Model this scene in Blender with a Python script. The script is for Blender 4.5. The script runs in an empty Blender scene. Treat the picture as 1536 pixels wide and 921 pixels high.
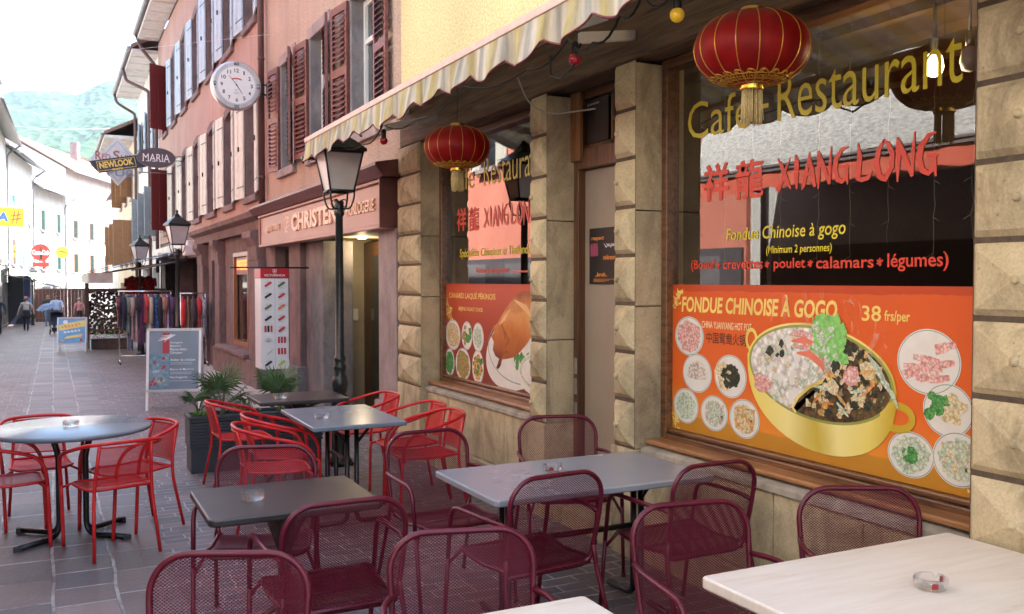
import bpy, bmesh, math, random
from mathutils import Vector, Matrix, noise
random.seed(7)
SC = bpy.context.scene
COL = SC.collection
R = math.radians
PI = math.pi

# ---------------------------------------------------------------- camera
cam_data = bpy.data.cameras.new('camera')
cam = bpy.data.objects.new('camera', cam_data)
COL.objects.link(cam)
cam.location = (0, 0, 1.75)
cam.rotation_euler = (R(90 - 1.68), 0, R(-26.5))
cam_data.sensor_width = 36
cam_data.lens = 36 * 1380 / 1536
cam_data.clip_start = 0.05
cam_data.clip_end = 6000
cam_data.dof.use_dof = True
cam_data.dof.focus_distance = 5.2
cam_data.dof.aperture_fstop = 8.0
SC.camera = cam

# ---------------------------------------------------------------- world and sun
SUN = Vector((0.53, -0.20, 0.80)).normalized()          # direction towards the sun
world = bpy.data.worlds.new('World')
SC.world = world
world.use_nodes = True
wn = world.node_tree
bg = wn.nodes['Background']
sky = wn.nodes.new('ShaderNodeTexSky')
sky.sky_type = 'NISHITA'
sky.sun_disc = False
sky.sun_elevation = math.asin(SUN.z)
sky.sun_rotation = math.atan2(SUN.x, SUN.y)
sky.dust_density = 2.0
sky.air_density = 1.0
wn.links.new(sky.outputs[0], bg.inputs[0])
bg.inputs[1].default_value = 0.135
sun_data = bpy.data.lights.new('sun', 'SUN')
sun_data.energy = 5.0
sun_data.angle = R(0.53)
sun_data.color = (1.0, 0.96, 0.90)
sun = bpy.data.objects.new('sun', sun_data)
COL.objects.link(sun)
sun.rotation_euler = (-SUN).to_track_quat('-Z', 'Y').to_euler()
sun.location = (20, -10, 30)

SC.view_settings.view_transform = 'Standard'
SC.view_settings.look = 'None'
SC.view_settings.exposure = 2.62
SC.view_settings.gamma = 1.0
SC.render.engine = 'CYCLES'
SC.cycles.use_denoising = True
SC.cycles.max_bounces = 10
SC.cycles.diffuse_bounces = 5
SC.cycles.glossy_bounces = 5
SC.cycles.transmission_bounces = 8
SC.cycles.transparent_max_bounces = 40
SC.cycles.sample_clamp_indirect = 8
SC.cycles.caustics_reflective = False
SC.cycles.caustics_refractive = False

# ---------------------------------------------------------------- helpers
def gz(y):
    """height of the street, which falls gently away from the camera"""
    return -0.015 * min(max(0.0, y - 5.0), 105.0)

OFF = {}

def set_tags(o, label=None, cat=None, group=None, kind=None):
    if label: o['label'] = label
    if cat: o['category'] = cat
    if group: o['group'] = group
    if kind: o['kind'] = kind
    return o

def empty(name, loc=(0, 0, 0), label=None, cat=None, group=None):
    o = bpy.data.objects.new(name, None)
    o.empty_display_size = 0.1
    COL.objects.link(o)
    o.location = loc
    OFF[o.name] = Vector(loc)
    return set_tags(o, label, cat, group)

class MB:
    """collects faces; build() links them as one mesh object"""
    def __init__(s):
        s.v = []; s.f = []; s.m = []; s.uv = {}; s.smooth = []
    def add(s, vs, fs, m=0, smooth=False, uvs=None):
        b = len(s.v)
        s.v += [tuple(q) for q in vs]
        for k, q in enumerate(fs):
            if uvs: s.uv[len(s.f)] = [uvs[i] for i in q]
            s.f.append([b + i for i in q]); s.m.append(m); s.smooth.append(smooth)
        return s
    def box(s, x0, x1, y0, y1, z0, z1, m=0):
        if x0 > x1: x0, x1 = x1, x0
        if y0 > y1: y0, y1 = y1, y0
        if z0 > z1: z0, z1 = z1, z0
        v = [(x0,y0,z0),(x1,y0,z0),(x1,y1,z0),(x0,y1,z0),(x0,y0,z1),(x1,y0,z1),(x1,y1,z1),(x0,y1,z1)]
        return s.add(v, [(0,3,2,1),(4,5,6,7),(0,1,5,4),(1,2,6,5),(2,3,7,6),(3,0,4,7)], m)
    def obox(s, c, ux, uy, uz, m=0):
        """box from centre and three half vectors"""
        c, ux, uy, uz = Vector(c), Vector(ux), Vector(uy), Vector(uz)
        v = [c + a*ux + b*uy + d*uz for d in (-1,1) for (a,b) in ((-1,-1),(1,-1),(1,1),(-1,1))]
        return s.add(v, [(0,3,2,1),(4,5,6,7),(0,1,5,4),(1,2,6,5),(2,3,7,6),(3,0,4,7)], m)
    def quad(s, a, b, c, d, m=0):
        return s.add([a,b,c,d], [(0,1,2,3)], m)
    def poly(s, pts, m=0):
        return s.add(pts, [tuple(range(len(pts)))], m)
    def prism(s, pts, ext, m=0):
        """polygon (3D points) pushed along ext"""
        n = len(pts); e = Vector(ext)
        v = [Vector(p) for p in pts] + [Vector(p) + e for p in pts]
        f = [tuple(range(n-1, -1, -1)), tuple(range(n, 2*n))]
        f += [(i, (i+1) % n, n + (i+1) % n, n + i) for i in range(n)]
        return s.add(v, f, m)
    def tube(s, pts, r, seg=8, closed=False, m=0, caps=True, smooth=True):
        P = [Vector(p) for p in pts]; n = len(P)
        rr = r if isinstance(r, (list, tuple)) else [r]*n
        T = []
        for i in range(n):
            if closed: t = P[(i+1) % n] - P[i-1]
            else: t = P[min(i+1, n-1)] - P[max(i-1, 0)]
            T.append(t.normalized() if t.length > 1e-9 else Vector((0,0,1)))
        up = Vector((0,0,1)) if abs(T[0].z) < 0.9 else Vector((1,0,0))
        N = (up - T[0]*up.dot(T[0])).normalized()
        vs = []
        for i in range(n):
            N = (N - T[i]*N.dot(T[i]))
            N = N.normalized() if N.length > 1e-6 else T[i].orthogonal().normalized()
            B = T[i].cross(N)
            for k in range(seg):
                a = 2*PI*k/seg
                vs.append(P[i] + (N*math.cos(a) + B*math.sin(a))*rr[i])
        fs = []
        for i in range(n if closed else n-1):
            j = (i+1) % n
            for k in range(seg):
                l = (k+1) % seg
                fs.append((i*seg+k, i*seg+l, j*seg+l, j*seg+k))
        if caps and not closed:
            fs.append(tuple(range(seg-1, -1, -1))); fs.append(tuple((n-1)*seg + k for k in range(seg)))
        return s.add(vs, fs, m, smooth)
    def bar(s, a, b, r, seg=8, m=0):
        return s.tube([a, b], r, seg, m=m)
    def lathe(s, prof, c=(0,0,0), seg=24, m=0, smooth=True, sx=1, sy=1, rot=0):
        """prof: list of (radius, z)"""
        vs = []; fs = []; n = len(prof)
        for (r, z) in prof:
            for k in range(seg):
                a = 2*PI*k/seg + rot
                vs.append((c[0] + r*sx*math.cos(a), c[1] + r*sy*math.sin(a), c[2] + z))
        for i in range(n-1):
            for k in range(seg):
                l = (k+1) % seg
                fs.append((i*seg+k, i*seg+l, (i+1)*seg+l, (i+1)*seg+k))
        if prof[0][0] > 1e-5: fs.append(tuple(range(seg-1, -1, -1)))
        if prof[-1][0] > 1e-5: fs.append(tuple((n-1)*seg + k for k in range(seg)))
        return s.add(vs, fs, m, smooth)
    def ball(s, c, r, seg=16, m=0, sz=1.0, sy=1.0, rings=8):
        pr = [(r*math.sin(PI*i/rings) + 1e-6, -r*sz*math.cos(PI*i/rings)) for i in range(rings+1)]
        return s.lathe(pr, c, seg, m, sy=sy)
    def build(s, name, mats, parent=None, bevel=0, segs=2, merge=False, sub=0, auto=None):
        if not isinstance(mats, (list, tuple)): mats = [mats]
        off = OFF.get(parent.name, Vector()) if parent else Vector()
        me = bpy.data.meshes.new(name)
        me.from_pydata([tuple(Vector(q) - off) for q in s.v], [], s.f)
        for q in mats: me.materials.append(q)
        me.polygons.foreach_set('material_index', s.m)
        me.polygons.foreach_set('use_smooth', s.smooth)
        if s.uv:
            ul = me.uv_layers.new(name='UVMap')
            for k, uvs in s.uv.items():
                for li, q in zip(me.polygons[k].loop_indices, uvs): ul.data[li].uv = q
        me.update()
        if merge:
            bm = bmesh.new(); bm.from_mesh(me)
            bmesh.ops.remove_doubles(bm, verts=bm.verts, dist=1e-4)
            bm.to_mesh(me); bm.free()
        o = bpy.data.objects.new(name, me)
        COL.objects.link(o)
        if parent:
            o.parent = parent
        OFF[o.name] = off
        if bevel:
            b = o.modifiers.new('bevel', 'BEVEL'); b.width = bevel; b.segments = segs; b.limit_method = 'ANGLE'; b.angle_limit = R(40)
        if sub:
            b = o.modifiers.new('sub', 'SUBSURF'); b.levels = sub; b.render_levels = sub
        return o

KIDS = {}
def copy_tree(o, parent=None):
    c = o.copy(); COL.objects.link(c)
    if parent: c.parent = parent
    for ch in [q for q in bpy.data.objects if q.parent == o]: copy_tree(ch, c)
    OFF[c.name] = OFF.get(o.name, Vector()).copy()
    return c

def arc(c, r, a0, a1, n, ax=(1,0,0), ay=(0,0,1)):
    c, ax, ay = Vector(c), Vector(ax), Vector(ay)
    return [c + ax*r*math.cos(R(a0+(a1-a0)*i/n)) + ay*r*math.sin(R(a0+(a1-a0)*i/n)) for i in range(n+1)]

def rounded(pts, rad, n=5):
    """round the inner corners of an open polyline"""
    P = [Vector(p) for p in pts]; out = [P[0]]
    for i in range(1, len(P)-1):
        a, b, c = P[i-1], P[i], P[i+1]
        r = rad[i-1] if isinstance(rad, (list, tuple)) else rad
        r = min(r, (a-b).length*0.49, (c-b).length*0.49)
        p, q = b + (a-b).normalized()*r, b + (c-b).normalized()*r
        for k in range(n+1):
            t = k/n
            out.append(p*(1-t)**2 + b*2*t*(1-t) + q*t*t)
    out.append(P[-1])
    return out

# ---------------------------------------------------------------- lettering
FONT_CACHE = {}
def text_geo(body, bold=0.0, shear=0.0, space=1.0):
    key = (body, bold, shear, space)
    if key not in FONT_CACHE:
        cu = bpy.data.curves.new('txt', 'FONT')
        cu.body = body; cu.size = 1; cu.offset = bold; cu.shear = shear; cu.space_character = space
        cu.resolution_u = 3
        cu.fill_mode = 'FRONT'
        ob = bpy.data.objects.new('txt', cu)
        COL.objects.link(ob)
        dg = bpy.context.evaluated_depsgraph_get()
        dg.update()
        me = bpy.data.meshes.new_from_object(ob.evaluated_get(dg))
        vs = [Vector(v.co) for v in me.vertices]; fs = [tuple(p.vertices) for p in me.polygons]
        bpy.data.objects.remove(ob); bpy.data.meshes.remove(me)
        if vs:
            x0 = min(v.x for v in vs); x1 = max(v.x for v in vs); y0 = min(v.y for v in vs); y1 = max(v.y for v in vs)
            vs = [((v.x-x0)/max(x1-x0, 1e-6), (v.y-y0)/max(y1-y0, 1e-6)) for v in vs]
        FONT_CACHE[key] = (vs, fs, (x1-x0)/(y1-y0) if vs else 1)
    return FONT_CACHE[key]

class Plane2D:
    """a flat drawing surface: o origin (left bottom), u to the right, v up; layers step towards the viewer"""
    def __init__(s, o, u, v, step=0.0006):
        s.o, s.u, s.v = Vector(o), Vector(u).normalized(), Vector(v).normalized()
        s.n = s.u.cross(s.v); s.step = step; s.k = 0.0
    def p(s, a, b, l=0): return s.o + s.u*a + s.v*b + s.n*(s.step*(l + s.k))
    def text(s, mb, body, x, y, w, h, l=1, m=0, bold=0.0, shear=0.0, space=1.0, depth=0):
        s.k += 0.02
        vs, fs, asp = text_geo(body, bold, shear, space)
        if w is None: w = h*asp
        if h is None: h = w/asp
        pts = [s.p(x + a*w, y + b*h, l) for a, b in vs]
        mb.add(pts, fs, m)
        if depth:
            # side walls: extrude boundary edges
            cnt = {}
            for f in fs:
                for i in range(len(f)):
                    e = (f[i], f[(i+1) % len(f)]); cnt[e] = 1
            pts2 = [q + s.n*depth for q in pts]
            mb.add(pts2, fs, m)
            allp = pts + pts2; n = len(pts)
            mb.add(allp, [(a, b, n+b, n+a) for (a, b) in cnt if (b, a) not in cnt], m)
        return w
    def poly(s, mb, pts, l=1, m=0): s.k += 0.02; mb.poly([s.p(a, b, l) for a, b in pts], m)
    def rect(s, mb, x, y, w, h, l=1, m=0): s.poly(mb, [(x,y),(x+w,y),(x+w,y+h),(x,y+h)], l, m)
    def disc(s, mb, cx, cy, rx, ry=None, l=1, m=0, n=32, rot=0, a0=0, a1=360):
        ry = ry or rx; pts = []
        for k in range(n):
            a = R(a0 + (a1-a0)*k/(n if a1-a0 == 360 else n-1)); x, y = rx*math.cos(a), ry*math.sin(a)
            pts.append((cx + x*math.cos(rot) - y*math.sin(rot), cy + x*math.sin(rot) + y*math.cos(rot)))
        s.poly(mb, pts, l, m)
    def ring(s, mb, cx, cy, rx, ry, t, l=1, m=0, n=36, a0=0, a1=360):
        N = n; s.k += 0.02
        A = [R(a0 + (a1-a0)*k/N) for k in range(N+1)]
        vs = [s.p(cx+rx*math.cos(a), cy+ry*math.sin(a), l) for a in A] + [s.p(cx+(rx-t)*math.cos(a), cy+(ry-t)*math.sin(a), l) for a in A]
        mb.add(vs, [(i, i+1, N+2+i, N+1+i) for i in range(N)], m)
    def stroke(s, mb, pts, l=1, m=0):
        """tapered brush stroke: pts (x, y, halfwidth)"""
        L_, R_ = [], []; s.k += 0.02
        for i, (x, y, w) in enumerate(pts):
            a = pts[max(i-1, 0)]; b = pts[min(i+1, len(pts)-1)]
            d = Vector((b[0]-a[0], b[1]-a[1]));
            if d.length < 1e-9: d = Vector((1, 0))
            d.normalize(); L_.append((x - d.y*w, y + d.x*w)); R_.append((x + d.y*w, y - d.x*w))
        n = len(pts)
        vs = [s.p(a, b, l) for a, b in L_] + [s.p(a, b, l) for a, b in R_]
        mb.add(vs, [(i, n+i, n+i+1, i+1) for i in range(n-1)], m)
    def blob(s, mb, cx, cy, r, l=1, m=0, n=11, amp=0.35, sx=1.0, sy=1.0):
        ph = random.random()*6; pts = []
        for k in range(n):
            a = 2*PI*k/n; q = r*(1 + amp*(random.random()-0.5)*2)
            pts.append((cx + q*sx*math.cos(a), cy + q*sy*math.sin(a)))
        s.poly(mb, pts, l, m)

# ---------------------------------------------------------------- materials
def nodes_of(name):
    m = bpy.data.materials.new(name); m.use_nodes = True
    nt = m.node_tree; b = nt.nodes['Principled BSDF']
    return m, nt, b
def nd(nt, t, **kw):
    n = nt.nodes.new(t)
    for k, v in kw.items():
        if isinstance(v, (int, float, str, bool)) or k in ('operation',): setattr(n, k, v)
    return n
def ramp(nt, stops, interp='LINEAR'):
    n = nt.nodes.new('ShaderNodeValToRGB'); cr = n.color_ramp; cr.interpolation = interp
    while len(cr.elements) < len(stops): cr.elements.new(0.5)
    for e, (p, c) in zip(cr.elements, stops):
        e.position = p; e.color = (*c, 1) if len(c) == 3 else c
    return n
def coords(nt, scale=(1,1,1), kind='Object', rot=(0,0,0)):
    tc = nt.nodes.new('ShaderNodeTexCoord'); mp = nt.nodes.new('ShaderNodeMapping')
    mp.inputs['Scale'].default_value = scale; mp.inputs['Rotation'].default_value = rot
    nt.links.new(tc.outputs[kind], mp.inputs[0])
    return mp.outputs[0]
def noise_tex(nt, vec, scale, detail=4, rough=0.55, dist=0.0):
    n = nt.nodes.new('ShaderNodeTexNoise'); n.inputs['Scale'].default_value = scale
    n.inputs['Detail'].default_value = detail; n.inputs['Roughness'].default_value = rough
    n.inputs['Distortion'].default_value = dist
    if vec: nt.links.new(vec, n.inputs['Vector'])
    return n.outputs['Fac']
def mixc(nt, fac, a, b, mode='MIX'):
    n = nt.nodes.new('ShaderNodeMix'); n.data_type = 'RGBA'; n.blend_type = mode; n.clamp_factor = True
    for s, q in ((n.inputs[0], fac), (n.inputs[6], a), (n.inputs[7], b)):
        if hasattr(q, 'is_linked'): nt.links.new(q, s)
        elif isinstance(q, (int, float)): s.default_value = q
        else: s.default_value = (*q[:3], 1)
    return n.outputs[2]
def math_n(nt, op, a, b=None):
    n = nt.nodes.new('ShaderNodeMath'); n.operation = op
    for s, q in ((n.inputs[0], a), (n.inputs[1], b)):
        if q is None: continue
        if hasattr(q, 'is_linked'): nt.links.new(q, s)
        else: s.default_value = q
    return n.outputs[0]
def bump_in(nt, b, h, strength=0.3, dist=0.01):
    n = nt.nodes.new('ShaderNodeBump'); n.inputs['Strength'].default_value = strength; n.inputs['Distance'].default_value = dist
    nt.links.new(h, n.inputs['Height']); nt.links.new(n.outputs[0], b.inputs['Normal'])
def tint(c, k): return tuple(min(1, q*k) for q in c)

def plain(name, col, rough=0.6, metal=0.0, var=0.12, scale=6, bump=0.0, bscale=80, spec=0.5, dark=None, coat=0, bdist=0.004):
    """paint, plastic or stone: base colour with soft mottling and optional grain"""
    m, nt, b = nodes_of(name)
    v = coords(nt)
    f = noise_tex(nt, v, scale, 5)
    r = ramp(nt, [(0.3, dark or tint(col, 1-var)), (0.7, tint(col, 1+var))])
    nt.links.new(f, r.inputs[0]); nt.links.new(r.outputs[0], b.inputs['Base Color'])
    b.inputs['Roughness'].default_value = rough; b.inputs['Metallic'].default_value = metal
    b.inputs['Specular IOR Level'].default_value = spec
    if coat: b.inputs['Coat Weight'].default_value = coat; b.inputs['Coat Roughness'].default_value = 0.1
    if bump: bump_in(nt, b, noise_tex(nt, v, bscale, 4), bump, bdist)
    return m

def stucco(name, col, grain=55, bump=0.6, stain=0.25, stain_col=None):
    """rough-cast plaster with broad weathering and fine speckle"""
    m, nt, b = nodes_of(name)
    v = coords(nt)
    big = noise_tex(nt, v, 0.7, 6, 0.6); fine = noise_tex(nt, v, grain, 3)
    vs = coords(nt, (2.5, 2.5, 0.25)); streak = noise_tex(nt, vs, 1.6, 5, 0.6)
    r = ramp(nt, [(0.3, tint(col, 0.85)), (0.7, tint(col, 1.1))]); nt.links.new(big, r.inputs[0])
    sr = ramp(nt, [(0.5, (0,0,0)), (0.75, (1,1,1))]); nt.links.new(streak, sr.inputs[0])
    c1 = mixc(nt, math_n(nt, 'MULTIPLY', sr.outputs[0], stain), r.outputs[0], stain_col or tint(col, 0.5))
    fr = ramp(nt, [(0.35, (0.75,0.75,0.75)), (0.65, (1.15,1.15,1.15))]); nt.links.new(fine, fr.inputs[0])
    c2 = mixc(nt, 1.0, c1, fr.outputs[0], 'MULTIPLY')
    nt.links.new(c2, b.inputs['Base Color'])
    b.inputs['Roughness'].default_value = 0.9; b.inputs['Specular IOR Level'].default_value = 0.25
    bump_in(nt, b, fine, bump, 0.01)
    return m

def sandstone(name, col, dirt, joints=None):
    m, nt, b = nodes_of(name)
    v = coords(nt)
    a = noise_tex(nt, v, 2.2, 8, 0.7, 0.3); c = noise_tex(nt, v, 75, 6, 0.7)
    vs = coords(nt, (2.4, 2.4, 1.1)); s = noise_tex(nt, vs, 1.5, 7, 0.7, 0.6)
    r = ramp(nt, [(0.25, tint(col, 0.66)), (0.5, col), (0.78, tint(col, 1.3))]); nt.links.new(a, r.inputs[0])
    sr = ramp(nt, [(0.46, (0,0,0)), (0.68, (1,1,1))]); nt.links.new(s, sr.inputs[0])
    c1 = mixc(nt, math_n(nt, 'MULTIPLY', sr.outputs[0], 0.75), r.outputs[0], dirt)
    k = ramp(nt, [(0.32, (0.82,0.82,0.82)), (0.66, (1.1,1.1,1.1))]); nt.links.new(c, k.inputs[0])
    # pock marks
    vo = nt.nodes.new('ShaderNodeTexVoronoi'); vo.inputs['Scale'].default_value = 14; nt.links.new(v, vo.inputs['Vector'])
    pr = ramp(nt, [(0.05, (0.45,0.4,0.35)), (0.11, (1,1,1))]); nt.links.new(vo.outputs['Distance'], pr.inputs[0])
    c2 = mixc(nt, 1.0, c1, k.outputs[0], 'MULTIPLY'); c3 = mixc(nt, 0.6, c2, mixc(nt, 1.0, c2, pr.outputs[0], 'MULTIPLY'))
    nt.links.new(c3, b.inputs['Base Color'])
    b.inputs['Roughness'].default_value = 0.85; b.inputs['Specular IOR Level'].default_value = 0.3
    h = math_n(nt, 'ADD', a, math_n(nt, 'MULTIPLY', c, 0.5))
    bump_in(nt, b, h, 0.42, 0.010)
    return m

def wood(name, col, dark, rough=0.4, axis='y', scale=1.0, coat=0.2):
    m, nt, b = nodes_of(name)
    sc = {'y': (22, 1.3, 22), 'z': (22, 22, 1.3), 'x': (1.3, 22, 22)}[axis]
    v = coords(nt, tuple(q*scale for q in sc))
    f = noise_tex(nt, v, 1.2, 8, 0.65, 0.6)
    r = ramp(nt, [(0.32, dark), (0.55, col), (0.75, tint(col, 1.35))]); nt.links.new(f, r.inputs[0])
    nt.links.new(r.outputs[0], b.inputs['Base Color'])
    b.inputs['Roughness'].default_value = rough; b.inputs['Coat Weight'].default_value = coat; b.inputs['Coat Roughness'].default_value = 0.25
    bump_in(nt, b, f, 0.25, 0.003)
    return m

def perforated(name, col, pitch=0.009, open_t=-0.25, rough=0.35):
    """painted expanded metal: staggered holes cut by UV in metres"""
    m, nt, b = nodes_of(name)
    b.inputs['Base Color'].default_value = (*col, 1); b.inputs['Roughness'].default_value = 0.48; b.inputs['Specular IOR Level'].default_value = 0.3
    tc = nt.nodes.new('ShaderNodeTexCoord'); sp = nt.nodes.new('ShaderNodeSeparateXYZ'); nt.links.new(tc.outputs['UV'], sp.inputs[0])
    u = math_n(nt, 'MULTIPLY', sp.outputs[0], 2*PI/(pitch*2.0)); w = math_n(nt, 'MULTIPLY', sp.outputs[1], 2*PI/(pitch*1.55))
    h = math_n(nt, 'ADD', math_n(nt, 'COSINE', math_n(nt, 'ADD', u, w)), math_n(nt, 'COSINE', math_n(nt, 'SUBTRACT', u, w)))
    hole = math_n(nt, 'GREATER_THAN', h, open_t)
    tr = nt.nodes.new('ShaderNodeBsdfTransparent'); mx = nt.nodes.new('ShaderNodeMixShader')
    nt.links.new(hole, mx.inputs[0]); nt.links.new(b.outputs[0], mx.inputs[1]); nt.links.new(tr.outputs[0], mx.inputs[2])
    nt.links.new(mx.outputs[0], nt.nodes['Material Output'].inputs[0])
    return m

def window_glass(name, tintc=(0.92,0.95,0.94), boost=2.9, rough=0.0):
    """thin shop pane: clear, mirror reflection by Fresnel from both faces"""
    m, nt, b = nodes_of(name); nt.nodes.remove(b)
    fr = nt.nodes.new('ShaderNodeFresnel'); fr.inputs[0].default_value = 1.52
    k = math_n(nt, 'MULTIPLY', fr.outputs[0], boost); k = math_n(nt, 'MINIMUM', k, 0.95)
    tr = nt.nodes.new('ShaderNodeBsdfTransparent'); tr.inputs[0].default_value = (*tintc, 1)
    gl = nt.nodes.new('ShaderNodeBsdfGlossy'); gl.inputs['Roughness'].default_value = rough
    mx = nt.nodes.new('ShaderNodeMixShader')
    nt.links.new(k, mx.inputs[0]); nt.links.new(tr.outputs[0], mx.inputs[1]); nt.links.new(gl.outputs[0], mx.inputs[2])
    nt.links.new(mx.outputs[0], nt.nodes['Material Output'].inputs[0])
    return m

def emit(name, col, s):
    m, nt, b = nodes_of(name)
    b.inputs['Base Color'].default_value = (*col, 1)
    b.inputs['Emission Color'].default_value = (*col, 1); b.inputs['Emission Strength'].default_value = s
    return m

def clear_glass(name, col=(0.95,0.97,1.0), ior=1.45, rough=0.02):
    m, nt, b = nodes_of(name)
    b.inputs['Base Color'].default_value = (*col, 1); b.inputs['Transmission Weight'].default_value = 1.0
    b.inputs['Roughness'].default_value = rough; b.inputs['IOR'].default_value = ior
    # let light pass to what the glass stands on
    lp = nt.nodes.new('ShaderNodeBsdfTransparent'); mx = nt.nodes.new('ShaderNodeMixShader'); mx.inputs[0].default_value = 0.6
    nt.links.new(b.outputs[0], mx.inputs[1]); nt.links.new(lp.outputs[0], mx.inputs[2]); nt.links.new(mx.outputs[0], nt.nodes['Material Output'].inputs[0])
    return m

# shared materials
M = {}
M['yellow_wall'] = stucco('yellow plaster', (0.68, 0.60, 0.32), 45, 0.22, 0.12)
M['beige_wall'] = stucco('beige rough cast', (0.49, 0.36, 0.285), 40, 0.9, 0.35)
M['pink_wall'] = stucco('pink plaster', (0.45, 0.295, 0.25), 45, 0.6, 0.4)
M['pink_stone'] = sandstone('pinkish stone', (0.21, 0.150, 0.143), (0.10, 0.075, 0.075))
M['grey_stone'] = sandstone('grey stone', (0.22, 0.20, 0.20), (0.09, 0.085, 0.09))
M['trim_stone'] = sandstone('lilac grey stone', (0.34, 0.27, 0.26), (0.2, 0.16, 0.16))
M['sandstone'] = sandstone('weathered sandstone', (0.55, 0.455, 0.285), (0.19, 0.145, 0.085))
M['sandstone_dark'] = sandstone('shaded sandstone', (0.48, 0.39, 0.25), (0.16, 0.12, 0.075))  # darker copy: reveal shade and jamb dirt both put into the stone colour
M['concrete'] = plain('grey cement', (0.36, 0.32, 0.26), 0.9, 0, 0.3, 8, 0.4, 60)
M['dark_wood'] = wood('dark varnished wood', (0.17, 0.075, 0.03), (0.045, 0.02, 0.01), 0.35)
M['dark_wood_v'] = wood('dark varnished wood upright', (0.13, 0.055, 0.022), (0.04, 0.018, 0.01), 0.35, 'z')
M['sill_wood'] = wood('worn sill wood', (0.36, 0.17, 0.07), (0.12, 0.05, 0.02), 0.35)
M['old_beam'] = wood('old oak beam', (0.17, 0.105, 0.06), (0.05, 0.03, 0.02), 0.75, coat=0)
M['board'] = wood('brown board', (0.27, 0.12, 0.045), (0.14, 0.06, 0.02), 0.5, 'z')
M['white_wall'] = stucco('white plaster', (0.72, 0.70, 0.66), 40, 0.3, 0.12)
M['cream_wall'] = stucco('cream plaster', (0.70, 0.60, 0.45), 40, 0.3, 0.12)
M['coral_wall'] = stucco('coral plaster', (0.68, 0.25, 0.18), 40, 0.3, 0.05)
M['grey_front'] = plain('grey shop front', (0.18, 0.17, 0.18), 0.5)
M['soffit'] = plain('white boarded soffit', (0.62, 0.58, 0.56), 0.7)
M['zinc'] = plain('zinc gutter', (0.16, 0.15, 0.16), 0.4, 0.6)
M['pipe'] = plain('brown drainpipe', (0.10, 0.05, 0.05), 0.4)
M['roof_tile'] = plain('brown roof tiles', (0.22, 0.13, 0.10), 0.8, 0, 0.3, 14, 0.5, 30)
M['grey_tile'] = plain('grey roof tiles', (0.30, 0.28, 0.27), 0.8, 0, 0.3, 14, 0.5, 30)
M['louvre'] = plain('maroon brown shutter paint', (0.16, 0.05, 0.04), 0.5, 0, 0.35, 20)
M['maroon'] = plain('maroon shutter paint', (0.14, 0.012, 0.014), 0.45)
M['shutter_cream'] = plain('cream shutter paint', (0.55, 0.53, 0.46), 0.5, 0, 0.12, 9)
M['shutter_blue'] = plain('pale blue shutter paint', (0.38, 0.46, 0.53), 0.5, 0, 0.12, 9)
M['shutter_grey'] = plain('grey shutter paint', (0.26, 0.30, 0.34), 0.5)
M['shutter_brown'] = plain('brown shutter paint', (0.28, 0.15, 0.08), 0.5)
M['shutter_green'] = plain('sea green shutter paint', (0.18, 0.36, 0.36), 0.5)
M['white_paint'] = plain('white paint', (0.76, 0.75, 0.72), 0.4, 0, 0.05)
M['window_glass'] = window_glass('shop window glass')
M['dark_glass'] = plain('dark window glass', (0.025, 0.028, 0.032), 0.06, 0, 0.2, 2, spec=0.8)
M['black_metal'] = plain('black metal', (0.015, 0.015, 0.017), 0.35, 0.3, 0.2, 20)
M['lamp_iron'] = plain('dark green cast iron', (0.017, 0.021, 0.02), 0.33, 0.2, 0.3, 25, 0.15, 60)
M['frost'] = plain('frosted lamp glass', (0.48, 0.455, 0.45), 0.25, 0, 0.08)
M['white'] = plain('white print', (0.8, 0.8, 0.8), 0.4, 0, 0.03)
M['black'] = plain('black print', (0.012, 0.012, 0.014), 0.5, 0, 0.05)
M['steel'] = plain('brushed steel', (0.45, 0.45, 0.46), 0.3, 0.9, 0.1)
M['aluminium'] = plain('pale aluminium', (0.62, 0.62, 0.64), 0.35, 0.7, 0.06)
M['chrome'] = plain('chrome', (0.7, 0.7, 0.72), 0.15, 1.0, 0.05)
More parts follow.
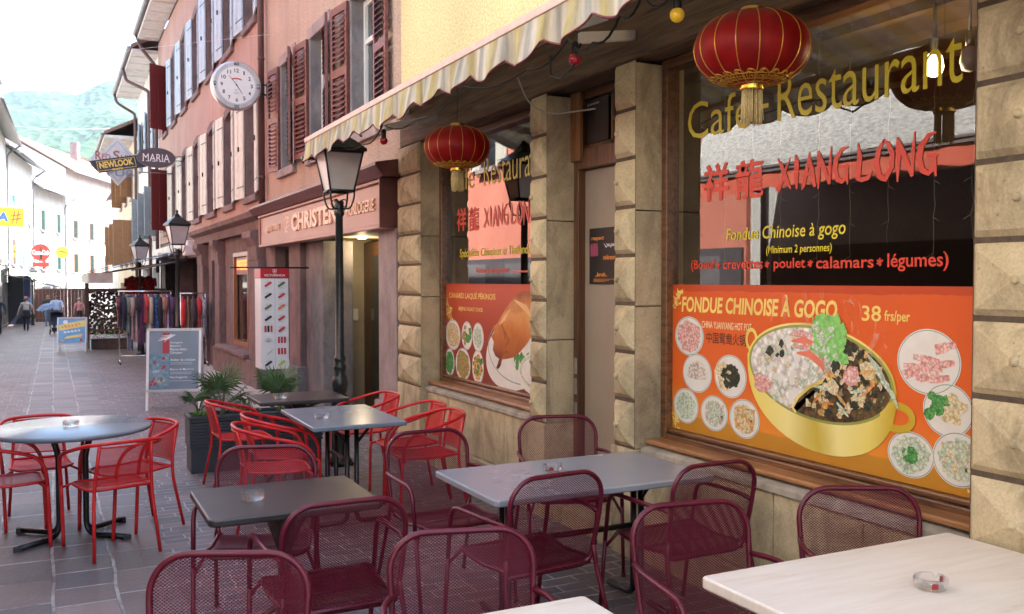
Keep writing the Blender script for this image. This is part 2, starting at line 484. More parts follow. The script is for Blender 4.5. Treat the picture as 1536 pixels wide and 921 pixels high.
# ================================================================ ground
def sett_material(name, bw, bh, c1, c2, mortar, ms, rough, offset=0.5, dist=0.02, rot=0):
    m, nt, b = nodes_of(name)
    v = coords(nt, rot=(0, 0, rot))
    n = nt.nodes.new('ShaderNodeTexNoise'); n.inputs['Scale'].default_value = 1.7; n.inputs['Detail'].default_value = 3
    nt.links.new(v, n.inputs['Vector'])
    mx = nt.nodes.new('ShaderNodeMix'); mx.data_type = 'VECTOR'; mx.blend_type = 'MIX' if hasattr(mx, 'blend_type') else mx.blend_type
    va = nt.nodes.new('ShaderNodeVectorMath'); va.operation = 'MULTIPLY_ADD'
    nt.links.new(n.outputs['Color'], va.inputs[0]); va.inputs[1].default_value = (dist*4, dist*4, 0); nt.links.new(v, va.inputs[2])
    nt.nodes.remove(mx)
    br = nt.nodes.new('ShaderNodeTexBrick'); br.offset = offset; br.offset_frequency = 2; br.squash = 0.72; br.squash_frequency = 3
    nt.links.new(va.outputs[0], br.inputs['Vector'])
    br.inputs['Color1'].default_value = (0, 0, 0, 1); br.inputs['Color2'].default_value = (1, 1, 1, 1); br.inputs['Mortar'].default_value = (0.5, 0.5, 0.5, 1)
    br.inputs['Scale'].default_value = 1; br.inputs['Mortar Size'].default_value = ms; br.inputs['Mortar Smooth'].default_value = 0.25
    br.inputs['Brick Width'].default_value = bw; br.inputs['Row Height'].default_value = bh
    mid = tuple((a+d)/2 for a, d in zip(c1, c2))
    pal = ramp(nt, [(0.0, c1), (0.35, mid), (0.6, tint(mid, 0.8)), (0.8, c2), (1.0, tint(c1, 1.35))])
    nt.links.new(br.outputs['Color'], pal.inputs[0])
    big = noise_tex(nt, v, 0.9, 7, 0.65); fine = noise_tex(nt, v, 34, 5, 0.6)
    k = ramp(nt, [(0.3, (0.62, 0.62, 0.65)), (0.7, (1.2, 1.17, 1.13))]); nt.links.new(big, k.inputs[0])
    k2 = ramp(nt, [(0.3, (0.75, 0.75, 0.75)), (0.7, (1.2, 1.2, 1.2))]); nt.links.new(fine, k2.inputs[0])
    c = mixc(nt, 1.0, mixc(nt, 1.0, pal.outputs[0], k.outputs[0], 'MULTIPLY'), k2.outputs[0], 'MULTIPLY')
    mo = ramp(nt, [(0.38, tint(mid, 0.75)), (0.56, mortar)]); nt.links.new(noise_tex(nt, v, 2.6, 5, 0.65), mo.inputs[0])
    c = mixc(nt, br.outputs['Fac'], c, mo.outputs[0])
    nt.links.new(c, b.inputs['Base Color'])
    rr = ramp(nt, [(0.3, (rough-0.1,)*3), (0.7, (rough+0.12,)*3)]); nt.links.new(fine, rr.inputs[0]); nt.links.new(rr.outputs[0], b.inputs['Roughness'])
    h = math_n(nt, 'ADD', math_n(nt, 'MULTIPLY', br.outputs['Fac'], -0.7), math_n(nt, 'MULTIPLY', fine, 0.55))
    h = math_n(nt, 'ADD', h, math_n(nt, 'MULTIPLY', big, 0.4))
    bump_in(nt, b, h, 0.7, 0.012)
    return m

M['setts'] = sett_material('reddish paving setts', 0.24, 0.115, (0.185, 0.135, 0.128), (0.115, 0.108, 0.120), (0.36, 0.34, 0.33), 0.007, 0.52)
M['slabs'] = sett_material('grey paving slabs', 0.46, 0.33, (0.215, 0.168, 0.158), (0.135, 0.122, 0.130), (0.38, 0.375, 0.37), 0.011, 0.5, 0.37, 0.012, PI/2)

def strip(name, x0, x1, ys, mat, dz=0.0, nx=2):
    b = MB(); xs = [x0 + (x1-x0)*i/(nx-1) for i in range(nx)]
    vs = [(x, y, gz(y) + dz) for y in ys for x in xs]
    b.add(vs, [(j*nx+i, j*nx+i+1, (j+1)*nx+i+1, (j+1)*nx+i) for j in range(len(ys)-1) for i in range(nx-1)])
    return set_tags(b.build(name, mat), kind='structure')
strip('ground', -900, 1200, [-300, -20, 5, 20, 60, 110, 400, 1750], M['setts'])
strip('path', -0.42, 0.62, [-6, 5, 9, 20, 60, 100], M['slabs'], 0.004)

pv = MB(); pv.add([(x, y, gz(y)+0.012) for y in (12.0, 23.5) for x in (2.62, 3.4)], [(0,1,3,2)]); set_tags(pv.build('pavement', plain('pale concrete pavement', (0.42,0.39,0.36), 0.8, 0, 0.2, 3, 0.3, 50)), kind='structure')
# ---------------------------------------------------------------- wooded hill
def hill():
    m, nt, b = nodes_of('wooded hillside')
    v = coords(nt)
    vo = nt.nodes.new('ShaderNodeTexVoronoi'); vo.inputs['Scale'].default_value = 0.075; nt.links.new(v, vo.inputs['Vector'])
    n = noise_tex(nt, v, 0.012, 8, 0.65); f = noise_tex(nt, v, 0.09, 4)
    r = ramp(nt, [(0.3, (0.006, 0.018, 0.010)), (0.46, (0.020, 0.045, 0.022)), (0.56, (0.045, 0.08, 0.036)), (0.68, (0.08, 0.11, 0.055))])
    nt.links.new(math_n(nt, 'ADD', math_n(nt, 'MULTIPLY', n, 0.6), math_n(nt, 'MULTIPLY', f, 0.4)), r.inputs[0])
    rk = ramp(nt, [(0.70, (0, 0, 0)), (0.74, (1, 1, 1))]); nt.links.new(noise_tex(nt, v, 0.018, 7, 0.7), rk.inputs[0])
    nt.links.new(mixc(nt, rk.outputs[0], r.outputs[0], (0.42, 0.40, 0.36)), b.inputs['Base Color'])
    b.inputs['Roughness'].default_value = 0.95; b.inputs['Specular IOR Level'].default_value = 0.1
    bump_in(nt, b, vo.outputs['Distance'], 1.0, 9.0)
    mb = MB(); N = 150; K = 80
    prof = [(-900, 200), (-300, 260), (-60, 292), (30, 312), (75, 331), (130, 322), (200, 312), (330, 280), (520, 330), (1200, 380)]
    def ridge(x):
        for (a, h), (c, g) in zip(prof, prof[1:]):
            if a <= x <= c:
                t = (x-a)/(c-a); t = t*t*(3-2*t); return h*(1-t) + g*t
        return 250
    vs = []
    for j in range(K+1):
        t = j/K; y = 380 + 1300*t
        for i in range(N+1):
            x = -800 + 1900*i/N
            xr = x*1500/max(y, 300)
            h = ridge(max(-899, min(1199, xr)))*(t**1.25)
            q = noise.fractal(Vector((x*0.006, y*0.006, 1.3)), 1.0, 2.0, 5)*34*t**0.7 + noise.fractal(Vector((x*0.05, y*0.05, 4.0)), 1.0, 2.0, 3)*6*t**0.3
            vs.append((x, y, h + q - 6 if t > 0 else -30))
    mb.add(vs, [(j*(N+1)+i, j*(N+1)+i+1, (j+1)*(N+1)+i+1, (j+1)*(N+1)+i) for j in range(K) for i in range(N)], smooth=True)
    set_tags(mb.build('hill', m), kind='structure')
hill()
def haze():
    m = bpy.data.materials.new('haze'); m.use_nodes = True; nt = m.node_tree
    for n in list(nt.nodes):
        if n.type == 'BSDF_PRINCIPLED': nt.nodes.remove(n)
    v = nt.nodes.new('ShaderNodeVolumePrincipled'); v.inputs['Color'].default_value = (0.72, 0.90, 1.0, 1); v.inputs['Density'].default_value = 0.00017; v.inputs['Anisotropy'].default_value = 0.2
    nt.links.new(v.outputs[0], nt.nodes['Material Output'].inputs['Volume'])
    mb = MB(); mb.box(-960, 1260, -340, 1800, -34, 520); set_tags(mb.build('haze', m), kind='stuff')
haze()

# ================================================================ facades
def wall_cells(mb, x, y0, y1, z0, z1, holes, depth=0.22, m=0, mr=None, sgn=1):
    """wall face at x (street on the -x side when sgn=1) with rectangular holes (ya, yb, za, zb) and their reveals"""
    mr = m if mr is None else mr
    ys = sorted({y0, y1} | {q for h in holes for q in h[:2] if y0 < q < y1}); zs = sorted({z0, z1} | {q for h in holes for q in h[2:4] if z0 < q < z1})
    for a, b in zip(ys, ys[1:]):
        for c, d in zip(zs, zs[1:]):
            yc, zc = (a+b)/2, (c+d)/2
            if any(h[0] < yc < h[1] and h[2] < zc < h[3] for h in holes): continue
            mb.quad((x,b,c), (x,a,c), (x,a,d), (x,b,d), m)
    X = x + depth*sgn
    for ya, yb, za, zb in [h[:4] for h in holes]:
        mb.quad((x,ya,za),(X,ya,za),(X,ya,zb),(x,ya,zb), mr); mb.quad((x,yb,za),(x,yb,zb),(X,yb,zb),(X,yb,za), mr)
        mb.quad((x,ya,za),(x,yb,za),(X,yb,za),(X,ya,za), mr); mb.quad((x,ya,zb),(X,ya,zb),(X,yb,zb),(x,yb,zb), mr)

def shell(mb, x0, x1, y0, y1, z0, z1, m=0, front=False):
    """closed back, ends and top of a building body"""
    mb.quad((x1,y0,z0),(x1,y1,z0),(x1,y1,z1),(x1,y0,z1), m)
    mb.quad((x0,y0,z0),(x1,y0,z0),(x1,y0,z1),(x0,y0,z1), m)
    mb.quad((x0,y1,z0),(x0,y1,z1),(x1,y1,z1),(x1,y1,z0), m)

def gable_roof(xe, xr, xb, y0, y1, ze, zr, t=0.12):
    """roof slab from street eave xe over ridge xr to back eave xb"""
    mb = MB()
    mb.prism([(xe, y0, ze), (xr, y0, zr), (xb, y0, ze), (xb, y0, ze+t), (xr, y0, zr+t*1.2), (xe, y0, ze+t)], (0, y1-y0, 0))
    return mb

# ---------------------------------------------------------------- the restaurant building
LV = [0.685 + 0.305*k for k in range(9)]
def block(mb, x, ya, yb, za, zb, j=0.012, cham=0.026, apex=0.043):
    """one diamond-pointed block on the plane x, with a stud on its point"""
    xa = x - cham
    o = [(x, ya+j*0.4, za+j), (x, yb-j*0.4, za+j), (x, yb-j*0.4, zb-j), (x, ya+j*0.4, zb-j)]
    i = [(xa, ya+j*0.4+cham, za+j+cham), (xa, yb-j*0.4-cham, za+j+cham), (xa, yb-j*0.4-cham, zb-j-cham), (xa, ya+j*0.4+cham, zb-j-cham)]
    yc, zc = (ya+yb)/2, (za+zb)/2
    ax = x - cham - apex
    mb.add(o + i + [(ax, yc, zc)], [(0,4,5,1),(1,5,6,2),(2,6,7,3),(3,7,4,0),(4,8,5),(5,8,6),(6,8,7),(7,8,4)])
    # worn iron stud on the point
    vs = []; n = 8
    for k, (r, dx) in enumerate(((0.021, 0.016), (0.019, -0.004), (0.010, -0.011))):
        for q in range(n): vs.append((ax + dx, yc + r*math.cos(2*PI*q/n), zc + r*math.sin(2*PI*q/n)))
    fs = [(a*n+q, a*n+(q+1) % n, (a+1)*n+(q+1) % n, (a+1)*n+q) for a in range(2) for q in range(n)] + [tuple(range(2*n, 3*n))]
    mb.add(vs, fs, 0, True)

M['joint'] = plain('dark mortar joint', (0.09, 0.065, 0.045), 0.95, 0, 0.3, 20)
def pillar(parent, ya, yb, xin, kind):
    mb = MB()
    for za, zb in zip(LV, LV[1:]): block(mb, 3.25, ya, yb, za, zb)
    mb.quad((3.2505, yb, 0.68), (3.2505, ya, 0.68), (3.2505, ya, 3.12), (3.2505, yb, 3.12), 1)
    # core in tall stones with open joints, and the plain foot
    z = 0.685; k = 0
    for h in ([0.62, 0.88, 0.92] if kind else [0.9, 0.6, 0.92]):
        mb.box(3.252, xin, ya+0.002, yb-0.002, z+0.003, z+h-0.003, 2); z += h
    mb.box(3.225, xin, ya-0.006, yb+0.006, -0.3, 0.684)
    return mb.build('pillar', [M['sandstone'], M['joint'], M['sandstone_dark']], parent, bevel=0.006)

rest = empty('restaurant_building', (3.3, 4.0, 0), 'yellow plastered restaurant house with studded sandstone pillars and two big shop windows', 'building')
mb = MB()
wall_cells(mb, 3.30, -7, 9.23, 3.50, 8.2, [(-3.2,-2.2,5.0,6.7), (-0.4,0.6,5.0,6.7), (2.4,3.4,5.0,6.7), (5.2,6.2,5.0,6.7), (7.75,8.65,5.0,6.7)], 0.2)
shell(mb, 3.30, 11, -7, 9.23, -0.3, 8.2)
mb.build('wall', M['yellow_wall'], rest)
mb = gable_roof(2.45, 7, 11.5, -7.1, 9.22, 8.15, 10.7); mb.build('roof', M['roof_tile'], rest)
for yc in (-2.7, 0.1, 2.9, 5.7, 8.2):
    f = MB(); f.box(3.44, 3.47, yc-0.45, yc-0.39, 5.0, 6.7); f.box(3.44, 3.47, yc+0.39, yc+0.45, 5.0, 6.7); f.box(3.44, 3.47, yc-0.03, yc+0.03, 5.0, 6.7)
    fo = f.build('window', M['white_paint'], rest)
    MB().box(3.475, 3.48, yc-0.5, yc+0.5, 5.0, 6.7).build('pane', M['dark_glass'], fo)
    MB().box(3.22, 3.31, yc-0.58, yc+0.58, 4.86, 4.995).build('sill', M['trim_stone'], fo, bevel=0.01)
    for s in (-1, 1):
        h = MB(); a, b_ = sorted((yc+s*0.5, yc+s*0.98)); h.box(3.24, 3.285, a, b_, 5.0, 6.7); h.build('shutter', M['shutter_grey'], fo, bevel=0.006)
# pillars: far corner, door jamb, between door and window, near pier
pillar(rest, 8.532, 9.167, 3.62, 0)
pillar(rest, 5.945, 6.188, 3.62, 1)
pillar(rest, 4.795, 5.024, 3.62, 0)
pillar(rest, 1.99, 2.44, 3.62, 1)
mb = MB()
for ya, yb in ((-7, -2.45), (-2.44, 1.985)): mb.box(3.26, 3.6, ya, yb, -0.3, 3.10)
mb.build('wall', M['sandstone'], rest, bevel=0.004)
# plinth under the windows, stone by stone, with footing and coping
for (ya, yb) in ((2.44, 4.79), (6.19, 8.53)):
    mb = MB(); n = 4; w = (yb-ya)/n
    for k in range(n): mb.box(3.305, 3.6, ya+k*w+0.003, ya+(k+1)*w-0.003, 0.2, 0.655)
    mb.box(3.262, 3.6, ya+0.004, yb-0.004, -0.3, 0.195)
    mb.build('plinth', M['sandstone'], rest, bevel=0.006)
for (ya, yb) in ((2.445, 4.785), (6.195, 8.525)):
    mb = MB(); mb.prism([(3.285, ya, 0.657), (3.285, ya, 0.695), (3.40, ya, 0.722), (3.60, ya, 0.722), (3.60, ya, 0.657)], (0, yb-ya, 0))
    mb.build('coping', M['concrete'], rest, bevel=0.005)
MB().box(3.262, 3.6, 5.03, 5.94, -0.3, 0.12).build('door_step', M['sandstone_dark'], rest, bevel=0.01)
# lintel beam under the awning
mb = MB(); mb.box(3.27, 3.64, 1.9, 9.20, 3.13, 3.498); mb.box(3.295, 3.6, -7, 1.89, 3.105, 3.498)
mb.build('beam', M['old_beam'], rest, bevel=0.015)

def shop_window(ya, yb):
    """big shop window: timber frame (part) with pane, sill, lettering (sub-parts)"""
    x = 3.49
    f = MB()
    f.box(x-0.05, x+0.05, yb-0.055, yb, 0.745, 3.125); f.box(x-0.05, x+0.05, ya, ya+0.055, 0.745, 3.125)
    f.box(x-0.05, x+0.05, ya+0.056, yb-0.056, 3.06, 3.125)
    f.box(x-0.05, x+0.05, ya+0.056, yb-0.056, 0.745, 0.785); f.box(x-0.032, x+0.05, ya+0.056, yb-0.056, 0.787, 0.815)
    fo = f.build('shop_window', M['dark_wood'], rest, bevel=0.008)
    MB().quad((3.50, yb-0.05, 0.81), (3.50, ya+0.05, 0.81), (3.50, ya+0.05, 3.065), (3.50, yb-0.05, 3.065)).build('pane', M['window_glass'], fo)
    MB().box(3.315, 3.45, ya+0.003, yb-0.003, 0.724, 0.752).build('sill', M['sill_wood'], fo, bevel=0.01, segs=3)
    return fo
win_r = shop_window(2.445, 4.79)
win_l = shop_window(6.195, 8.525)

M['letter_yellow'] = plain('mustard yellow lettering film', (0.62, 0.52, 0.03), 0.4, 0, 0.04)
M['letter_red'] = plain('red lettering film', (0.62, 0.045, 0.02), 0.4, 0, 0.06)
XL = {  # brush lettering in unit boxes: strokes of (x, y, halfwidth)
 'X': [[(-.02,1.02,.02),(.3,.75,.09),(.62,.32,.10),(1.0,-.02,.03)], [(.95,1.0,.01),(.6,.62,.06),(.35,.3,.08),(-.02,-.05,.12)]],
 'I': [[(.35,1.05,.03),(.5,.8,.13),(.45,.3,.11),(.55,-.05,.04)]],
 'A': [[(.55,1.05,.02),(.38,.6,.08),(.1,.05,.10),(.0,-.1,.02)], [(.5,1.0,.03),(.7,.55,.10),(.95,-.05,.07)], [(.2,.33,.03),(.5,.38,.055),(.85,.36,.03)]],
 'N': [[(.08,-.12,.03),(.1,.4,.08),(.12,.95,.10)], [(.02,1.05,.04),(.4,.6,.09),(.88,-.02,.06)], [(.98,1.12,.02),(.9,.6,.07),(.88,-.02,.04)]],
 'G': [[(1.0,1.02,.02),(.6,.98,.07),(.2,.72,.10),(.1,.4,.11),(.28,.1,.09),(.6,.0,.07),(.85,.12,.07),(.9,.38,.04)], [(.5,.45,.03),(.8,.46,.07),(1.1,.42,.02)], [(.9,.42,.06),(.92,.1,.07),(1.0,-.1,.02)]],
 'L': [[(.1,1.08,.02),(.22,.7,.10),(.12,.1,.10)], [(.0,.08,.02),(.35,.05,.08),(.75,.08,.07),(1.02,.28,.01)]],
 'O': [[(.5,1.08,.02),(.2,.8,.09),(.08,.45,.10),(.25,.08,.09),(.55,-.02,.08),(.88,.3,.09),(.9,.65,.09),(.65,.95,.07),(.4,1.0,.03)]],
}
def brush_word(P, mb, word, x, y, w, h, gap=0.12, l=1, m=0, widths=None):
    widths = widths or {'I': 0.55, 'X': 1.0, 'O': 1.05}
    tot = sum(widths.get(c, 0.95) for c in word) + gap*(len(word)-1); u = w/tot; cx = x
    for c in word:
        cw = widths.get(c, 0.95)*u
        for st in XL[c]:
            fat = 1.45
            pts = []
            for i in range(len(st)-1):
                (ax, ay, aw), (bx, by, bw) = st[i], st[i+1]
                for q in range(3):
                    t = q/3; pts.append((cx + (ax+(bx-ax)*t)*cw, y + (ay+(by-ay)*t)*h, (aw+(bw-aw)*t)*u*fat))
            ax, ay, aw = st[-1]; pts.append((cx + ax*cw, y + ay*h, aw*u*fat))
            P.stroke(mb, pts, l, m)
        cx += cw + gap*u
def window_lettering(fo, y0, extra):
    P = Plane2D((3.4975, y0, 0), (0,-1,0), (0,0,1), 0.0005)
    mb = MB()
    P.text(mb, 'Café', 0.135, 2.604, 0.565, None, 1, bold=-0.004)
    P.rect(mb, 0.76, 2.69, 0.085, 0.024, 1)
    P.text(mb, 'Restaurant', 0.915, 2.600, 1.125, 0.255, 1, bold=-0.004)
    if extra:
        P.text(mb, 'Fondue Chinoise à gogo', 0.50, 1.955, 0.90, 0.092, 1, bold=0.012, shear=0.12)
        P.text(mb, '(Minimum 2 personnes)', 0.835, 1.882, 0.475, 0.055, 1, bold=0.014, shear=0.1)
    else:
        P.text(mb, 'Spécialités Chinoises et Thaïlandaises', 0.36, 1.945, 1.62, 0.10, 1, bold=0.012, shear=0.1)
    mb.build('lettering', M['letter_yellow'], fo)
    mb = MB()
    for q in range(3):
        P.text(mb, '祥', 0.29+0.005*q, 2.215+0.003*q, 0.22, 0.215, 1, bold=0.008); P.text(mb, '龍', 0.575+0.005*q, 2.205+0.003*q, 0.225, 0.215, 1, bold=0.006)
    brush_word(P, mb, 'XIANG', 0.92, 2.235, 0.49, 0.165, l=1)
    brush_word(P, mb, 'LONG', 1.46, 2.225, 0.455, 0.175, l=1)
    if extra:
        P.text(mb, '(Boeuf', 0.175, 1.80, 0.225, 0.072, 1, bold=0.016)
        P.text(mb, 'crevettes', 0.475, 1.812, 0.335, 0.05, 1, bold=0.016)
        P.text(mb, 'poulet', 0.895, 1.797, 0.235, 0.07, 1, bold=0.016)
        P.text(mb, 'calamars', 1.205, 1.808, 0.37, 0.06, 1, bold=0.016)
        P.text(mb, 'légumes)', 1.655, 1.79, 0.33, 0.085, 1, bold=0.016)
        for a in (0.432, 0.845, 1.165, 1.612): P.text(mb, '*', a-0.02, 1.815, 0.04, 0.04, 1, bold=0.02)
    else:
        P.text(mb, "Vente à l'emporter", 0.74, 1.80, 0.70, 0.068, 1, bold=0.012, shear=0.12)
        P.rect(mb, 1.50, 1.815, 0.28, 0.014, 1)
    mb.build('lettering', M['letter_red'], fo)
window_lettering(win_r, 4.73, True)
window_lettering(win_l, 8.50, False)

# the door: frame, transom light, leaf, hinge, board
d = MB()
d.box(3.475, 3.60, 5.875, 5.943, 0.12, 3.125); d.box(3.475, 3.60, 5.026, 5.075, 0.12, 3.125)
d.box(3.47, 3.60, 5.076, 5.874, 2.56, 2.70); d.box(3.475, 3.60, 5.076, 5.874, 3.06, 3.125)
door = d.build('door', M['dark_wood_v'], rest, bevel=0.006)
MB().box(3.535, 3.575, 5.077, 5.873, 0.13, 2.555).build('leaf', plain('greige door panel', (0.30, 0.24, 0.185), 0.55, 0, 0.05), door)
t = MB(); t.box(3.50, 3.52, 5.44, 5.47, 2.70, 3.06); t.box(3.50, 3.52, 5.09, 5.12, 2.70, 3.06); t.box(3.50, 3.52, 5.83, 5.86, 2.70, 3.06)
t.box(3.50, 3.52, 5.12, 5.44, 2.86, 2.89); t.box(3.50, 3.52, 5.12, 5.83, 2.70, 2.735)
t.build('transom_frame', M['dark_wood_v'], door)
MB().quad((3.525, 5.87, 2.70), (3.525, 5.08, 2.70), (3.525, 5.08, 3.06), (3.525, 5.87, 3.06)).build('transom_pane', M['dark_glass'], door)
hg = MB()
for z in (0.72, 0.9, 1.05): hg.box(3.466, 3.476, 5.885, 5.92, z, z+0.12)
hg.build('hinge', M['steel'], door, bevel=0.003)
bd = MB(); bd.box(3.44, 3.474, 5.80, 5.935, 2.62, 3.12)
bo = bd.build('board', M['board'], door, bevel=0.004)
# interior seen through the panes
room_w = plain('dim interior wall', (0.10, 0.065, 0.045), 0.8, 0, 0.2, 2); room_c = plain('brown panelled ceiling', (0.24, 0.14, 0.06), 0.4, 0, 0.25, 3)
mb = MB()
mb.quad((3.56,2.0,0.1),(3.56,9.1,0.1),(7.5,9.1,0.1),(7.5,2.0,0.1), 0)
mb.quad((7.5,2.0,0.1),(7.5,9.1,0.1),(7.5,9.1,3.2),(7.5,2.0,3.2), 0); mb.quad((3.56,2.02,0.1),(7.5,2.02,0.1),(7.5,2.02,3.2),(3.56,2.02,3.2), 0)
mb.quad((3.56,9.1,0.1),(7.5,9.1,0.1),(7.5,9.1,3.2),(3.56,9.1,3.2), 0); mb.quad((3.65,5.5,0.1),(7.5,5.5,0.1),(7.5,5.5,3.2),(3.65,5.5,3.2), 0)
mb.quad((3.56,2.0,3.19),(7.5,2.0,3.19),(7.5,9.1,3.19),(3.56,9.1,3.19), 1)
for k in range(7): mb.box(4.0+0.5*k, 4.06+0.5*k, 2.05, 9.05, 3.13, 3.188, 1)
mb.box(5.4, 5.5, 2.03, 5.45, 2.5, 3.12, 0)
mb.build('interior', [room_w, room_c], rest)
# thin curtain half drawn behind the right pane
# ================================================================ posters, awning, lanterns, lights on the restaurant
def food_mat(name, cols, scale, rough=0.5):
    """printed food photograph: swirled colours, lumpy relief printed light and dark"""
    m, nt, b = nodes_of(name)
    v = coords(nt)
    n = noise_tex(nt, v, scale*0.55, 5, 0.6, 1.4)
    vo = nt.nodes.new('ShaderNodeTexVoronoi'); vo.inputs['Scale'].default_value = scale*0.7; vo.inputs['Randomness'].default_value = 1.0
    nn = nt.nodes.new('ShaderNodeTexNoise'); nn.inputs['Scale'].default_value = scale*0.5; nn.inputs['Detail'].default_value = 4; nt.links.new(v, nn.inputs['Vector'])
    va = nt.nodes.new('ShaderNodeVectorMath'); va.operation = 'MULTIPLY_ADD'; va.inputs[1].default_value = (2.2/scale,)*3; nt.links.new(nn.outputs['Color'], va.inputs[0]); nt.links.new(v, va.inputs[2]); nt.links.new(va.outputs[0], vo.inputs['Vector'])
    sp = nt.nodes.new('ShaderNodeSeparateColor'); nt.links.new(vo.outputs['Color'], sp.inputs[0])
    r = ramp(nt, [(0.25 + 0.5*i/max(1, len(cols)-1), c) for i, c in enumerate(cols)])
    nt.links.new(math_n(nt, 'ADD', math_n(nt, 'MULTIPLY', sp.outputs[0], 0.35), math_n(nt, 'MULTIPLY', n, 0.65)), r.inputs[0])
    k = ramp(nt, [(0.0, (1.25, 1.25, 1.25)), (0.35, (1.0, 1.0, 1.0)), (0.75, (0.45, 0.42, 0.40))]); nt.links.new(vo.outputs['Distance'], k.inputs[0])
    nt.links.new(mixc(nt, 0.7, r.outputs[0], mixc(nt, 1.0, r.outputs[0], k.outputs[0], 'MULTIPLY')), b.inputs['Base Color']); b.inputs['Roughness'].default_value = rough
    return m
def grad_mat(name, stops, axis=2, lo=0.0, hi=1.0, rough=0.5, wob=0.0, wscale=6):
    """printed colour gradient along an object axis, in metres"""
    m, nt, b = nodes_of(name)
    tc = nt.nodes.new('ShaderNodeTexCoord'); sp = nt.nodes.new('ShaderNodeSeparateXYZ'); nt.links.new(tc.outputs['Object'], sp.inputs[0])
    mr = nt.nodes.new('ShaderNodeMapRange'); mr.inputs['From Min'].default_value = lo; mr.inputs['From Max'].default_value = hi
    nt.links.new(sp.outputs[axis], mr.inputs[0])
    f = mr.outputs[0]
    if wob:
        n = noise_tex(nt, tc.outputs['Object'], wscale, 4); f = math_n(nt, 'ADD', f, math_n(nt, 'MULTIPLY', math_n(nt, 'SUBTRACT', n, 0.5), wob))
    r = ramp(nt, stops); nt.links.new(f, r.inputs[0]); nt.links.new(r.outputs[0], b.inputs['Base Color'])
    b.inputs['Roughness'].default_value = rough
    return m
PR = {}
PR['plate'] = plain('printed plate white', (0.72, 0.70, 0.66), 0.5, 0, 0.06, 12)
PR['plate_rim'] = plain('printed plate rim', (0.20, 0.33, 0.30), 0.5)
PR['gold'] = plain('printed gold ornament', (0.70, 0.50, 0.06), 0.5)
PR['letter'] = plain('printed pale yellow letters', (0.80, 0.60, 0.16), 0.5)
PR['letter2'] = plain('printed cream letters', (0.85, 0.70, 0.42), 0.5)
PR['dark'] = plain('printed dark brown letters', (0.10, 0.03, 0.015), 0.5)
PR['pink'] = food_mat('printed pink meat', [(0.70,0.22,0.20), (0.80,0.45,0.41), (0.85,0.68,0.62)], 95)
PR['pale'] = food_mat('printed pale tofu', [(0.55,0.45,0.38), (0.70,0.62,0.54), (0.78,0.74,0.68)], 90)
PR['black'] = food_mat('printed dark mushroom', [(0.01,0.015,0.012), (0.03,0.04,0.03), (0.10,0.12,0.05)], 110)
PR['green'] = food_mat('printed greens', [(0.03,0.20,0.04), (0.08,0.34,0.08), (0.25,0.50,0.20)], 110)
PR['pgreen'] = food_mat('printed pale greens', [(0.40,0.55,0.42), (0.60,0.70,0.55), (0.72,0.75,0.60)], 95)
PR['straw'] = food_mat('printed straw', [(0.65,0.50,0.20), (0.75,0.65,0.40), (0.80,0.75,0.60)], 100)
PR['orange'] = food_mat('printed orange bits', [(0.75,0.20,0.06), (0.75,0.42,0.14), (0.45,0.45,0.12)], 60)
PR['mixed'] = food_mat('printed mixed dish', [(0.55,0.10,0.05), (0.55,0.30,0.10), (0.20,0.35,0.10), (0.70,0.60,0.40)], 90)

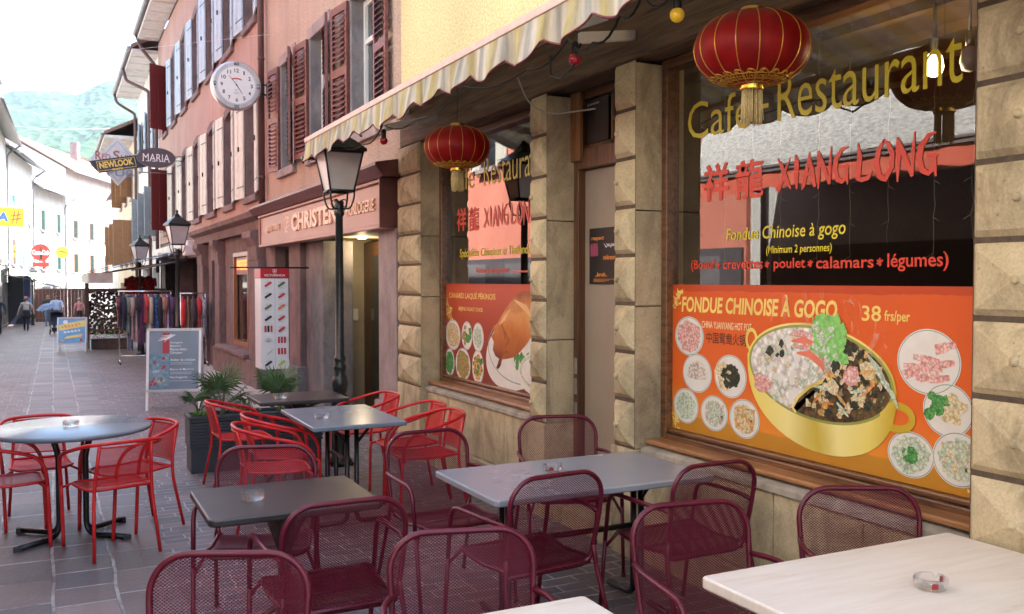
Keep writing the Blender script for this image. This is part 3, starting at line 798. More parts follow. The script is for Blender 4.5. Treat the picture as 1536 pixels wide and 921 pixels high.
def dish(P, parent, cx, cy, rx, ry, foods, rim=True, rot=0.0):
    mb = MB()
    P.disc(mb, cx, cy, rx, ry, 2, 0, 40, rot); 
    if rim: P.ring(mb, cx, cy, rx*0.97, ry*0.97, 0.004, 3, 1)
    mats = [PR['plate'], PR['plate_rim']]
    for (mt, style, s) in foods:
        if PR[mt] not in mats: mats.append(PR[mt])
        k = mats.index(PR[mt])
        if style == 'pile':
            P.blob(mb, cx, cy, min(rx, ry)*s, 4, k, 26, 0.12, rx/min(rx, ry), ry/min(rx, ry))
            for q in range(34):
                a = random.random()*6.28; r_ = random.random()**0.5*s*0.92
                P.blob(mb, cx+rx*r_*math.cos(a), cy+ry*r_*math.sin(a), 0.11*rx, 5+q*0.3, k, 9, 0.3)
        elif style == 'left':
            for q in range(12):
                a = random.random()*6.28; r_ = random.random()**0.5*0.42
                P.blob(mb, cx-rx*0.38+rx*r_*math.cos(a), cy+ry*r_*1.4*math.sin(a), 0.2*rx, 5+q*0.3, k, 9, 0.35)
        elif style == 'right':
            for q in range(12):
                a = random.random()*6.28; r_ = random.random()**0.5*0.42
                P.blob(mb, cx+rx*0.32+rx*r_*math.cos(a), cy+ry*r_*1.4*math.sin(a), 0.2*rx, 9+q*0.3, k, 9, 0.35)
        elif style == 'sticks':
            for q in range(9):
                a = -0.6 + q*0.15; x0 = cx + (q-4)*rx*0.13
                P.poly(mb, [(x0-0.008, cy-ry*0.55), (x0+0.008, cy-ry*0.55), (x0+0.012+a*0.02, cy+ry*0.55), (x0-0.004+a*0.02, cy+ry*0.55)], 4+q*0.3, k)
        elif style == 'fan':
            for q in range(13):
                a = R(10 + q*160/12); P.stroke(mb, [(cx, cy-ry*0.3, 0.003), (cx+rx*0.45*math.cos(a), cy-ry*0.3+ry*0.6*math.sin(a), 0.013), (cx+rx*0.72*math.cos(a), cy-ry*0.3+ry*0.95*math.sin(a), 0.006)], 4+q*0.2, k)
        elif style == 'rows':
            for q in range(15):
                x0 = cx + (random.random()-0.5)*rx*1.1; y0 = cy + (random.random()-0.5)*ry*1.1; a = random.random()*1.2-0.6
                dx, dy = 0.055*math.cos(a), 0.055*math.sin(a)
                P.stroke(mb, [(x0-dx, y0-dy, 0.012), (x0, y0, 0.018), (x0+dx, y0+dy, 0.012)], 4+q*0.3, k)
        elif style == 'rings':
            for q in range(6): P.ring(mb, cx+rx*0.04*q-0.01, cy+ry*(0.35-0.13*q), rx*0.72, ry*0.42, 0.008, 5+q, k)
    return mb.build('dish', mats, parent)

def ornament(P, mb, cx, cy, s, l=2, m=0):
    for q in range(14):
        a = random.random()*6.28; r_ = random.random()*s; x, y = cx + r_*math.cos(a), cy + r_*math.sin(a)
        b_ = random.random()*6.28
        P.stroke(mb, [(x, y, 0.001), (x+0.014*math.cos(b_), y+0.014*math.sin(b_), 0.006), (x+0.03*math.cos(b_+0.8), y+0.03*math.sin(b_+0.8), 0.002)], l+q*0.1, m)

def fondue_poster():
    y0, z0, W, H = 4.735, 0.818, 2.235, 0.904
    root = empty('food_poster', (3.495, y0 - W/2, z0), 'orange hot pot poster of a golden two-part pot on the right window', 'poster')
    m_bg = grad_mat('printed orange red ground', [(0.0, (0.50,0.22,0.02)), (0.10, (0.52,0.24,0.025)), (0.11, (0.78,0.27,0.03)), (0.35, (0.72,0.13,0.018)), (0.9, (0.66,0.10,0.014)), (0.955, (0.66,0.10,0.014)), (0.96, (0.50,0.06,0.012))], 2, 0.0, H, 0.45, 0.035, 5)
    P = Plane2D((3.4935, y0, z0), (0,-1,0), (0,0,1), 0.00022)
    mb = MB(); mb.box(3.4937, 3.4965, y0-W, y0, z0, z0+H)
    mb.build('sheet', m_bg, root)
    mb = MB()
    P.text(mb, 'FONDUE CHINOISE À GOGO', 0.092, 0.735, 1.268, 0.118, 2, 0, bold=0.03, shear=0.12)
    P.text(mb, '38', 1.515, 0.735, 0.115, 0.075, 2, 0, bold=0.012)
    P.text(mb, 'frs/per', 1.65, 0.725, 0.145, 0.065, 2, 0, bold=0.016)
    for c in ((0.07,0.84), (0.035,0.10), (0.05,0.05), (2.1,0.06), (0.03,0.80)): ornament(P, mb, c[0], c[1], 0.035)
    P.text(mb, 'CHINA YUANYANG HOT POT', 0.291, 0.645, 0.44, 0.042, 2, 1, bold=0.008)
    P.text(mb, '中国鸳鸯火锅', 0.336, 0.556, 0.352, 0.068, 2, 2, bold=0.012)
    mb.build('lettering', [PR['letter'], PR['letter2'], PR['dark']], root)
    dish(P, root, 0.168, 0.588, 0.142, 0.12, [('pink','pile',0.8)])
    dish(P, root, 0.249, 0.366, 0.140, 0.118, [('pale','fan',1)])
    dish(P, root, 0.555, 0.375, 0.140, 0.125, [('straw','left',1), ('black','pile',0.55)])
    dish(P, root, 0.141, 0.155, 0.125, 0.108, [('pgreen','pile',0.75)])
    dish(P, root, 0.413, 0.143, 0.125, 0.105, [('pgreen','pile',0.7), ('pale','sticks',1)])
    dish(P, root, 0.678, 0.146, 0.128, 0.112, [('straw','pile',0.72), ('orange','sticks',1)])
    dish(P, root, 1.896, 0.566, 0.168, 0.148, [('pink','rows',0.8)])
    dish(P, root, 2.000, 0.362, 0.128, 0.118, [('green','left',0.7), ('straw','right',0.7)])
    dish(P, root, 1.808, 0.135, 0.128, 0.106, [('pgreen','pile',0.8), ('green','pile',0.3)])
    dish(P, root, 2.055, 0.155, 0.130, 0.120, [('pgreen','pile',0.75), ('straw','sticks',1)])
    # pot: bowl, rim, broths, divider, garnish
    m_pot = grad_mat('printed golden pot', [(0.0, (0.55,0.38,0.03)), (0.12, (0.80,0.66,0.16)), (0.3, (0.85,0.76,0.30)), (0.42, (0.55,0.42,0.05)), (0.6, (0.85,0.75,0.30)), (0.85, (0.80,0.66,0.14)), (1.0, (0.40,0.30,0.03))], 1, -0.6, 0.55, 0.4, 0.15, 3)
    m_dark = plain('printed pot rim', (0.30, 0.33, 0.08), 0.4)
    m_light = food_mat('printed white broth', [(0.30,0.42,0.22), (0.72,0.74,0.66), (0.84,0.82,0.80), (0.80,0.78,0.72), (0.74,0.40,0.28)], 40)
    m_brown = food_mat('printed dark broth', [(0.012,0.010,0.007), (0.05,0.026,0.01), (0.17,0.09,0.03), (0.04,0.05,0.015), (0.45,0.38,0.22)], 44)
    C = (1.216, 0.452); rx, ry = 0.512, 0.254; tilt = -0.10
    mb = MB()
    bowl = []
    for k in range(25):
        a = R(180 + k*180/24); bowl.append((C[0] + rx*1.0*math.cos(a), C[1] + tilt*rx*math.cos(a)*1.0 + (-(abs(math.sin(a))**0.8))*0.40))
    P.poly(mb, bowl + [(C[0]+rx, C[1]+tilt*rx+0.02), (C[0]-rx, C[1]-tilt*rx+0.02)], 6, 0)
    P.disc(mb, C[0], C[1], rx, ry, 8, 0, 56, tilt); P.disc(mb, C[0], C[1], rx*0.975, ry*0.955, 9, 1, 56, tilt)
    # handles
    for sgn, hx, hy in ((1, 1.735, 0.295), (-1, 0.735, 0.60)):
        w = 0.10 if sgn > 0 else 0.05; h = 0.072 if sgn > 0 else 0.065
        P.ring(mb, hx, hy, w, h, 0.036 if sgn > 0 else 0.02, 5 if sgn < 0 else 10, 0)
    mb.build('pot', [m_pot, m_dark], root)
    mb = MB()
    def inside(a, f=1.0):
        x, y = rx*0.945*f*math.cos(a), ry*0.90*f*math.sin(a); return (C[0]+x*math.cos(tilt)-y*math.sin(tilt), C[1]+x*math.sin(tilt)+y*math.cos(tilt))
    div = [(1.412,0.645), (1.43,0.58), (1.39,0.50), (1.30,0.43), (1.18,0.38), (1.10,0.32), (1.06,0.26), (1.085,0.235)]
    left = [inside(R(a)) for a in range(70, 256, 6)] + div[::-1]
    right = [inside(R(a)) for a in range(-108, 70, 6)] + div
    P.poly(mb, left, 10, 0); P.poly(mb, right, 10, 1)
    P.stroke(mb, [(x, y, 0.009) for x, y in div], 12, 2)
    mb.build('broth', [m_light, m_brown, m_pot], root)
    mb = MB()
    mats = [PR['pink'], PR['green'], PR['pgreen'], PR['plate'], PR['straw'], PR['orange'], PR['black'], plain('printed prawn red', (0.72,0.20,0.12), 0.5), plain('printed lettuce', (0.22,0.55,0.14), 0.5, 0, 0.3, 40)]
    def put(n, x0, x1, ya, yb, r_, mi, l0, amp=0.35, chk=None):
        for q in range(int(n*2.0)):
            x, y = random.uniform(x0, x1), random.uniform(ya, yb)
            if chk and not chk(x, y): continue
            P.blob(mb, x, y, r_*random.uniform(0.45, 1.0), l0+q*0.12, mi, 9, amp)
    ell = lambda x, y: ((x-C[0])/(rx*0.86))**2 + ((y-C[1])/(ry*0.8))**2 < 1
    dvx = lambda y: 1.06 + max(0, (y-0.24))*0.93
    L_ = lambda x, y: ell(x, y) and x < dvx(y) - 0.04
    R_ = lambda x, y: ell(x, y) and x > dvx(y) + 0.04
    put(28, 0.72, 1.3, 0.25, 0.68, 0.028, 3, 13, 0.2, L_); put(10, 0.75, 1.1, 0.25, 0.65, 0.022, 4, 14, 0.3, L_); put(10, 0.8, 1.2, 0.25, 0.6, 0.025, 2, 15, 0.4, L_)
    put(5, 0.86, 0.98, 0.53, 0.62, 0.03, 6, 16, 0.4, L_)
    P.blob(mb, 0.83, 0.37, 0.07, 17, 0, 12, 0.3, 1.1, 0.8)
    for q in range(4): P.stroke(mb, [(1.03+0.02*q, 0.64-0.03*q, 0.005), (1.12+0.02*q, 0.655-0.035*q, 0.02), (1.24+0.01*q, 0.62-0.04*q, 0.018), (1.28, 0.555-0.03*q, 0.004)], 17+q, 7 if q % 2 else 0)
    put(22, 1.2, 1.42, 0.54, 0.70, 0.040, 8, 20, 0.45, lambda x, y: y > 0.52 + (1.34-x)*0.35 and ((x-C[0])/rx)**2 + ((y-C[1])/(ry*1.08))**2 < 1); put(10, 1.22, 1.4, 0.66, 0.74, 0.042, 8, 22, 0.5)
    put(9, 1.2, 1.4, 0.50, 0.72, 0.018, 2, 26, 0.5)
    put(34, 1.1, 1.7, 0.24, 0.62, 0.026, 4, 13, 0.5, R_); put(22, 1.1, 1.7, 0.24, 0.62, 0.024, 5, 14, 0.5, R_); put(26, 1.1, 1.7, 0.24, 0.62, 0.028, 6, 15, 0.5, R_)
    P.blob(mb, 1.46, 0.46, 0.055, 24, 0, 7, 0.2); P.blob(mb, 1.56, 0.50, 0.05, 24, 4, 7, 0.2); P.blob(mb, 1.34, 0.40, 0.04, 24, 4, 7, 0.2)
    for q in range(9):
        x, y = random.uniform(1.2, 1.62), random.uniform(0.28, 0.5); a = random.uniform(-1, 1)
        P.stroke(mb, [(x-0.05*math.cos(a), y-0.05*math.sin(a), 0.005), (x, y, 0.010), (x+0.05*math.cos(a), y+0.05*math.sin(a), 0.004)], 26+q*0.3, 2 if q % 2 else 5)
    for q in range(4): x = 1.55+0.03*q; P.stroke(mb, [(x, 0.58-0.04*q, 0.006), (x+0.07, 0.52-0.04*q, 0.012), (x+0.10, 0.46-0.04*q, 0.004)], 27, 2)
    mb.build('garnish', mats, root)
    # printed steam
    st, nt, b = nodes_of('printed steam')
    b.inputs['Base Color'].default_value = (0.85, 0.62, 0.48, 1); b.inputs['Roughness'].default_value = 0.5
    v = coords(nt, (1, 1, 0.5)); f = noise_tex(nt, v, 13, 6, 0.7, 1.2)
    rr = ramp(nt, [(0.52, (0,0,0)), (0.78, (0.6,0.6,0.6))]); nt.links.new(f, rr.inputs[0]); nt.links.new(rr.outputs[0], b.inputs['Alpha'])
    mb = MB()
    for (x, y, w, h) in ((0.88,0.62,0.16,0.26), (1.08,0.68,0.2,0.2), (1.36,0.66,0.22,0.2), (1.52,0.52,0.2,0.22), (1.2, 0.66, 0.16, 0.22)):
        P.poly(mb, [(x+w*(0.5+0.5*math.cos(R(a)))*(0.9+0.2*math.sin(3*R(a))), y+h*(0.5+0.5*math.sin(R(a)))) for a in range(0, 360, 20)], 34, 0)
    mb.build('steam', st, root)
fondue_poster()

def duck_poster():
    y0, z0, W, H = 8.505, 0.815, 2.29, 0.90
    root = empty('food_poster', (3.495, y0 - W/2, z0), 'dark red poster of a roast duck on a white plate, on the left window', 'poster')
    m_bg = grad_mat('printed dark red ground', [(0.0, (0.20,0.03,0.012)), (0.5, (0.36,0.045,0.02)), (0.95, (0.50,0.07,0.025)), (1.0, (0.42,0.05,0.02))], 2, 0.0, H, 0.4, 0.1, 4)
    P = Plane2D((3.4935, y0, 0), (0,-1,0), (0,0,1), 0.00022)
    MB().box(3.4937, 3.4965, y0-W, y0, z0, z0+H).build('sheet', m_bg, root)
    mb = MB()
    P.text(mb, 'CANARD LAQUÉ PÉKINOIS', 0.11, 1.565, 1.06, 0.075, 2, 0, bold=0.012)
    P.text(mb, 'BEIJING ROAST DUCK', 0.348, 1.448, 0.56, 0.046, 2, 0, bold=0.012)
    for c in ((0.1,1.42), (0.14,1.36), (0.16,1.46), (0.05,1.52)): ornament(P, mb, c[0], c[1], 0.06)
    mb.build('lettering', PR['letter'], root)
    dish(P, root, 0.205, 1.215, 0.185, 0.15, [('straw','pile',0.75), ('orange','rings',1)])
    dish(P, root, 0.545, 1.225, 0.125, 0.135, [('mixed','left',0.7), ('green','right',0.6)])
    dish(P, root, 0.800, 1.222, 0.125, 0.135, [('pgreen','pile',0.7)])
    dish(P, root, 0.125, 0.94, 0.122, 0.135, [('green','pile',0.8)])
    dish(P, root, 0.450, 0.944, 0.178, 0.158, [('mixed','pile',0.85)])
    dish(P, root, 0.795, 0.947, 0.130, 0.158, [('orange','pile',0.72), ('green','rows',0.6)])
    mb = MB(); P.disc(mb, 1.62, 1.16, 0.66, 0.33, 2, 0, 48, 0.25); P.ring(mb, 1.62, 1.16, 0.6, 0.29, 0.01, 3, 1)
    P.disc(mb, 2.05, 1.0, 0.44, 0.19, 8, 0, 40, 0.1); P.ring(mb, 2.05, 1.0, 0.40, 0.16, 0.03, 9, 2)
    mb.build('plate', [PR['plate'], PR['plate_rim'], PR['pgreen']], root)
    m_duck = grad_mat('printed roast skin', [(0.0, (0.10,0.02,0.006)), (0.25, (0.36,0.09,0.015)), (0.5, (0.55,0.17,0.03)), (0.72, (0.66,0.30,0.09)), (1.0, (0.30,0.07,0.015))], 2, 0.12, 0.84, 0.35, 0.55, 5)
    mb = MB()
    duck = [(1.23,0.965),(1.28,1.0),(1.31,1.06),(1.40,1.07),(1.52,1.09),(1.66,1.15),(1.80,1.24),(1.95,1.36),(2.05,1.50),(2.0,1.62),(1.85,1.66),(1.70,1.66),(1.55,1.61),(1.42,1.53),(1.30,1.44),(1.20,1.36),(1.13,1.34),(1.15,1.29),(1.09,1.25),(1.14,1.20),(1.12,1.13),(1.17,1.08),(1.25,1.06),(1.22,1.01),(1.19,0.975)]
    P.poly(mb, duck, 5, 0)
    P.stroke(mb, [(1.30,1.36,0.01),(1.42,1.22,0.045),(1.40,1.12,0.03),(1.30,1.06,0.008)], 6, 1)
    P.stroke(mb, [(1.55,1.58,0.006),(1.75,1.52,0.03),(1.95,1.40,0.008)], 6, 2); P.stroke(mb, [(1.25,1.36,0.004),(1.36,1.42,0.02),(1.46,1.5,0.004)], 6, 2)
    P.poly(mb, [(1.86,0.93),(2.0,0.90),(2.25,0.94),(2.24,1.12),(2.0,1.14),(1.88,1.05)], 10, 0)
    mb.build('duck', [m_duck, plain('printed duck wing', (0.40,0.11,0.02), 0.4, 0, 0.4, 20), plain('printed duck highlight', (0.75,0.45,0.20), 0.4)], root)
    mb = MB()
    for q in range(30): P.blob(mb, random.uniform(1.55, 2.1), 1.02+random.uniform(0, 0.1), 0.035, 4+q*0.02, 0, 9, 0.5)
    mb.build('greens', PR['green'], root)
duck_poster()

# dark poster on the door leaf
def door_poster():
    root = empty('door_poster', (3.533, 5.6, 1.72), 'black poster with orange words and pink figures on the restaurant door', 'poster')
    MB().box(3.527, 3.534, 5.42, 5.80, 1.72, 2.125).build('sheet', plain('black poster paper', (0.012,0.010,0.010), 0.45), root)
    P = Plane2D((3.5265, 5.80, 1.72), (0,-1,0), (0,0,1), 0.0005); mb = MB()
    P.text(mb, 'respect', 0.03, 0.31, 0.17, 0.035, 1, 0, bold=0.03); P.text(mb, 'tolérance', 0.19, 0.175, 0.17, 0.035, 1, 0, bold=0.03); P.text(mb, '..bruit..', 0.085, 0.055, 0.16, 0.03, 1, 0, bold=0.03)
    for k in range(3): P.rect(mb, 0.06, 0.035-0.009*k, 0.26-0.05*k, 0.003, 1, 0)
    for q in range(4):
        x = 0.03+0.025*q; P.blob(mb, x, 0.285, 0.012, 1+q*.1, 1, 8, 0.2); P.poly(mb, [(x-0.015,0.275),(x+0.015,0.275),(x+0.02,0.21),(x-0.01,0.2)], 1.5, 1)
    for q in range(5): P.stroke(mb, [(0.2+0.03*q, 0.29, 0.002), (0.23+0.03*q, 0.265+0.01*(q % 2), 0.008), (0.26+0.03*q, 0.28, 0.002)], 1+q*.1, 2)
    mb.build('lettering', [plain('orange print', (0.65,0.22,0.03), 0.5), plain('pink print', (0.35,0.06,0.13), 0.5), plain('pale print', (0.5,0.5,0.55), 0.5)], root)
door_poster()
# leaflet in the transom
lf = empty('leaflet', (3.505, 5.65, 2.74), 'small dark leaflet with a pale heading in the light above the door', 'leaflet')
MB().box(3.496, 3.4995, 5.50, 5.80, 2.74, 3.05).build('sheet', plain('dark leaflet paper', (0.02,0.016,0.014), 0.4), lf)
P = Plane2D((3.4955, 5.80, 2.74), (0,-1,0), (0,0,1), 0.0004); mb = MB()
P.rect(mb, 0.02, 0.265, 0.02, 0.025, 1, 0); P.rect(mb, 0.05, 0.27, 0.13, 0.014, 1, 0)
for k in range(7): P.rect(mb, 0.03+0.035*k, 0.03, 0.003, 0.2, 1, 1)
mb.build('print', [plain('leaflet heading', (0.35,0.35,0.33), 0.5), plain('leaflet lines', (0.07,0.06,0.05), 0.5)], lf)

# ---------------------------------------------------------------- awning
def stripe_mat():
    m, nt, b = nodes_of('striped awning canvas')
    tc = nt.nodes.new('ShaderNodeTexCoord'); sp = nt.nodes.new('ShaderNodeSeparateXYZ'); nt.links.new(tc.outputs['Object'], sp.inputs[0])
    n = noise_tex(nt, tc.outputs['Object'], 3.0, 4)
    f = math_n(nt, 'FRACT', math_n(nt, 'ADD', math_n(nt, 'DIVIDE', sp.outputs[1], 0.30), math_n(nt, 'MULTIPLY', n, 0.16)))
    Y, W, G, O = (0.62,0.53,0.26), (0.66,0.62,0.53), (0.43,0.42,0.38), (0.52,0.46,0.30)
    r = ramp(nt, [(0.0, Y), (0.14, Y), (0.23, W), (0.38, W), (0.47, G), (0.58, G), (0.67, W), (0.74, W), (0.83, O), (0.94, O), (1.0, Y)])
    nt.links.new(f, r.inputs[0])
    vs = coords(nt, (3, 3, 0.7)); s = noise_tex(nt, vs, 2.2, 6, 0.65); d = ramp(nt, [(0.3, (0.60,0.57,0.50)), (0.62, (1.12,1.12,1.1))]); nt.links.new(s, d.inputs[0])
    c = mixc(nt, 1.0, r.outputs[0], d.outputs[0], 'MULTIPLY'); nt.links.new(c, b.inputs['Base Color'])
    b.inputs['Roughness'].default_value = 0.85; b.inputs['Specular IOR Level'].default_value = 0.2
    # thin cloth lets some light through
    tl = nt.nodes.new('ShaderNodeBsdfTranslucent'); nt.links.new(c, tl.inputs[0]); mx = nt.nodes.new('ShaderNodeMixShader'); mx.inputs[0].default_value = 0.3
    nt.links.new(b.outputs[0], mx.inputs[1]); nt.links.new(tl.outputs[0], mx.inputs[2]); nt.links.new(mx.outputs[0], nt.nodes['Material Output'].inputs[0])
    w = noise_tex(nt, vs, 6, 3); bump_in(nt, b, w, 0.25, 0.02)
    return m
M['stripes'] = stripe_mat()
AWX, AWZ = 2.28, 3.15
awn = empty('awning', (3.28, 6.0, 3.60), 'striped yellow white and grey awning with scalloped valance over the restaurant front', 'awning')
Y0, Y1 = -1.5, 9.17
# top cloth
mb = MB(); n = 60
vs = []
for i in range(n+1):
    y = Y0 + (Y1-Y0)*i/n
    for t in (0, 0.5, 1):
        vs.append((3.285 + (AWX+0.02-3.285)*t, y, 3.60 + (AWZ+0.005-3.60)*t - 0.05*math.sin(PI*t) - 0.01*math.sin(y*9)*t))
mb.add(vs, [(i*3+k, (i+1)*3+k, (i+1)*3+k+1, i*3+k+1) for i in range(n) for k in range(2)], smooth=True)
mb.build('cloth', M['stripes'], awn)
# valance with scallops and a maroon braid along its edge
mb = MB(); br = MB(); vs = []; n = int((Y1-Y0)/0.03); per = 0.472
edge = []
def val_x(y, t): return AWX - 0.012 - 0.022*t*math.sin(y*2*PI/per*1.0+0.6) - 0.012*t*math.sin(y*23.0) - 0.02*t
for i in range(n+1):
    y = Y0 + (Y1-Y0)*i/n
    ph = abs(math.sin(PI*(y-Y0)/per)); zb = 2.985 - 0.075*ph**0.8 - 0.012*math.sin(y*3.1)
    for k in range(6):
        t = k/5; vs.append((val_x(y, t), y, AWZ - 0.035 + (zb - AWZ + 0.035)*t))
    edge.append((val_x(y, 1), y, zb))
mb.add(vs, [(i*6+k, (i+1)*6+k, (i+1)*6+k+1, i*6+k+1) for i in range(n) for k in range(5)], smooth=True)
vo = mb.build('valance', M['stripes'], awn)
br.tube(edge, 0.006, 5); br.build('braid', plain('maroon braid', (0.16,0.03,0.035), 0.8), vo)
mb = MB(); mb.box(AWX-0.022, AWX+0.012, Y0, Y1, AWZ-0.035, AWZ+0.012); 
mb.build('front_bar', plain('pale pink front rail', (0.62,0.44,0.38), 0.5, 0, 0.12, 14), awn, bevel=0.006)
for y in (8.9, 5.15, 2.3, -1.0):
    a = MB()
    a.prism([(3.26, y-0.025, 3.44), (3.26, y-0.025, 3.51), (AWX+0.03, y-0.025, 3.135), (AWX+0.03, y-0.025, 3.075)], (0, 0.05, 0))
    a.build('arm', M['white_paint'] if y > 3 else M['zinc'], awn, bevel=0.004)
for y in (7.55, 4.3):
    a = MB(); a.prism([(2.55, y-0.02, 3.02), (2.55, y-0.02, 3.08), (3.25, y+0.5, 3.30), (3.25, y+0.5, 3.24)], (0, 0.04, 0)); a.build('arm', M['white_paint'], awn, bevel=0.004)
h = MB(); h.box(2.22, 2.36, 9.1, 9.165, 2.945, 2.975); h.build('crank_hook', M['black_metal'], awn)
hk = MB(); hk.tube(arc((2.29, 9.13, 2.90), 0.018, 0, 360, 12), 0.004, 6); hk.bar((2.29, 9.13, 2.918), (2.29, 9.13, 2.946), 0.004); hk.build('hook', M['steel'], awn)
mb = MB(); mb.box(3.20, 3.29, Y0, Y1, 3.54, 3.64); mb.build('wall_rail', M['zinc'], awn, bevel=0.005)

# ---------------------------------------------------------------- lanterns
def lantern():
    root = empty('paper_lantern', (0,0,0))
    red, nt, b = nodes_of('red satin lantern cloth')
    v = coords(nt); n = noise_tex(nt, v, 9, 4); r = ramp(nt, [(0.3, (0.19,0.002,0.003)), (0.7, (0.32,0.006,0.005))]); nt.links.new(n, r.inputs[0]); nt.links.new(r.outputs[0], b.inputs['Base Color'])
    b.inputs['Roughness'].default_value = 0.5; b.inputs['Specular IOR Level'].default_value = 0.25
    tl = nt.nodes.new('ShaderNodeBsdfTranslucent'); tl.inputs[0].default_value = (0.7,0.03,0.01,1); mx = nt.nodes.new('ShaderNodeMixShader'); mx.inputs[0].default_value = 0.18
    nt.links.new(b.outputs[0], mx.inputs[1]); nt.links.new(tl.outputs[0], mx.inputs[2]); nt.links.new(mx.outputs[0], nt.nodes['Material Output'].inputs[0])
    gold = plain('gold thread', (0.62,0.36,0.05), 0.3, 0.6, 0.25, 60); thread = plain('straw tassel thread', (0.62,0.48,0.22), 0.7, 0, 0.3, 90)
    RX, RZ = 0.262, 0.162
    def prof(t):    # -1..1 -> radius and z, flattened ball
        a = t*PI/2; return RX*max(0.0, math.cos(a))**0.72 + 0.0, RZ*math.sin(a)
    mb = MB(); seg = 56; rings = 22; vs = []
    ts = [-0.93 + 1.86*i/rings for i in range(rings+1)]
    for t in ts:
        r_, z = prof(t)
        for k in range(seg):
            a = 2*PI*k/seg; q = r_*(1 - 0.018*abs(math.cos(a*8))**6 if True else 1)
            vs.append((q*math.cos(a), q*math.sin(a), z))
    mb.add(vs, [(i*seg+k, i*seg+(k+1) % seg, (i+1)*seg+(k+1) % seg, (i+1)*seg+k) for i in range(rings) for k in range(seg)], smooth=True)
    mb.build('shade', red, root)
    mb = MB()
    for k in range(16):
        a = 2*PI*(k+0.5)/16; a = 2*PI*k/16
        mb.tube([((prof(t)[0]*0.985+0.001)*math.cos(a), (prof(t)[0]*0.985+0.001)*math.sin(a), prof(t)[1]) for t in ts], 0.0023, 5)
    mb.build('rib', gold, root)
    # gold fretwork on the underside: wave border, key pattern
    mb = MB()
    def on(t, a, d=0.002): r_, z = prof(t); return ((r_+d)*math.cos(a), (r_+d)*math.sin(a), z-d*0.6)
    for t0, wd in ((-0.66, 0.0022), (-0.80, 0.002), (-0.885, 0.0022)):
        mb.tube([on(t0, 2*PI*k/72) for k in range(72)], wd, 5, closed=True)
    for k in range(20):
        a = 2*PI*k/20
        pts = [on(-0.655 + 0.115*s*math.sin(PI*s)*1.0, a + 0.30*(s-0.5)) for s in [i/10 for i in range(11)]]
        mb.tube(pts, 0.0024, 5)
        pts = [on(-0.605 + 0.035*math.sin(q), a + 0.075*math.cos(q)) for q in [i*0.55 for i in range(10)]]; mb.tube(pts, 0.0022, 5)
        pts = [on(t, a + da) for t, da in ((-0.69,-0.11), (-0.785,-0.11), (-0.785,0.07), (-0.72,0.07), (-0.72,-0.04), (-0.755,-0.04))]; mb.tube(pts, 0.0022, 5)
        mb.tube([on(t, a + 0.12) for t in (-0.69, -0.785)], 0.0022, 5)
    mb.build('fretwork', gold, root)
    mb = MB(); mb.lathe([(0.058, 0.142), (0.062, 0.150), (0.058, 0.158), (0.052, 0.172), (0.056, 0.180), (0.050, 0.186), (0.0, 0.187)], seg=28)
    mb.build('collar', plain('polished brass top', (0.70,0.42,0.07), 0.22, 0.9), root); mb = MB()
    mb.lathe([(0.050, -0.188), (0.056, -0.182), (0.050, -0.172), (0.058, -0.160), (0.052, -0.150)], seg=28)
    mb.build('collar', plain('polished brass', (0.70,0.42,0.07), 0.22, 0.9), root)
    mb = MB()
    for k in range(90):
        a = random.random()*6.28; r_ = 0.047*random.random()**0.4; L = 0.335 + random.uniform(-0.022, 0.012); s = 1.0 + random.uniform(0.0, 0.16)
        x, y = r_*math.cos(a), r_*math.sin(a)
        mb.tube([(x, y, -0.186), (x*1.05, y*1.05, -0.26), (x*s, y*s, -L)], 0.0028, 4)
    mb.build('tassel', thread, root)
    mb = MB(); mb.tube([(0,0,0.205), (0.004,0,0.35), (0,0,0.52)], 0.003, 6); mb.build('cord', M['black_metal'], root)
    return root
l1 = lantern(); l1.location = (2.86, 3.29, 2.80); l1.rotation_euler.z = 0.2
set_tags(l1, 'large red and gold lantern in front of the window with the fondue poster', 'lantern', 'red lanterns under the awning')
l2 = copy_tree(l1); l2.location = (2.85, 6.68, 2.79); l2.rotation_euler.z = 0.55
set_tags(l2, 'red and gold lantern hanging before the left window with the roast duck poster', 'lantern', 'red lanterns under the awning')

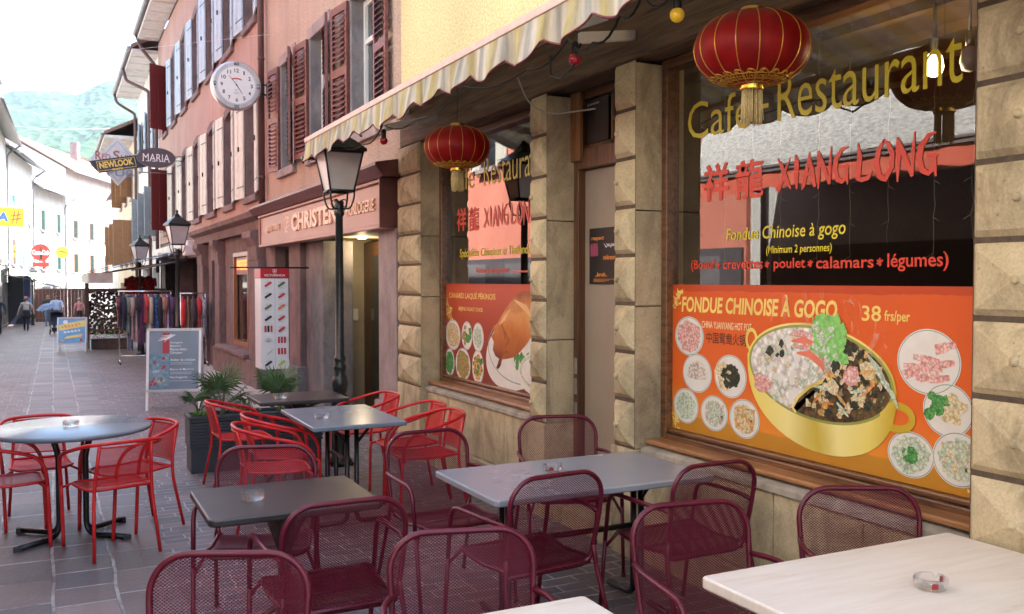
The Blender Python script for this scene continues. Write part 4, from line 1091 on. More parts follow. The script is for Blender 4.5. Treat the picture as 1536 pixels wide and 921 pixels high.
# ---------------------------------------------------------------- string of coloured bulbs
def bulbs():
    root = empty('string_lights', (2.45, 5.0, 3.05), 'black cable of coloured bulbs looped under the restaurant awning', 'string lights')
    pts = [(2.46,8.7,3.06),(2.48,7.9,2.95),(2.45,7.3,3.03),(2.46,6.55,2.95),(2.44,5.6,3.02),(2.46,4.75,2.96),(2.45,4.25,3.02),(2.42,3.95,2.93),(2.45,3.75,3.02),(2.44,3.55,3.06),(2.43,3.32,2.99),(2.45,3.0,3.05),(2.5,2.6,2.98)]
    smooth = []
    for i in range(len(pts)-1):
        a, b_ = Vector(pts[i]), Vector(pts[i+1])
        for q in range(5): t = q/5; smooth.append(a.lerp(b_, t) - Vector((0,0,0.05*math.sin(PI*t))))
    mb = MB(); mb.tube(smooth + [pts[-1]], 0.007, 6)
    mb.tube([(2.45,4.45,2.98),(2.43,4.40,2.86),(2.43,4.30,2.82),(2.44,4.18,2.86),(2.45,4.12,2.97)], 0.007, 6)
    mb.build('cable', M['black_metal'], root)
    cols = {'red': (0.32,0.012,0.02), 'yellow': (0.80,0.52,0.03), 'white': (0.75,0.72,0.66)}
    mats = {k: plain(k + ' bulb glass', c, 0.15, 0, 0.05) for k, c in cols.items()}
    for (y, z, c) in ((7.28, 2.895, 'red'), (4.18, 2.90, 'red'), (3.30, 2.905, 'yellow'), (3.02, 2.93, 'white')):
        s = MB(); s.lathe([(0.016, 0.0), (0.021, 0.012), (0.021, 0.06), (0.013, 0.075)], (2.45, y, z+0.02), 12)
        so = s.build('socket', M['black_metal'], root)
        b_ = MB(); b_.ball((2.45, y, z), 0.033, 16); b_.build('bulb', mats[c], so)
        so['label'] = c + ' bulb in a black socket'
bulbs()
cb = MB(); cb.tube(rounded([(3.05,6.02,3.22),(3.1,5.95,3.02),(3.2,5.8,2.93),(3.36,5.45,2.93)], 0.1), 0.006, 6)
set_tags(cb.build('loose_cable', plain('grey cable', (0.35,0.33,0.3), 0.5)), 'loose pale cable drooping above the restaurant door', 'cable')

# ---------------------------------------------------------------- fairy lights and lamp inside the right window
def fairy(y0, y1, n, label, ztop, zbot):
    root = empty('fairy_lights', (3.58, (y0+y1)/2, ztop), label, 'fairy lights', 'fairy light curtains in the windows')
    wire = plain('pale fairy light wire', (0.26,0.24,0.19), 0.5); bulb = plain('clear fairy bulb', (0.75,0.74,0.68), 0.2)
    for k in range(n):
        y = y0 + (y1-y0)*(k+0.5)/n + random.uniform(-0.03, 0.03); zb = zbot + random.uniform(-0.08, 0.10); pts = []; z = ztop; tips = []
        while z > zb:
            pts.append((3.58 + random.uniform(-0.004, 0.004), y + random.uniform(-0.007, 0.007), z)); z -= 0.055
        s = MB(); s.tube(pts, 0.0011, 5)
        for p in pts[1::3]:
            e = (p[0]-0.005, p[1]+random.choice((-1,1))*0.035, p[2]-0.018); s.tube([p, e], 0.0012, 4)
        s.build('strand', wire, root)
fairy(2.55, 4.70, 9, 'curtain of unlit fairy light strands inside the right window', 3.08, 1.84)
sp = empty('spot_lamp', (3.95, 3.20, 2.82), 'lit frosted spot lamp on the ceiling inside the right window', 'lamp')
s = MB(); s.lathe([(0.012, 0), (0.018, 0.01), (0.022, 0.08), (0.03, 0.09)], (3.95, 3.20, 2.865), 14); s.bar((3.95,3.20,2.94), (3.95,3.20,3.13), 0.008); s.build('socket', M['steel'], sp)
s = MB(); s.lathe([(0.012, -0.045), (0.035, -0.035), (0.046, 0.0), (0.038, 0.05), (0.025, 0.07)], (3.95, 3.20, 2.81), 18); s.build('shade', emit('glowing frosted glass', (1.0,0.66,0.30), 3.0), sp)
pl = bpy.data.lights.new('lamp_light', 'POINT'); pl.energy = 2.5; pl.color = (1.0, 0.72, 0.42); pl.shadow_soft_size = 0.05
po = bpy.data.objects.new('lamp_light', pl); COL.objects.link(po); po.parent = sp; po.location = (0.0, 0.0, -0.13)
sp2 = empty('spot_lamp', (3.95, 3.00, 2.80), 'unlit white spot lamp at the right edge inside the window', 'lamp')
s = MB(); s.lathe([(0.012, -0.05), (0.035, -0.04), (0.046, 0.0), (0.038, 0.05), (0.025, 0.07)], (3.95, 3.00, 2.80), 18); s.build('shade', M['frost'], sp2)
s = MB(); s.lathe([(0.02, 0), (0.022, 0.08)], (3.95, 3.00, 2.86), 12); s.bar((3.95,3.00,2.93), (3.95,3.00,3.13), 0.008); s.build('socket', M['steel'], sp2)
# ================================================================ neighbouring houses on the right
def shutter(name, parent, mat, x, ya, yb, z0, z1, style='panel', lean=0.0):
    """one shutter leaf lying against the wall at x, from ya to yb (lean pulls the free edge off the wall)"""
    f = MB(); t = 0.035
    w = yb - ya
    fr = 0.06
    def bx(a, b, c, d, x0, x1, m=0):
        f.box(x0, x1, ya+a, ya+b, c, d, m)
    if style == 'louvre':
        bx(0, fr, z0, z1, x-t, x); bx(w-fr, w, z0, z1, x-t, x)
        for c, d in ((z0, z0+0.09), ((z0+z1)/2-0.05, (z0+z1)/2+0.05), (z1-0.09, z1)): bx(fr, w-fr, c, d, x-t, x)
        z = z0 + 0.12
        while z < z1 - 0.12:
            if abs(z - (z0+z1)/2) > 0.09:
                f.prism([(x-t-0.022, ya+fr*0.8, z-0.028), (x-t-0.018, ya+fr*0.8, z-0.018), (x-0.004, ya+fr*0.8, z+0.034), (x-0.004, ya+fr*0.8, z+0.022)], (0, w-fr*1.6, 0))
            z += 0.066
    else:
        n = 2 if w > 0.45 else 1
        for k in range(n):
            a, b = k*w/n + 0.004, (k+1)*w/n - 0.004
            bx(a, b, z0, z1, x-0.028, x)
            for c, d in ((z0+0.06, z0+0.10), (z0+(z1-z0)*0.42, z0+(z1-z0)*0.46), (z1-0.12, z1-0.08)):
                pass
            for c, d in ((z0+0.08, z0+(z1-z0)*0.40), (z0+(z1-z0)*0.48, z1-0.10)):
                bx(a+0.05, b-0.05, c, d, x-0.034, x-0.0275)
        for z in (z0+0.2, z1-0.25): bx(-0.02, w*0.7, z, z+0.03, x-0.04, x-0.0335, 1)
        bx(w*0.45, w*0.45+0.02, (z0+z1)/2-0.05, (z0+z1)/2+0.04, x-0.06, x-0.03, 1)
    if lean:
        c, s = math.cos(lean), -math.sin(lean); hy = yb if lean > 0 else ya
        f.v = [(x + (p[0]-x)*c - (p[1]-hy)*s if True else 0, hy + (p[1]-hy)*c + (p[0]-x)*s, p[2]) for p in f.v]
    return f.build(name, [mat, M['black_metal']], parent, bevel=0.004 if style != 'louvre' else 0)

def window_unit(parent, ya, yb, z0, z1, x=3.3, trim='trim_stone', arch=False, depth=0.2, sill=True, frame='white_paint', tw=0.13):
    f = MB()
    f.box(x+depth-0.05, x+depth-0.01, ya, ya+0.06, z0, z1); f.box(x+depth-0.05, x+depth-0.01, yb-0.06, yb, z0, z1)
    f.box(x+depth-0.05, x+depth-0.01, (ya+yb)/2-0.035, (ya+yb)/2+0.035, z0, z1)
    for z in (z0, z0+(z1-z0)*0.68, z1-0.06): f.box(x+depth-0.046, x+depth-0.012, ya+0.061, yb-0.061, z, z+0.06)
    fo = f.build('window', M[frame], parent)
    MB().box(x+depth-0.008, x+depth-0.002, ya, yb, z0, z1).build('pane', M['dark_glass'], fo)
    t = MB()
    t.box(x-0.018, x+0.03, ya-tw, ya-0.002, z0-0.001, z1); t.box(x-0.018, x+0.03, yb+0.002, yb+tw, z0-0.001, z1)
    if arch:
        n = 10; up = 0.16; pts_o = []; pts_i = []
        for k in range(n+1):
            s = k/n; pts_i.append((ya + (yb-ya)*s, z1 - up + up*math.sin(PI*(0.15+0.7*s))/1.0)); pts_o.append((ya-tw + (yb-ya+2*tw)*s, z1 + tw - up*0.7 + up*math.sin(PI*(0.15+0.7*s))))
        for k in range(n):
            (a, b), (c, d) = pts_i[k], pts_i[k+1]; (e, g), (h_, i_) = pts_o[k], pts_o[k+1]
            t.prism([(x-0.018, a, b), (x-0.018, c, d), (x-0.018, h_, i_), (x-0.018, e, g)], (0.19, 0, 0))
    else:
        t.box(x-0.018, x+0.03, ya-tw, yb+tw, z1+0.002, z1+tw+0.03)
    t.build('surround', M[trim], fo, bevel=0.006)
    if sill:
        MB().box(x-0.07, x+depth-0.05, ya-tw, yb+tw, z0-0.13, z0-0.002).build('sill', M[trim], fo, bevel=0.012)
    return fo

def downpipe(parent, pts, r=0.045, mat='pipe'):
    mb = MB(); mb.tube(rounded(pts, 0.12), r, 10)
    for p, q in zip(pts, pts[1:]):
        if abs(p[2]-q[2]) > 2:
            z = min(p[2], q[2]) + 0.5
            while z < max(p[2], q[2]):
                mb.lathe([(r+0.008, 0), (r+0.008, 0.04)], (p[0], p[1], z), 10); z += 2.0
    return mb.build('drainpipe', M[mat], parent)

def eave(parent, x0, x1, ya, yb, z, zr, mat='roof_tile', soff='soffit'):
    r = gable_roof(x0, x1+4.2, x1+8.4, ya, yb, z, zr, 0.14); r.build('roof', M[mat], parent)
    s = MB(); s.box(x0+0.02, x1, ya+0.02, yb-0.02, z-0.12, z-0.005)
    k = ya + 0.6
    while k < yb: s.box(x0+0.05, x1-0.01, k, k+0.05, z-0.15, z-0.121); k += 1.1
    s.build('soffit', M[soff], parent)
    g = MB(); n = 8
    sec = [(x0-0.06 + 0.075*math.cos(R(180+180*i/n)), z + 0.06 + 0.075*math.sin(R(180+180*i/n))) for i in range(n+1)]
    for (a, b), (c, d) in zip(sec, sec[1:]): g.quad((a, ya, b), (c, ya, d), (c, yb, d), (a, yb, b))
    g.poly([(a, ya, b) for a, b in sec]); g.poly([(a, yb, b) for a, b in sec])
    g.build('gutter', M['zinc'], parent)

# ---------------------------------------------------------------- jeweller's house
jew = empty('jeweller_house', (3.3, 12.6, 0), 'beige rough plastered house with maroon louvred shutters above a jeweller shop', 'building')
W3 = [(10.0,11.0), (12.1,13.0), (14.0,14.85)]
mb = MB()
wall_cells(mb, 3.30, 9.235, 15.97, 2.8, 9.7, [(a, b, 3.5, 5.15) for a, b in W3] + [(a, b, 6.4, 8.0) for a, b in W3], 0.2, 0, 1)
shell(mb, 3.30, 11, 9.235, 15.97, -0.5, 9.7)
mb.quad((3.30,9.78,-0.5),(3.30,9.235,-0.5),(3.30,9.235,2.8),(3.30,9.78,2.8))
mb.build('wall', [M['beige_wall'], M['grey_stone']], jew)
eave(jew, 2.6, 3.3, 9.3, 15.97, 9.7, 12.6)
for (a, b) in W3:
    for z0, z1 in ((3.5, 5.15), (6.4, 8.0)):
        fo = window_unit(jew, a, b, z0, z1)
        w = 0.5
        la = {10.0: 0.05, 12.1: 0.22, 14.0: 0.30}[a]
        shutter('shutter', fo, M['louvre'], 3.27, a-w-0.02, a-0.02, z0, z1, 'louvre', la)
        shutter('shutter', fo, M['louvre'], 3.27, b+0.02, b+w+0.02, z0, z1, 'louvre', -0.12)
# shop front: pilasters, recess, fascia
mb = MB(); mb.box(3.24, 3.62, 9.235, 9.83, -0.4, 2.30)
mb.build('pilaster', M['trim_stone'], jew, bevel=0.01)
mb = MB(); mb.box(3.20, 3.60, 9.42, 9.88, -0.4, 0.42); mb.build('plinth', M['trim_stone'], jew, bevel=0.015)
mb = MB(); mb.box(3.27, 3.60, 13.60, 14.30, -0.4, 2.30); mb.build('pilaster', M['pink_stone'], jew, bevel=0.012)
mb = MB(); mb.box(3.20, 3.66, 13.52, 14.38, -0.4, 0.46); mb.build('plinth', M['grey_stone'], jew, bevel=0.015)
mb = MB(); mb.box(3.36, 3.80, 12.65, 13.59, -0.4, 2.30); mb.build('column', M['grey_stone'], jew, bevel=0.015)
mb = MB(); mb.box(3.28, 3.64, 15.35, 15.965, -0.4, 2.30); mb.build('pilaster', M['pink_stone'], jew, bevel=0.012)
recess_w = plain('pale yellow recess plaster', (0.44, 0.39, 0.28), 0.7, 0, 0.15, 2)
mb = MB()
mb.quad((4.3, 14.2, -0.4), (4.3, 9.7, -0.4), (4.3, 9.7, 2.35), (4.3, 14.2, 2.35)); mb.quad((3.62, 9.9, -0.4), (4.3, 9.9, -0.4), (4.3, 9.9, 2.35), (3.62, 9.9, 2.35))
mb.quad((3.80, 13.3, -0.4), (4.3, 13.3, -0.4), (4.3, 13.3, 2.35), (3.80, 13.3, 2.35))
mb.build('recess', recess_w, jew)
mb = MB(); mb.quad((3.3, 9.3, 2.345), (5.05, 9.3, 2.345), (5.05, 15.9, 2.345), (3.3, 15.9, 2.345)); mb.build('ceiling', plain('recess ceiling', (0.55,0.48,0.32), 0.7), jew)
mb = MB(); mb.box(4.15, 4.25, 9.95, 13.28, -0.3, 2.3)
dj = mb.build('shop_door', M['dark_wood_v'], jew, bevel=0.01)
MB().box(4.142, 4.148, 10.15, 12.9, 0.1, 2.1).build('pane', M['dark_glass'], dj)
mb = MB(); mb.box(3.45, 3.50, 14.31, 15.34, 0.45, 2.25); sw = mb.build('shop_window', M['dark_glass'], jew)
mb = MB(); mb.box(3.40, 3.52, 14.31, 15.34, -0.4, 0.445); mb.build('stall_riser', M['grey_stone'], jew, bevel=0.01)
em = emit('recess downlight', (1.0, 0.78, 0.45), 4.0)
mb = MB(); mb.lathe([(0.06, 0), (0.06, 0.012)], (3.85, 12.4, 2.325), 16); cl = mb.build('ceiling_light', em, jew)
pl = bpy.data.lights.new('recess_light', 'POINT'); pl.energy = 2.5; pl.color = (1.0, 0.78, 0.48); pl.shadow_soft_size = 0.06
po = bpy.data.objects.new('recess_light', pl); COL.objects.link(po); po.parent = cl; po.location = (0.55, -0.2, 2.2)
# small plate on the recess wall
MB().box(3.98, 4.06, 13.28, 13.298, 1.15, 1.32).build('switch_plate', M['white_paint'], jew)
# fascia with raised letters
fas = plain('salmon pink sign fascia', (0.41, 0.225, 0.175), 0.45, 0, 0.10, 1.5)
fas_d = plain('dark maroon moulding', (0.13, 0.045, 0.04), 0.4, 0, 0.2, 8)
mb = MB(); mb.box(3.13, 3.29, 9.27, 15.75, 2.34, 2.78)
fo = mb.build('fascia', fas, jew, bevel=0.008)
mb = MB()
mb.box(3.10, 3.289, 9.268, 15.76, 2.295, 2.338)
mb.box(3.10, 3.128, 9.268, 9.31, 2.34, 2.78); mb.box(3.10, 3.128, 15.72, 15.76, 2.34, 2.78)
mb.box(3.09, 3.289, 9.265, 15.77, 2.782, 2.82)
mb.build('fascia_frame', fas, fo, bevel=0.01)
mb = MB(); mb.prism([(3.289, 9.1, 2.822), (3.06, 9.1, 2.822), (3.03, 9.1, 2.86), (2.97, 9.1, 2.93), (2.97, 9.1, 2.965), (3.289, 9.1, 3.02)], (0, 6.85, 0))
mb.box(3.06, 3.289, 9.24, 9.264, 2.30, 2.82)
mb.build('cornice', fas_d, fo, bevel=0.006)
mb = MB(); P = Plane2D((3.128, 15.75, 0), (0,-1,0), (0,0,1))
M['sign_letter'] = plain('peach raised letters', (0.74, 0.46, 0.31), 0.4)
P.text(mb, 'BIJOUTERIE', 0.53, 2.50, 1.00, 0.115, 0, 0, bold=0.0, depth=0.018)
P.text(mb, 'CHRISTEN', 2.345, 2.455, 2.39, 0.245, 0, 0, bold=0.035, depth=0.025)
P.text(mb, 'HORLOGERIE', 5.11, 2.50, 1.05, 0.135, 0, 0, bold=0.01, depth=0.018)
# small winged mark before the name
for k in range(3): P.stroke(mb, [(1.80+0.05*k, 2.46+0.07*k, 0.006), (1.93+0.05*k, 2.53+0.07*k, 0.018), (2.10, 2.56+0.06*k, 0.005)], 2, 0)
P.ring(mb, 1.95, 2.58, 0.17, 0.12, 0.02, 3, 0)
mb.build('lettering', M['sign_letter'], fo)
downpipe(jew, [(2.6, 15.9, 9.75), (3.2, 15.95, 9.3), (3.2, 15.95, 2.98)], 0.055)

# ---------------------------------------------------------------- pink house
pk = empty('pink_house', (3.3, 24.7, -0.3), 'long pink plastered house with pale shutters on both upper floors', 'building')
WP = [17.35 + 2.35*k for k in range(7)]
hp = [(y-0.5, y+0.5, 3.30, 5.2) for y in WP] + [(y-0.5, y+0.5, 6.45, 8.45) for y in WP]
mb = MB()
wall_cells(mb, 3.30, 15.98, 33.6, 2.95, 9.75, hp, 0.22, 0, 1)
shell(mb, 3.30, 11, 15.98, 33.6, -0.7, 9.75)
wall_cells(mb, 3.34, 15.98, 33.6, -0.7, 2.95, [(18.0, 19.6, 0.45, 2.30), (21.2, 22.5, -0.7, 2.2), (24.6, 28.5, -0.7, 2.35), (29.5, 32.5, -0.7, 2.3)], 0.4, 1)
mb.build('wall', [M['pink_wall'], M['pink_stone']], pk)
eave(pk, 2.62, 3.3, 15.98, 33.5, 9.95, 13.0)
for k, y in enumerate(WP):
    for z0, z1, mt in ((3.30, 5.2, 'shutter_cream'), (6.45, 8.45, 'shutter_blue')):
        fo = window_unit(pk, y-0.5, y+0.5, z0, z1, trim='pink_stone', arch=True)
        last = (k == 6)
        m_ = M['maroon'] if last else M[mt]
        shutter('shutter', fo, m_, 3.27, y-0.5-0.63, y-0.52, z0, z1, 'panel', 0.12 if not last else 1.0)
        shutter('shutter', fo, m_, 3.27, y+0.52, y+0.5+0.63, z0, z1, 'panel', -0.10)
mb = MB()     # shop cornice and consoles
mb.prism([(3.339, 16.0, 2.62), (3.20, 16.0, 2.62), (3.17, 16.0, 2.78), (3.05, 16.0, 2.84), (3.02, 16.0, 2.93), (3.339, 16.0, 2.97)], (0, 8.3, 0))
mb.build('cornice', M['pink_stone'], pk, bevel=0.008)
for ya, yb in ((16.35, 17.25), (20.6, 21.15), (23.0, 23.9)):
    mb = MB(); mb.box(3.20, 3.345, ya, yb, 0.30, 2.1); mb.box(3.15, 3.345, ya-0.06, yb+0.06, -0.6, 0.297)
    mb.prism([(3.345, ya+0.05, 1.95), (3.19, ya+0.05, 2.1), (3.18, ya+0.05, 2.35), (3.08, ya+0.05, 2.5), (3.08, ya+0.05, 2.61), (3.345, ya+0.05, 2.61)], (0, yb-ya-0.1, 0))
    mb.build('pilaster', M['pink_stone'], pk, bevel=0.012)
mb = MB(); mb.box(3.16, 3.345, 17.3, 20.55, -0.6, 0.30); mb.box(3.10, 3.345, 17.28, 20.57, 0.302, 0.38); mb.build('stall_riser', M['pink_stone'], pk, bevel=0.012)
mb = MB(); mb.box(3.33, 3.40, 18.0, 18.08, 0.45, 2.3); mb.box(3.33, 3.40, 19.52, 19.6, 0.45, 2.3); mb.box(3.33, 3.40, 18.081, 19.519, 0.45, 0.53); mb.box(3.33, 3.40, 18.081, 19.519, 2.22, 2.3)
fo = mb.build('shop_window', wood('orange brown shop window frame', (0.36,0.15,0.06), (0.2,0.08,0.03), 0.4, 'z'), pk)
MB().box(3.42, 3.425, 18.05, 19.55, 0.5, 2.25).build('pane', M['dark_glass'], fo)
mb = MB(); mb.box(3.37, 3.39, 18.15, 19.45, 1.86, 2.2); MBs = mb.build('press_sign', plain('dark red press sign', (0.30,0.03,0.015), 0.4), fo)
mb = MB(); P = Plane2D((3.368, 19.42, 1.88), (0,-1,0), (0,0,1)); P.text(mb, 'PRESSE', 0.08, 0.07, 1.05, 0.2, 1, 0, bold=0.03); mb.build('lettering', emit('orange lit letters', (1.0,0.25,0.03), 0.5), fo)
mb = MB(); mb.box(3.7, 3.74, 21.2, 28.5, -0.7, 2.35); mb.box(3.7, 3.74, 29.5, 32.5, -0.7, 2.3); mb.build('shop_front', M['dark_glass'], pk)
downpipe(pk, [(2.6, 33.5, 10.0), (2.75, 33.5, 9.55), (3.2, 33.5, 9.0), (3.2, 33.5, 2.0)], 0.06)
mb = MB(); mb.box(3.02, 3.30, 24.3, 33.5, 2.55, 2.75); mb.build('ledge', M['white_wall'], pk, bevel=0.02)
mb = MB()     # cable box lamps over the shop
for y in (23.8, 27.0, 30.4): mb.box(2.9, 3.3, y, y+0.5, 2.35, 2.6)
mb.build('floodlight', M['soffit'], pk, bevel=0.03)

# ---------------------------------------------------------------- white house further down, with grey shutters
wh = empty('white_house', (3.3, 38, -0.5), 'white house with grey shutters and tall drainpipes beyond the pink house', 'building')
WW = [35.2, 38.0, 40.8]
mb = MB(); wall_cells(mb, 3.32, 33.62, 42.5, -0.8, 9.6, [(y-0.5, y+0.5, 3.3, 5.0) for y in WW] + [(y-0.5, y+0.5, 6.3, 8.0) for y in WW] + [(34.2, 36.5, -0.8, 2.2), (38, 41, -0.8, 2.2)], 0.2)
shell(mb, 3.32, 11, 33.62, 42.5, -0.8, 9.6); mb.build('wall', M['white_wall'], wh)
eave(wh, 2.45, 3.32, 33.62, 42.4, 9.55, 12.5)
for y in WW:
    for z0, z1, mt in ((3.3, 5.0, 'shutter_grey'), (6.3, 8.0, 'shutter_blue')):
        fo = window_unit(wh, y-0.5, y+0.5, z0, z1, x=3.32)
        shutter('shutter', fo, M[mt], 3.29, y-1.15, y-0.52, z0, z1, 'panel', 0.75 if mt == 'shutter_grey' else 0.25); shutter('shutter', fo, M[mt], 3.29, y+0.52, y+1.15, z0, z1, 'panel')
downpipe(wh, [(2.4, 42.3, 9.6), (2.5, 42.3, 9.2), (3.2, 42.3, 8.8), (3.2, 42.3, 0)], 0.06)
downpipe(wh, [(2.4, 37.0, 9.6), (2.5, 36.9, 9.1), (3.24, 36.5, 8.7), (3.24, 36.5, 0)], 0.06)
mb = MB(); mb.box(3.5, 3.54, 34.2, 41, -0.8, 2.2); mb.build('shop_front', M['dark_glass'], wh)

br_ = empty('brown_shuttered_house', (3.2, 48, -0.6), 'yellowish house with open brown shutters and a boarded eave at the end of the row', 'building')
mb = MB(); WB = [44.6, 48.0, 51.5]
wall_cells(mb, 3.2, 42.52, 55, -0.9, 7.9, [(y-0.5, y+0.5, 2.5, 4.4) for y in WB] + [(y-0.5, y+0.5, 5.4, 7.0) for y in WB] + [(43.5, 53, -0.9, 1.6)], 0.2); shell(mb, 3.2, 11, 42.52, 55, -0.9, 7.9)
mb.build('wall', M['cream_wall'], br_)
eave(br_, 2.0, 3.2, 42.6, 55, 7.9, 10.6, 'roof_tile', 'soffit')
for y in WB:
    fo = window_unit(br_, y-0.5, y+0.5, 2.5, 4.4, x=3.2); shutter('shutter', fo, M['shutter_brown'], 3.17, y-1.35, y-0.52, 2.5, 4.4, 'panel', 1.3); shutter('shutter', fo, M['shutter_brown'], 3.17, y+0.52, y+1.15, 2.5, 4.4, 'panel')
    fo = window_unit(br_, y-0.5, y+0.5, 5.4, 7.0, x=3.2); shutter('shutter', fo, M['shutter_brown'], 3.17, y-1.15, y-0.52, 5.4, 7.0, 'panel', 0.9)
mb = MB(); mb.box(3.4, 3.44, 43.5, 53, -0.9, 1.6); mb.build('shop_front', M['dark_glass'], br_)
# building that carries the right row on round the bend
fr = empty('corner_house', (6.5, 66, -1), 'pale house behind the brown shuttered one at the street bend', 'building')
mb = MB(); mb.box(4.0, 13, 55.2, 76, -1.2, 7.6); mb.build('wall', M['white_wall'], fr)
gable_roof(3.6, 8, 13.4, 55.2, 76, 7.6, 10).build('roof', M['roof_tile'], fr)

# ================================================================ left row of houses, sunlit
def house(name, label, p0, p1, zg, ze, wallm, roofm, shut, zwin, bays, depth=9.0, eave_out=0.75, rise=2.6, shop='grey_front'):
    """house whose street front runs from p0 to p1 with the street on its right hand (seen walking p0 -> p1)"""
    a, b = Vector((p0[0], p0[1], 0)), Vector((p1[0], p1[1], 0)); L = (b-a).length; d = (b-a).normalized(); n = Vector((d.y, -d.x, 0))   # n points to the street
    root = empty(name, ((a.x+b.x)/2, (a.y+b.y)/2, zg), label, 'building')
    def Q(s, o, z): q = a + d*s + n*o; return (q.x, q.y, z)
    mb = MB()
    mb.add([Q(0,0,zg-0.4), Q(L,0,zg-0.4), Q(L,-depth,zg-0.4), Q(0,-depth,zg-0.4), Q(0,0,ze), Q(L,0,ze), Q(L,-depth,ze), Q(0,-depth,ze)], [(0,1,5,4),(1,2,6,5),(2,3,7,6),(3,0,4,7)])
    mb.poly([Q(0,0,ze), Q(0,-depth,ze), Q(0,-depth/2,ze+rise)]); mb.poly([Q(L,0,ze), Q(L,-depth/2,ze+rise), Q(L,-depth,ze)])
    mb.build('wall', M[wallm], root)
    mb = MB(); k = rise/(depth/2)
    prof = [(eave_out, ze-k*eave_out+0.10), (-depth/2, ze+rise+0.10), (-depth-0.4, ze-k*0.4+0.10), (-depth-0.4, ze-k*0.4+0.24), (-depth/2, ze+rise+0.26), (eave_out, ze-k*eave_out+0.22)]
    mb.prism([Q(-0.2, o, z) for o, z in prof], Vector(d)*(L+0.3)); ro = mb.build('roof', M[roofm], root)
    mb = MB(); s = L*0.6; c = Vector(Q(s, -depth*0.35, 0)); zt = ze + rise*0.7
    mb.obox((c.x, c.y, zt+0.8), d*0.35, n*0.3, (0,0,1.0)); mb.build('chimney', M['trim_stone'], ro)
    mb = MB(); e = eave_out+0.06
    mb.tube([Q(-0.1, e, ze-k*eave_out+0.12), Q(L, e, ze-k*eave_out+0.12)], 0.075, 8); mb.tube(rounded([Q(L-0.4, e, ze-k*eave_out+0.1), Q(L-0.4, 0.1, ze-0.9), Q(L-0.4, 0.08, zg)], 0.2), 0.05, 8); mb.build('gutter', M['zinc'], root)
    for bi in range(bays):
        s = L*(bi+0.5)/bays
        for z0, z1 in zwin:
            f = MB(); f.obox(Q(s, 0.01, (z0+z1)/2), d*0.48, n*0.03, (0,0,(z1-z0)/2)); f.obox(Q(s, 0.06, z0-0.06), d*0.6, n*0.08, (0,0,0.05))
            fo = f.build('window', M['trim_stone'], root)
            g = MB(); g.obox(Q(s, 0.045, (z0+z1)/2), d*0.42, n*0.008, (0,0,(z1-z0)/2-0.06)); g.build('pane', M['dark_glass'], fo)
            for q in (-1, 1):
                h = MB(); h.obox(Q(s+q*0.78, 0.05, (z0+z1)/2), d*0.28, n*0.02, (0,0,(z1-z0)/2))
                for zz in (0.27, 0.72): h.obox(Q(s+q*0.78, 0.074, z0+(z1-z0)*zz), d*0.2, n*0.008, (0,0,(z1-z0)*0.19))
                h.build('shutter', M[shut], fo)
    if shop:
        mb = MB(); ns = max(1, int(L/4))
        for q in range(ns): mb.obox(Q(L*(q+0.5)/ns, 0.02, zg+1.2), d*(L/ns*0.38), n*0.06, (0,0,1.15))
        mb.build('shop_front', M[shop], root)
    return root, Q
# opposite the restaurant (seen only as reflections in the panes)
M['front_dark'] = plain('dark shop front timber', (0.05, 0.03, 0.035), 0.5)
oh, Q = house('opposite_house', 'coral plastered house across the street, seen mirrored in the windows', (-3.0, 11.6), (-3.0, 25.5), -0.2, 10.2, 'coral_wall', 'roof_tile', 'shutter_cream', [(4.6,6.3), (7.2,8.7)], 5)
mb = MB(); mb.box(-2.99, -2.93, 11.65, 25.4, -0.3, 2.28); mb.build('shop_fascia', plain('grey shop fascia', (0.11,0.10,0.11), 0.5), oh)
ho, Q = house('opposite_house', 'white shop house with dark timber fronts across the street, seen mirrored in the right window', (-3.0, -7.5), (-3.0, 11.5), -0.1, 9.8, 'white_wall', 'roof_tile', 'shutter_cream', [(5.0,6.6), (7.4,8.8)], 6, shop='front_dark')
oa = empty('opposite_awning', (-2.98, 5, 4.2), 'grey awning with a coral valance across the street, mirrored in the right window', 'awning')
def corr():
    m, nt, b = nodes_of('crumpled grey white awning cloth')
    v = coords(nt); vs = coords(nt, (1, 1, 3.0)); n = noise_tex(nt, vs, 14, 6, 0.7)
    r = ramp(nt, [(0.35, (0.28,0.28,0.27)), (0.6, (0.74,0.73,0.69))]); nt.links.new(n, r.inputs[0]); nt.links.new(r.outputs[0], b.inputs['Base Color']); b.inputs['Roughness'].default_value = 0.8
    bump_in(nt, b, n, 0.8, 0.03); return m
mb = MB(); n = 70; vs = []
for i in range(n+1):
    y = 1.0 + 9.6*i/n
    for t in (0, 0.5, 1): vs.append(((-2.99, -1.42, -1.14)[int(t*2)], y, (4.45, 4.05, 3.2)[int(t*2)] + 0.02*math.sin(y*7)*t))
mb.add(vs, [(i*3+k, i*3+k+1, (i+1)*3+k+1, (i+1)*3+k) for i in range(n) for k in range(2)], smooth=True); mb.build('cloth', corr(), oa)
coral = plain('coral awning cloth', (0.75, 0.16, 0.10), 0.8)
mb = MB(); vs = []; n = 240
for i in range(n+1):
    y = 1.0 + 9.6*i/n; vs += [(-1.135, y, 3.17), (-1.12 + 0.015*math.sin(y*14), y, 2.93 - 0.04*abs(math.sin(y*PI/0.5)))]
mb.add(vs, [(2*i, 2*i+1, 2*i+3, 2*i+2) for i in range(n)], smooth=True); mb.build('valance', coral, oa)
mb = MB(); mb.box(-1.17, -1.11, 1.0, 10.6, 3.12, 3.15); mb.box(-1.19, -1.10, 1.0, 10.6, 3.172, 3.20); mb.build('front_bar', M['aluminium'], oa)
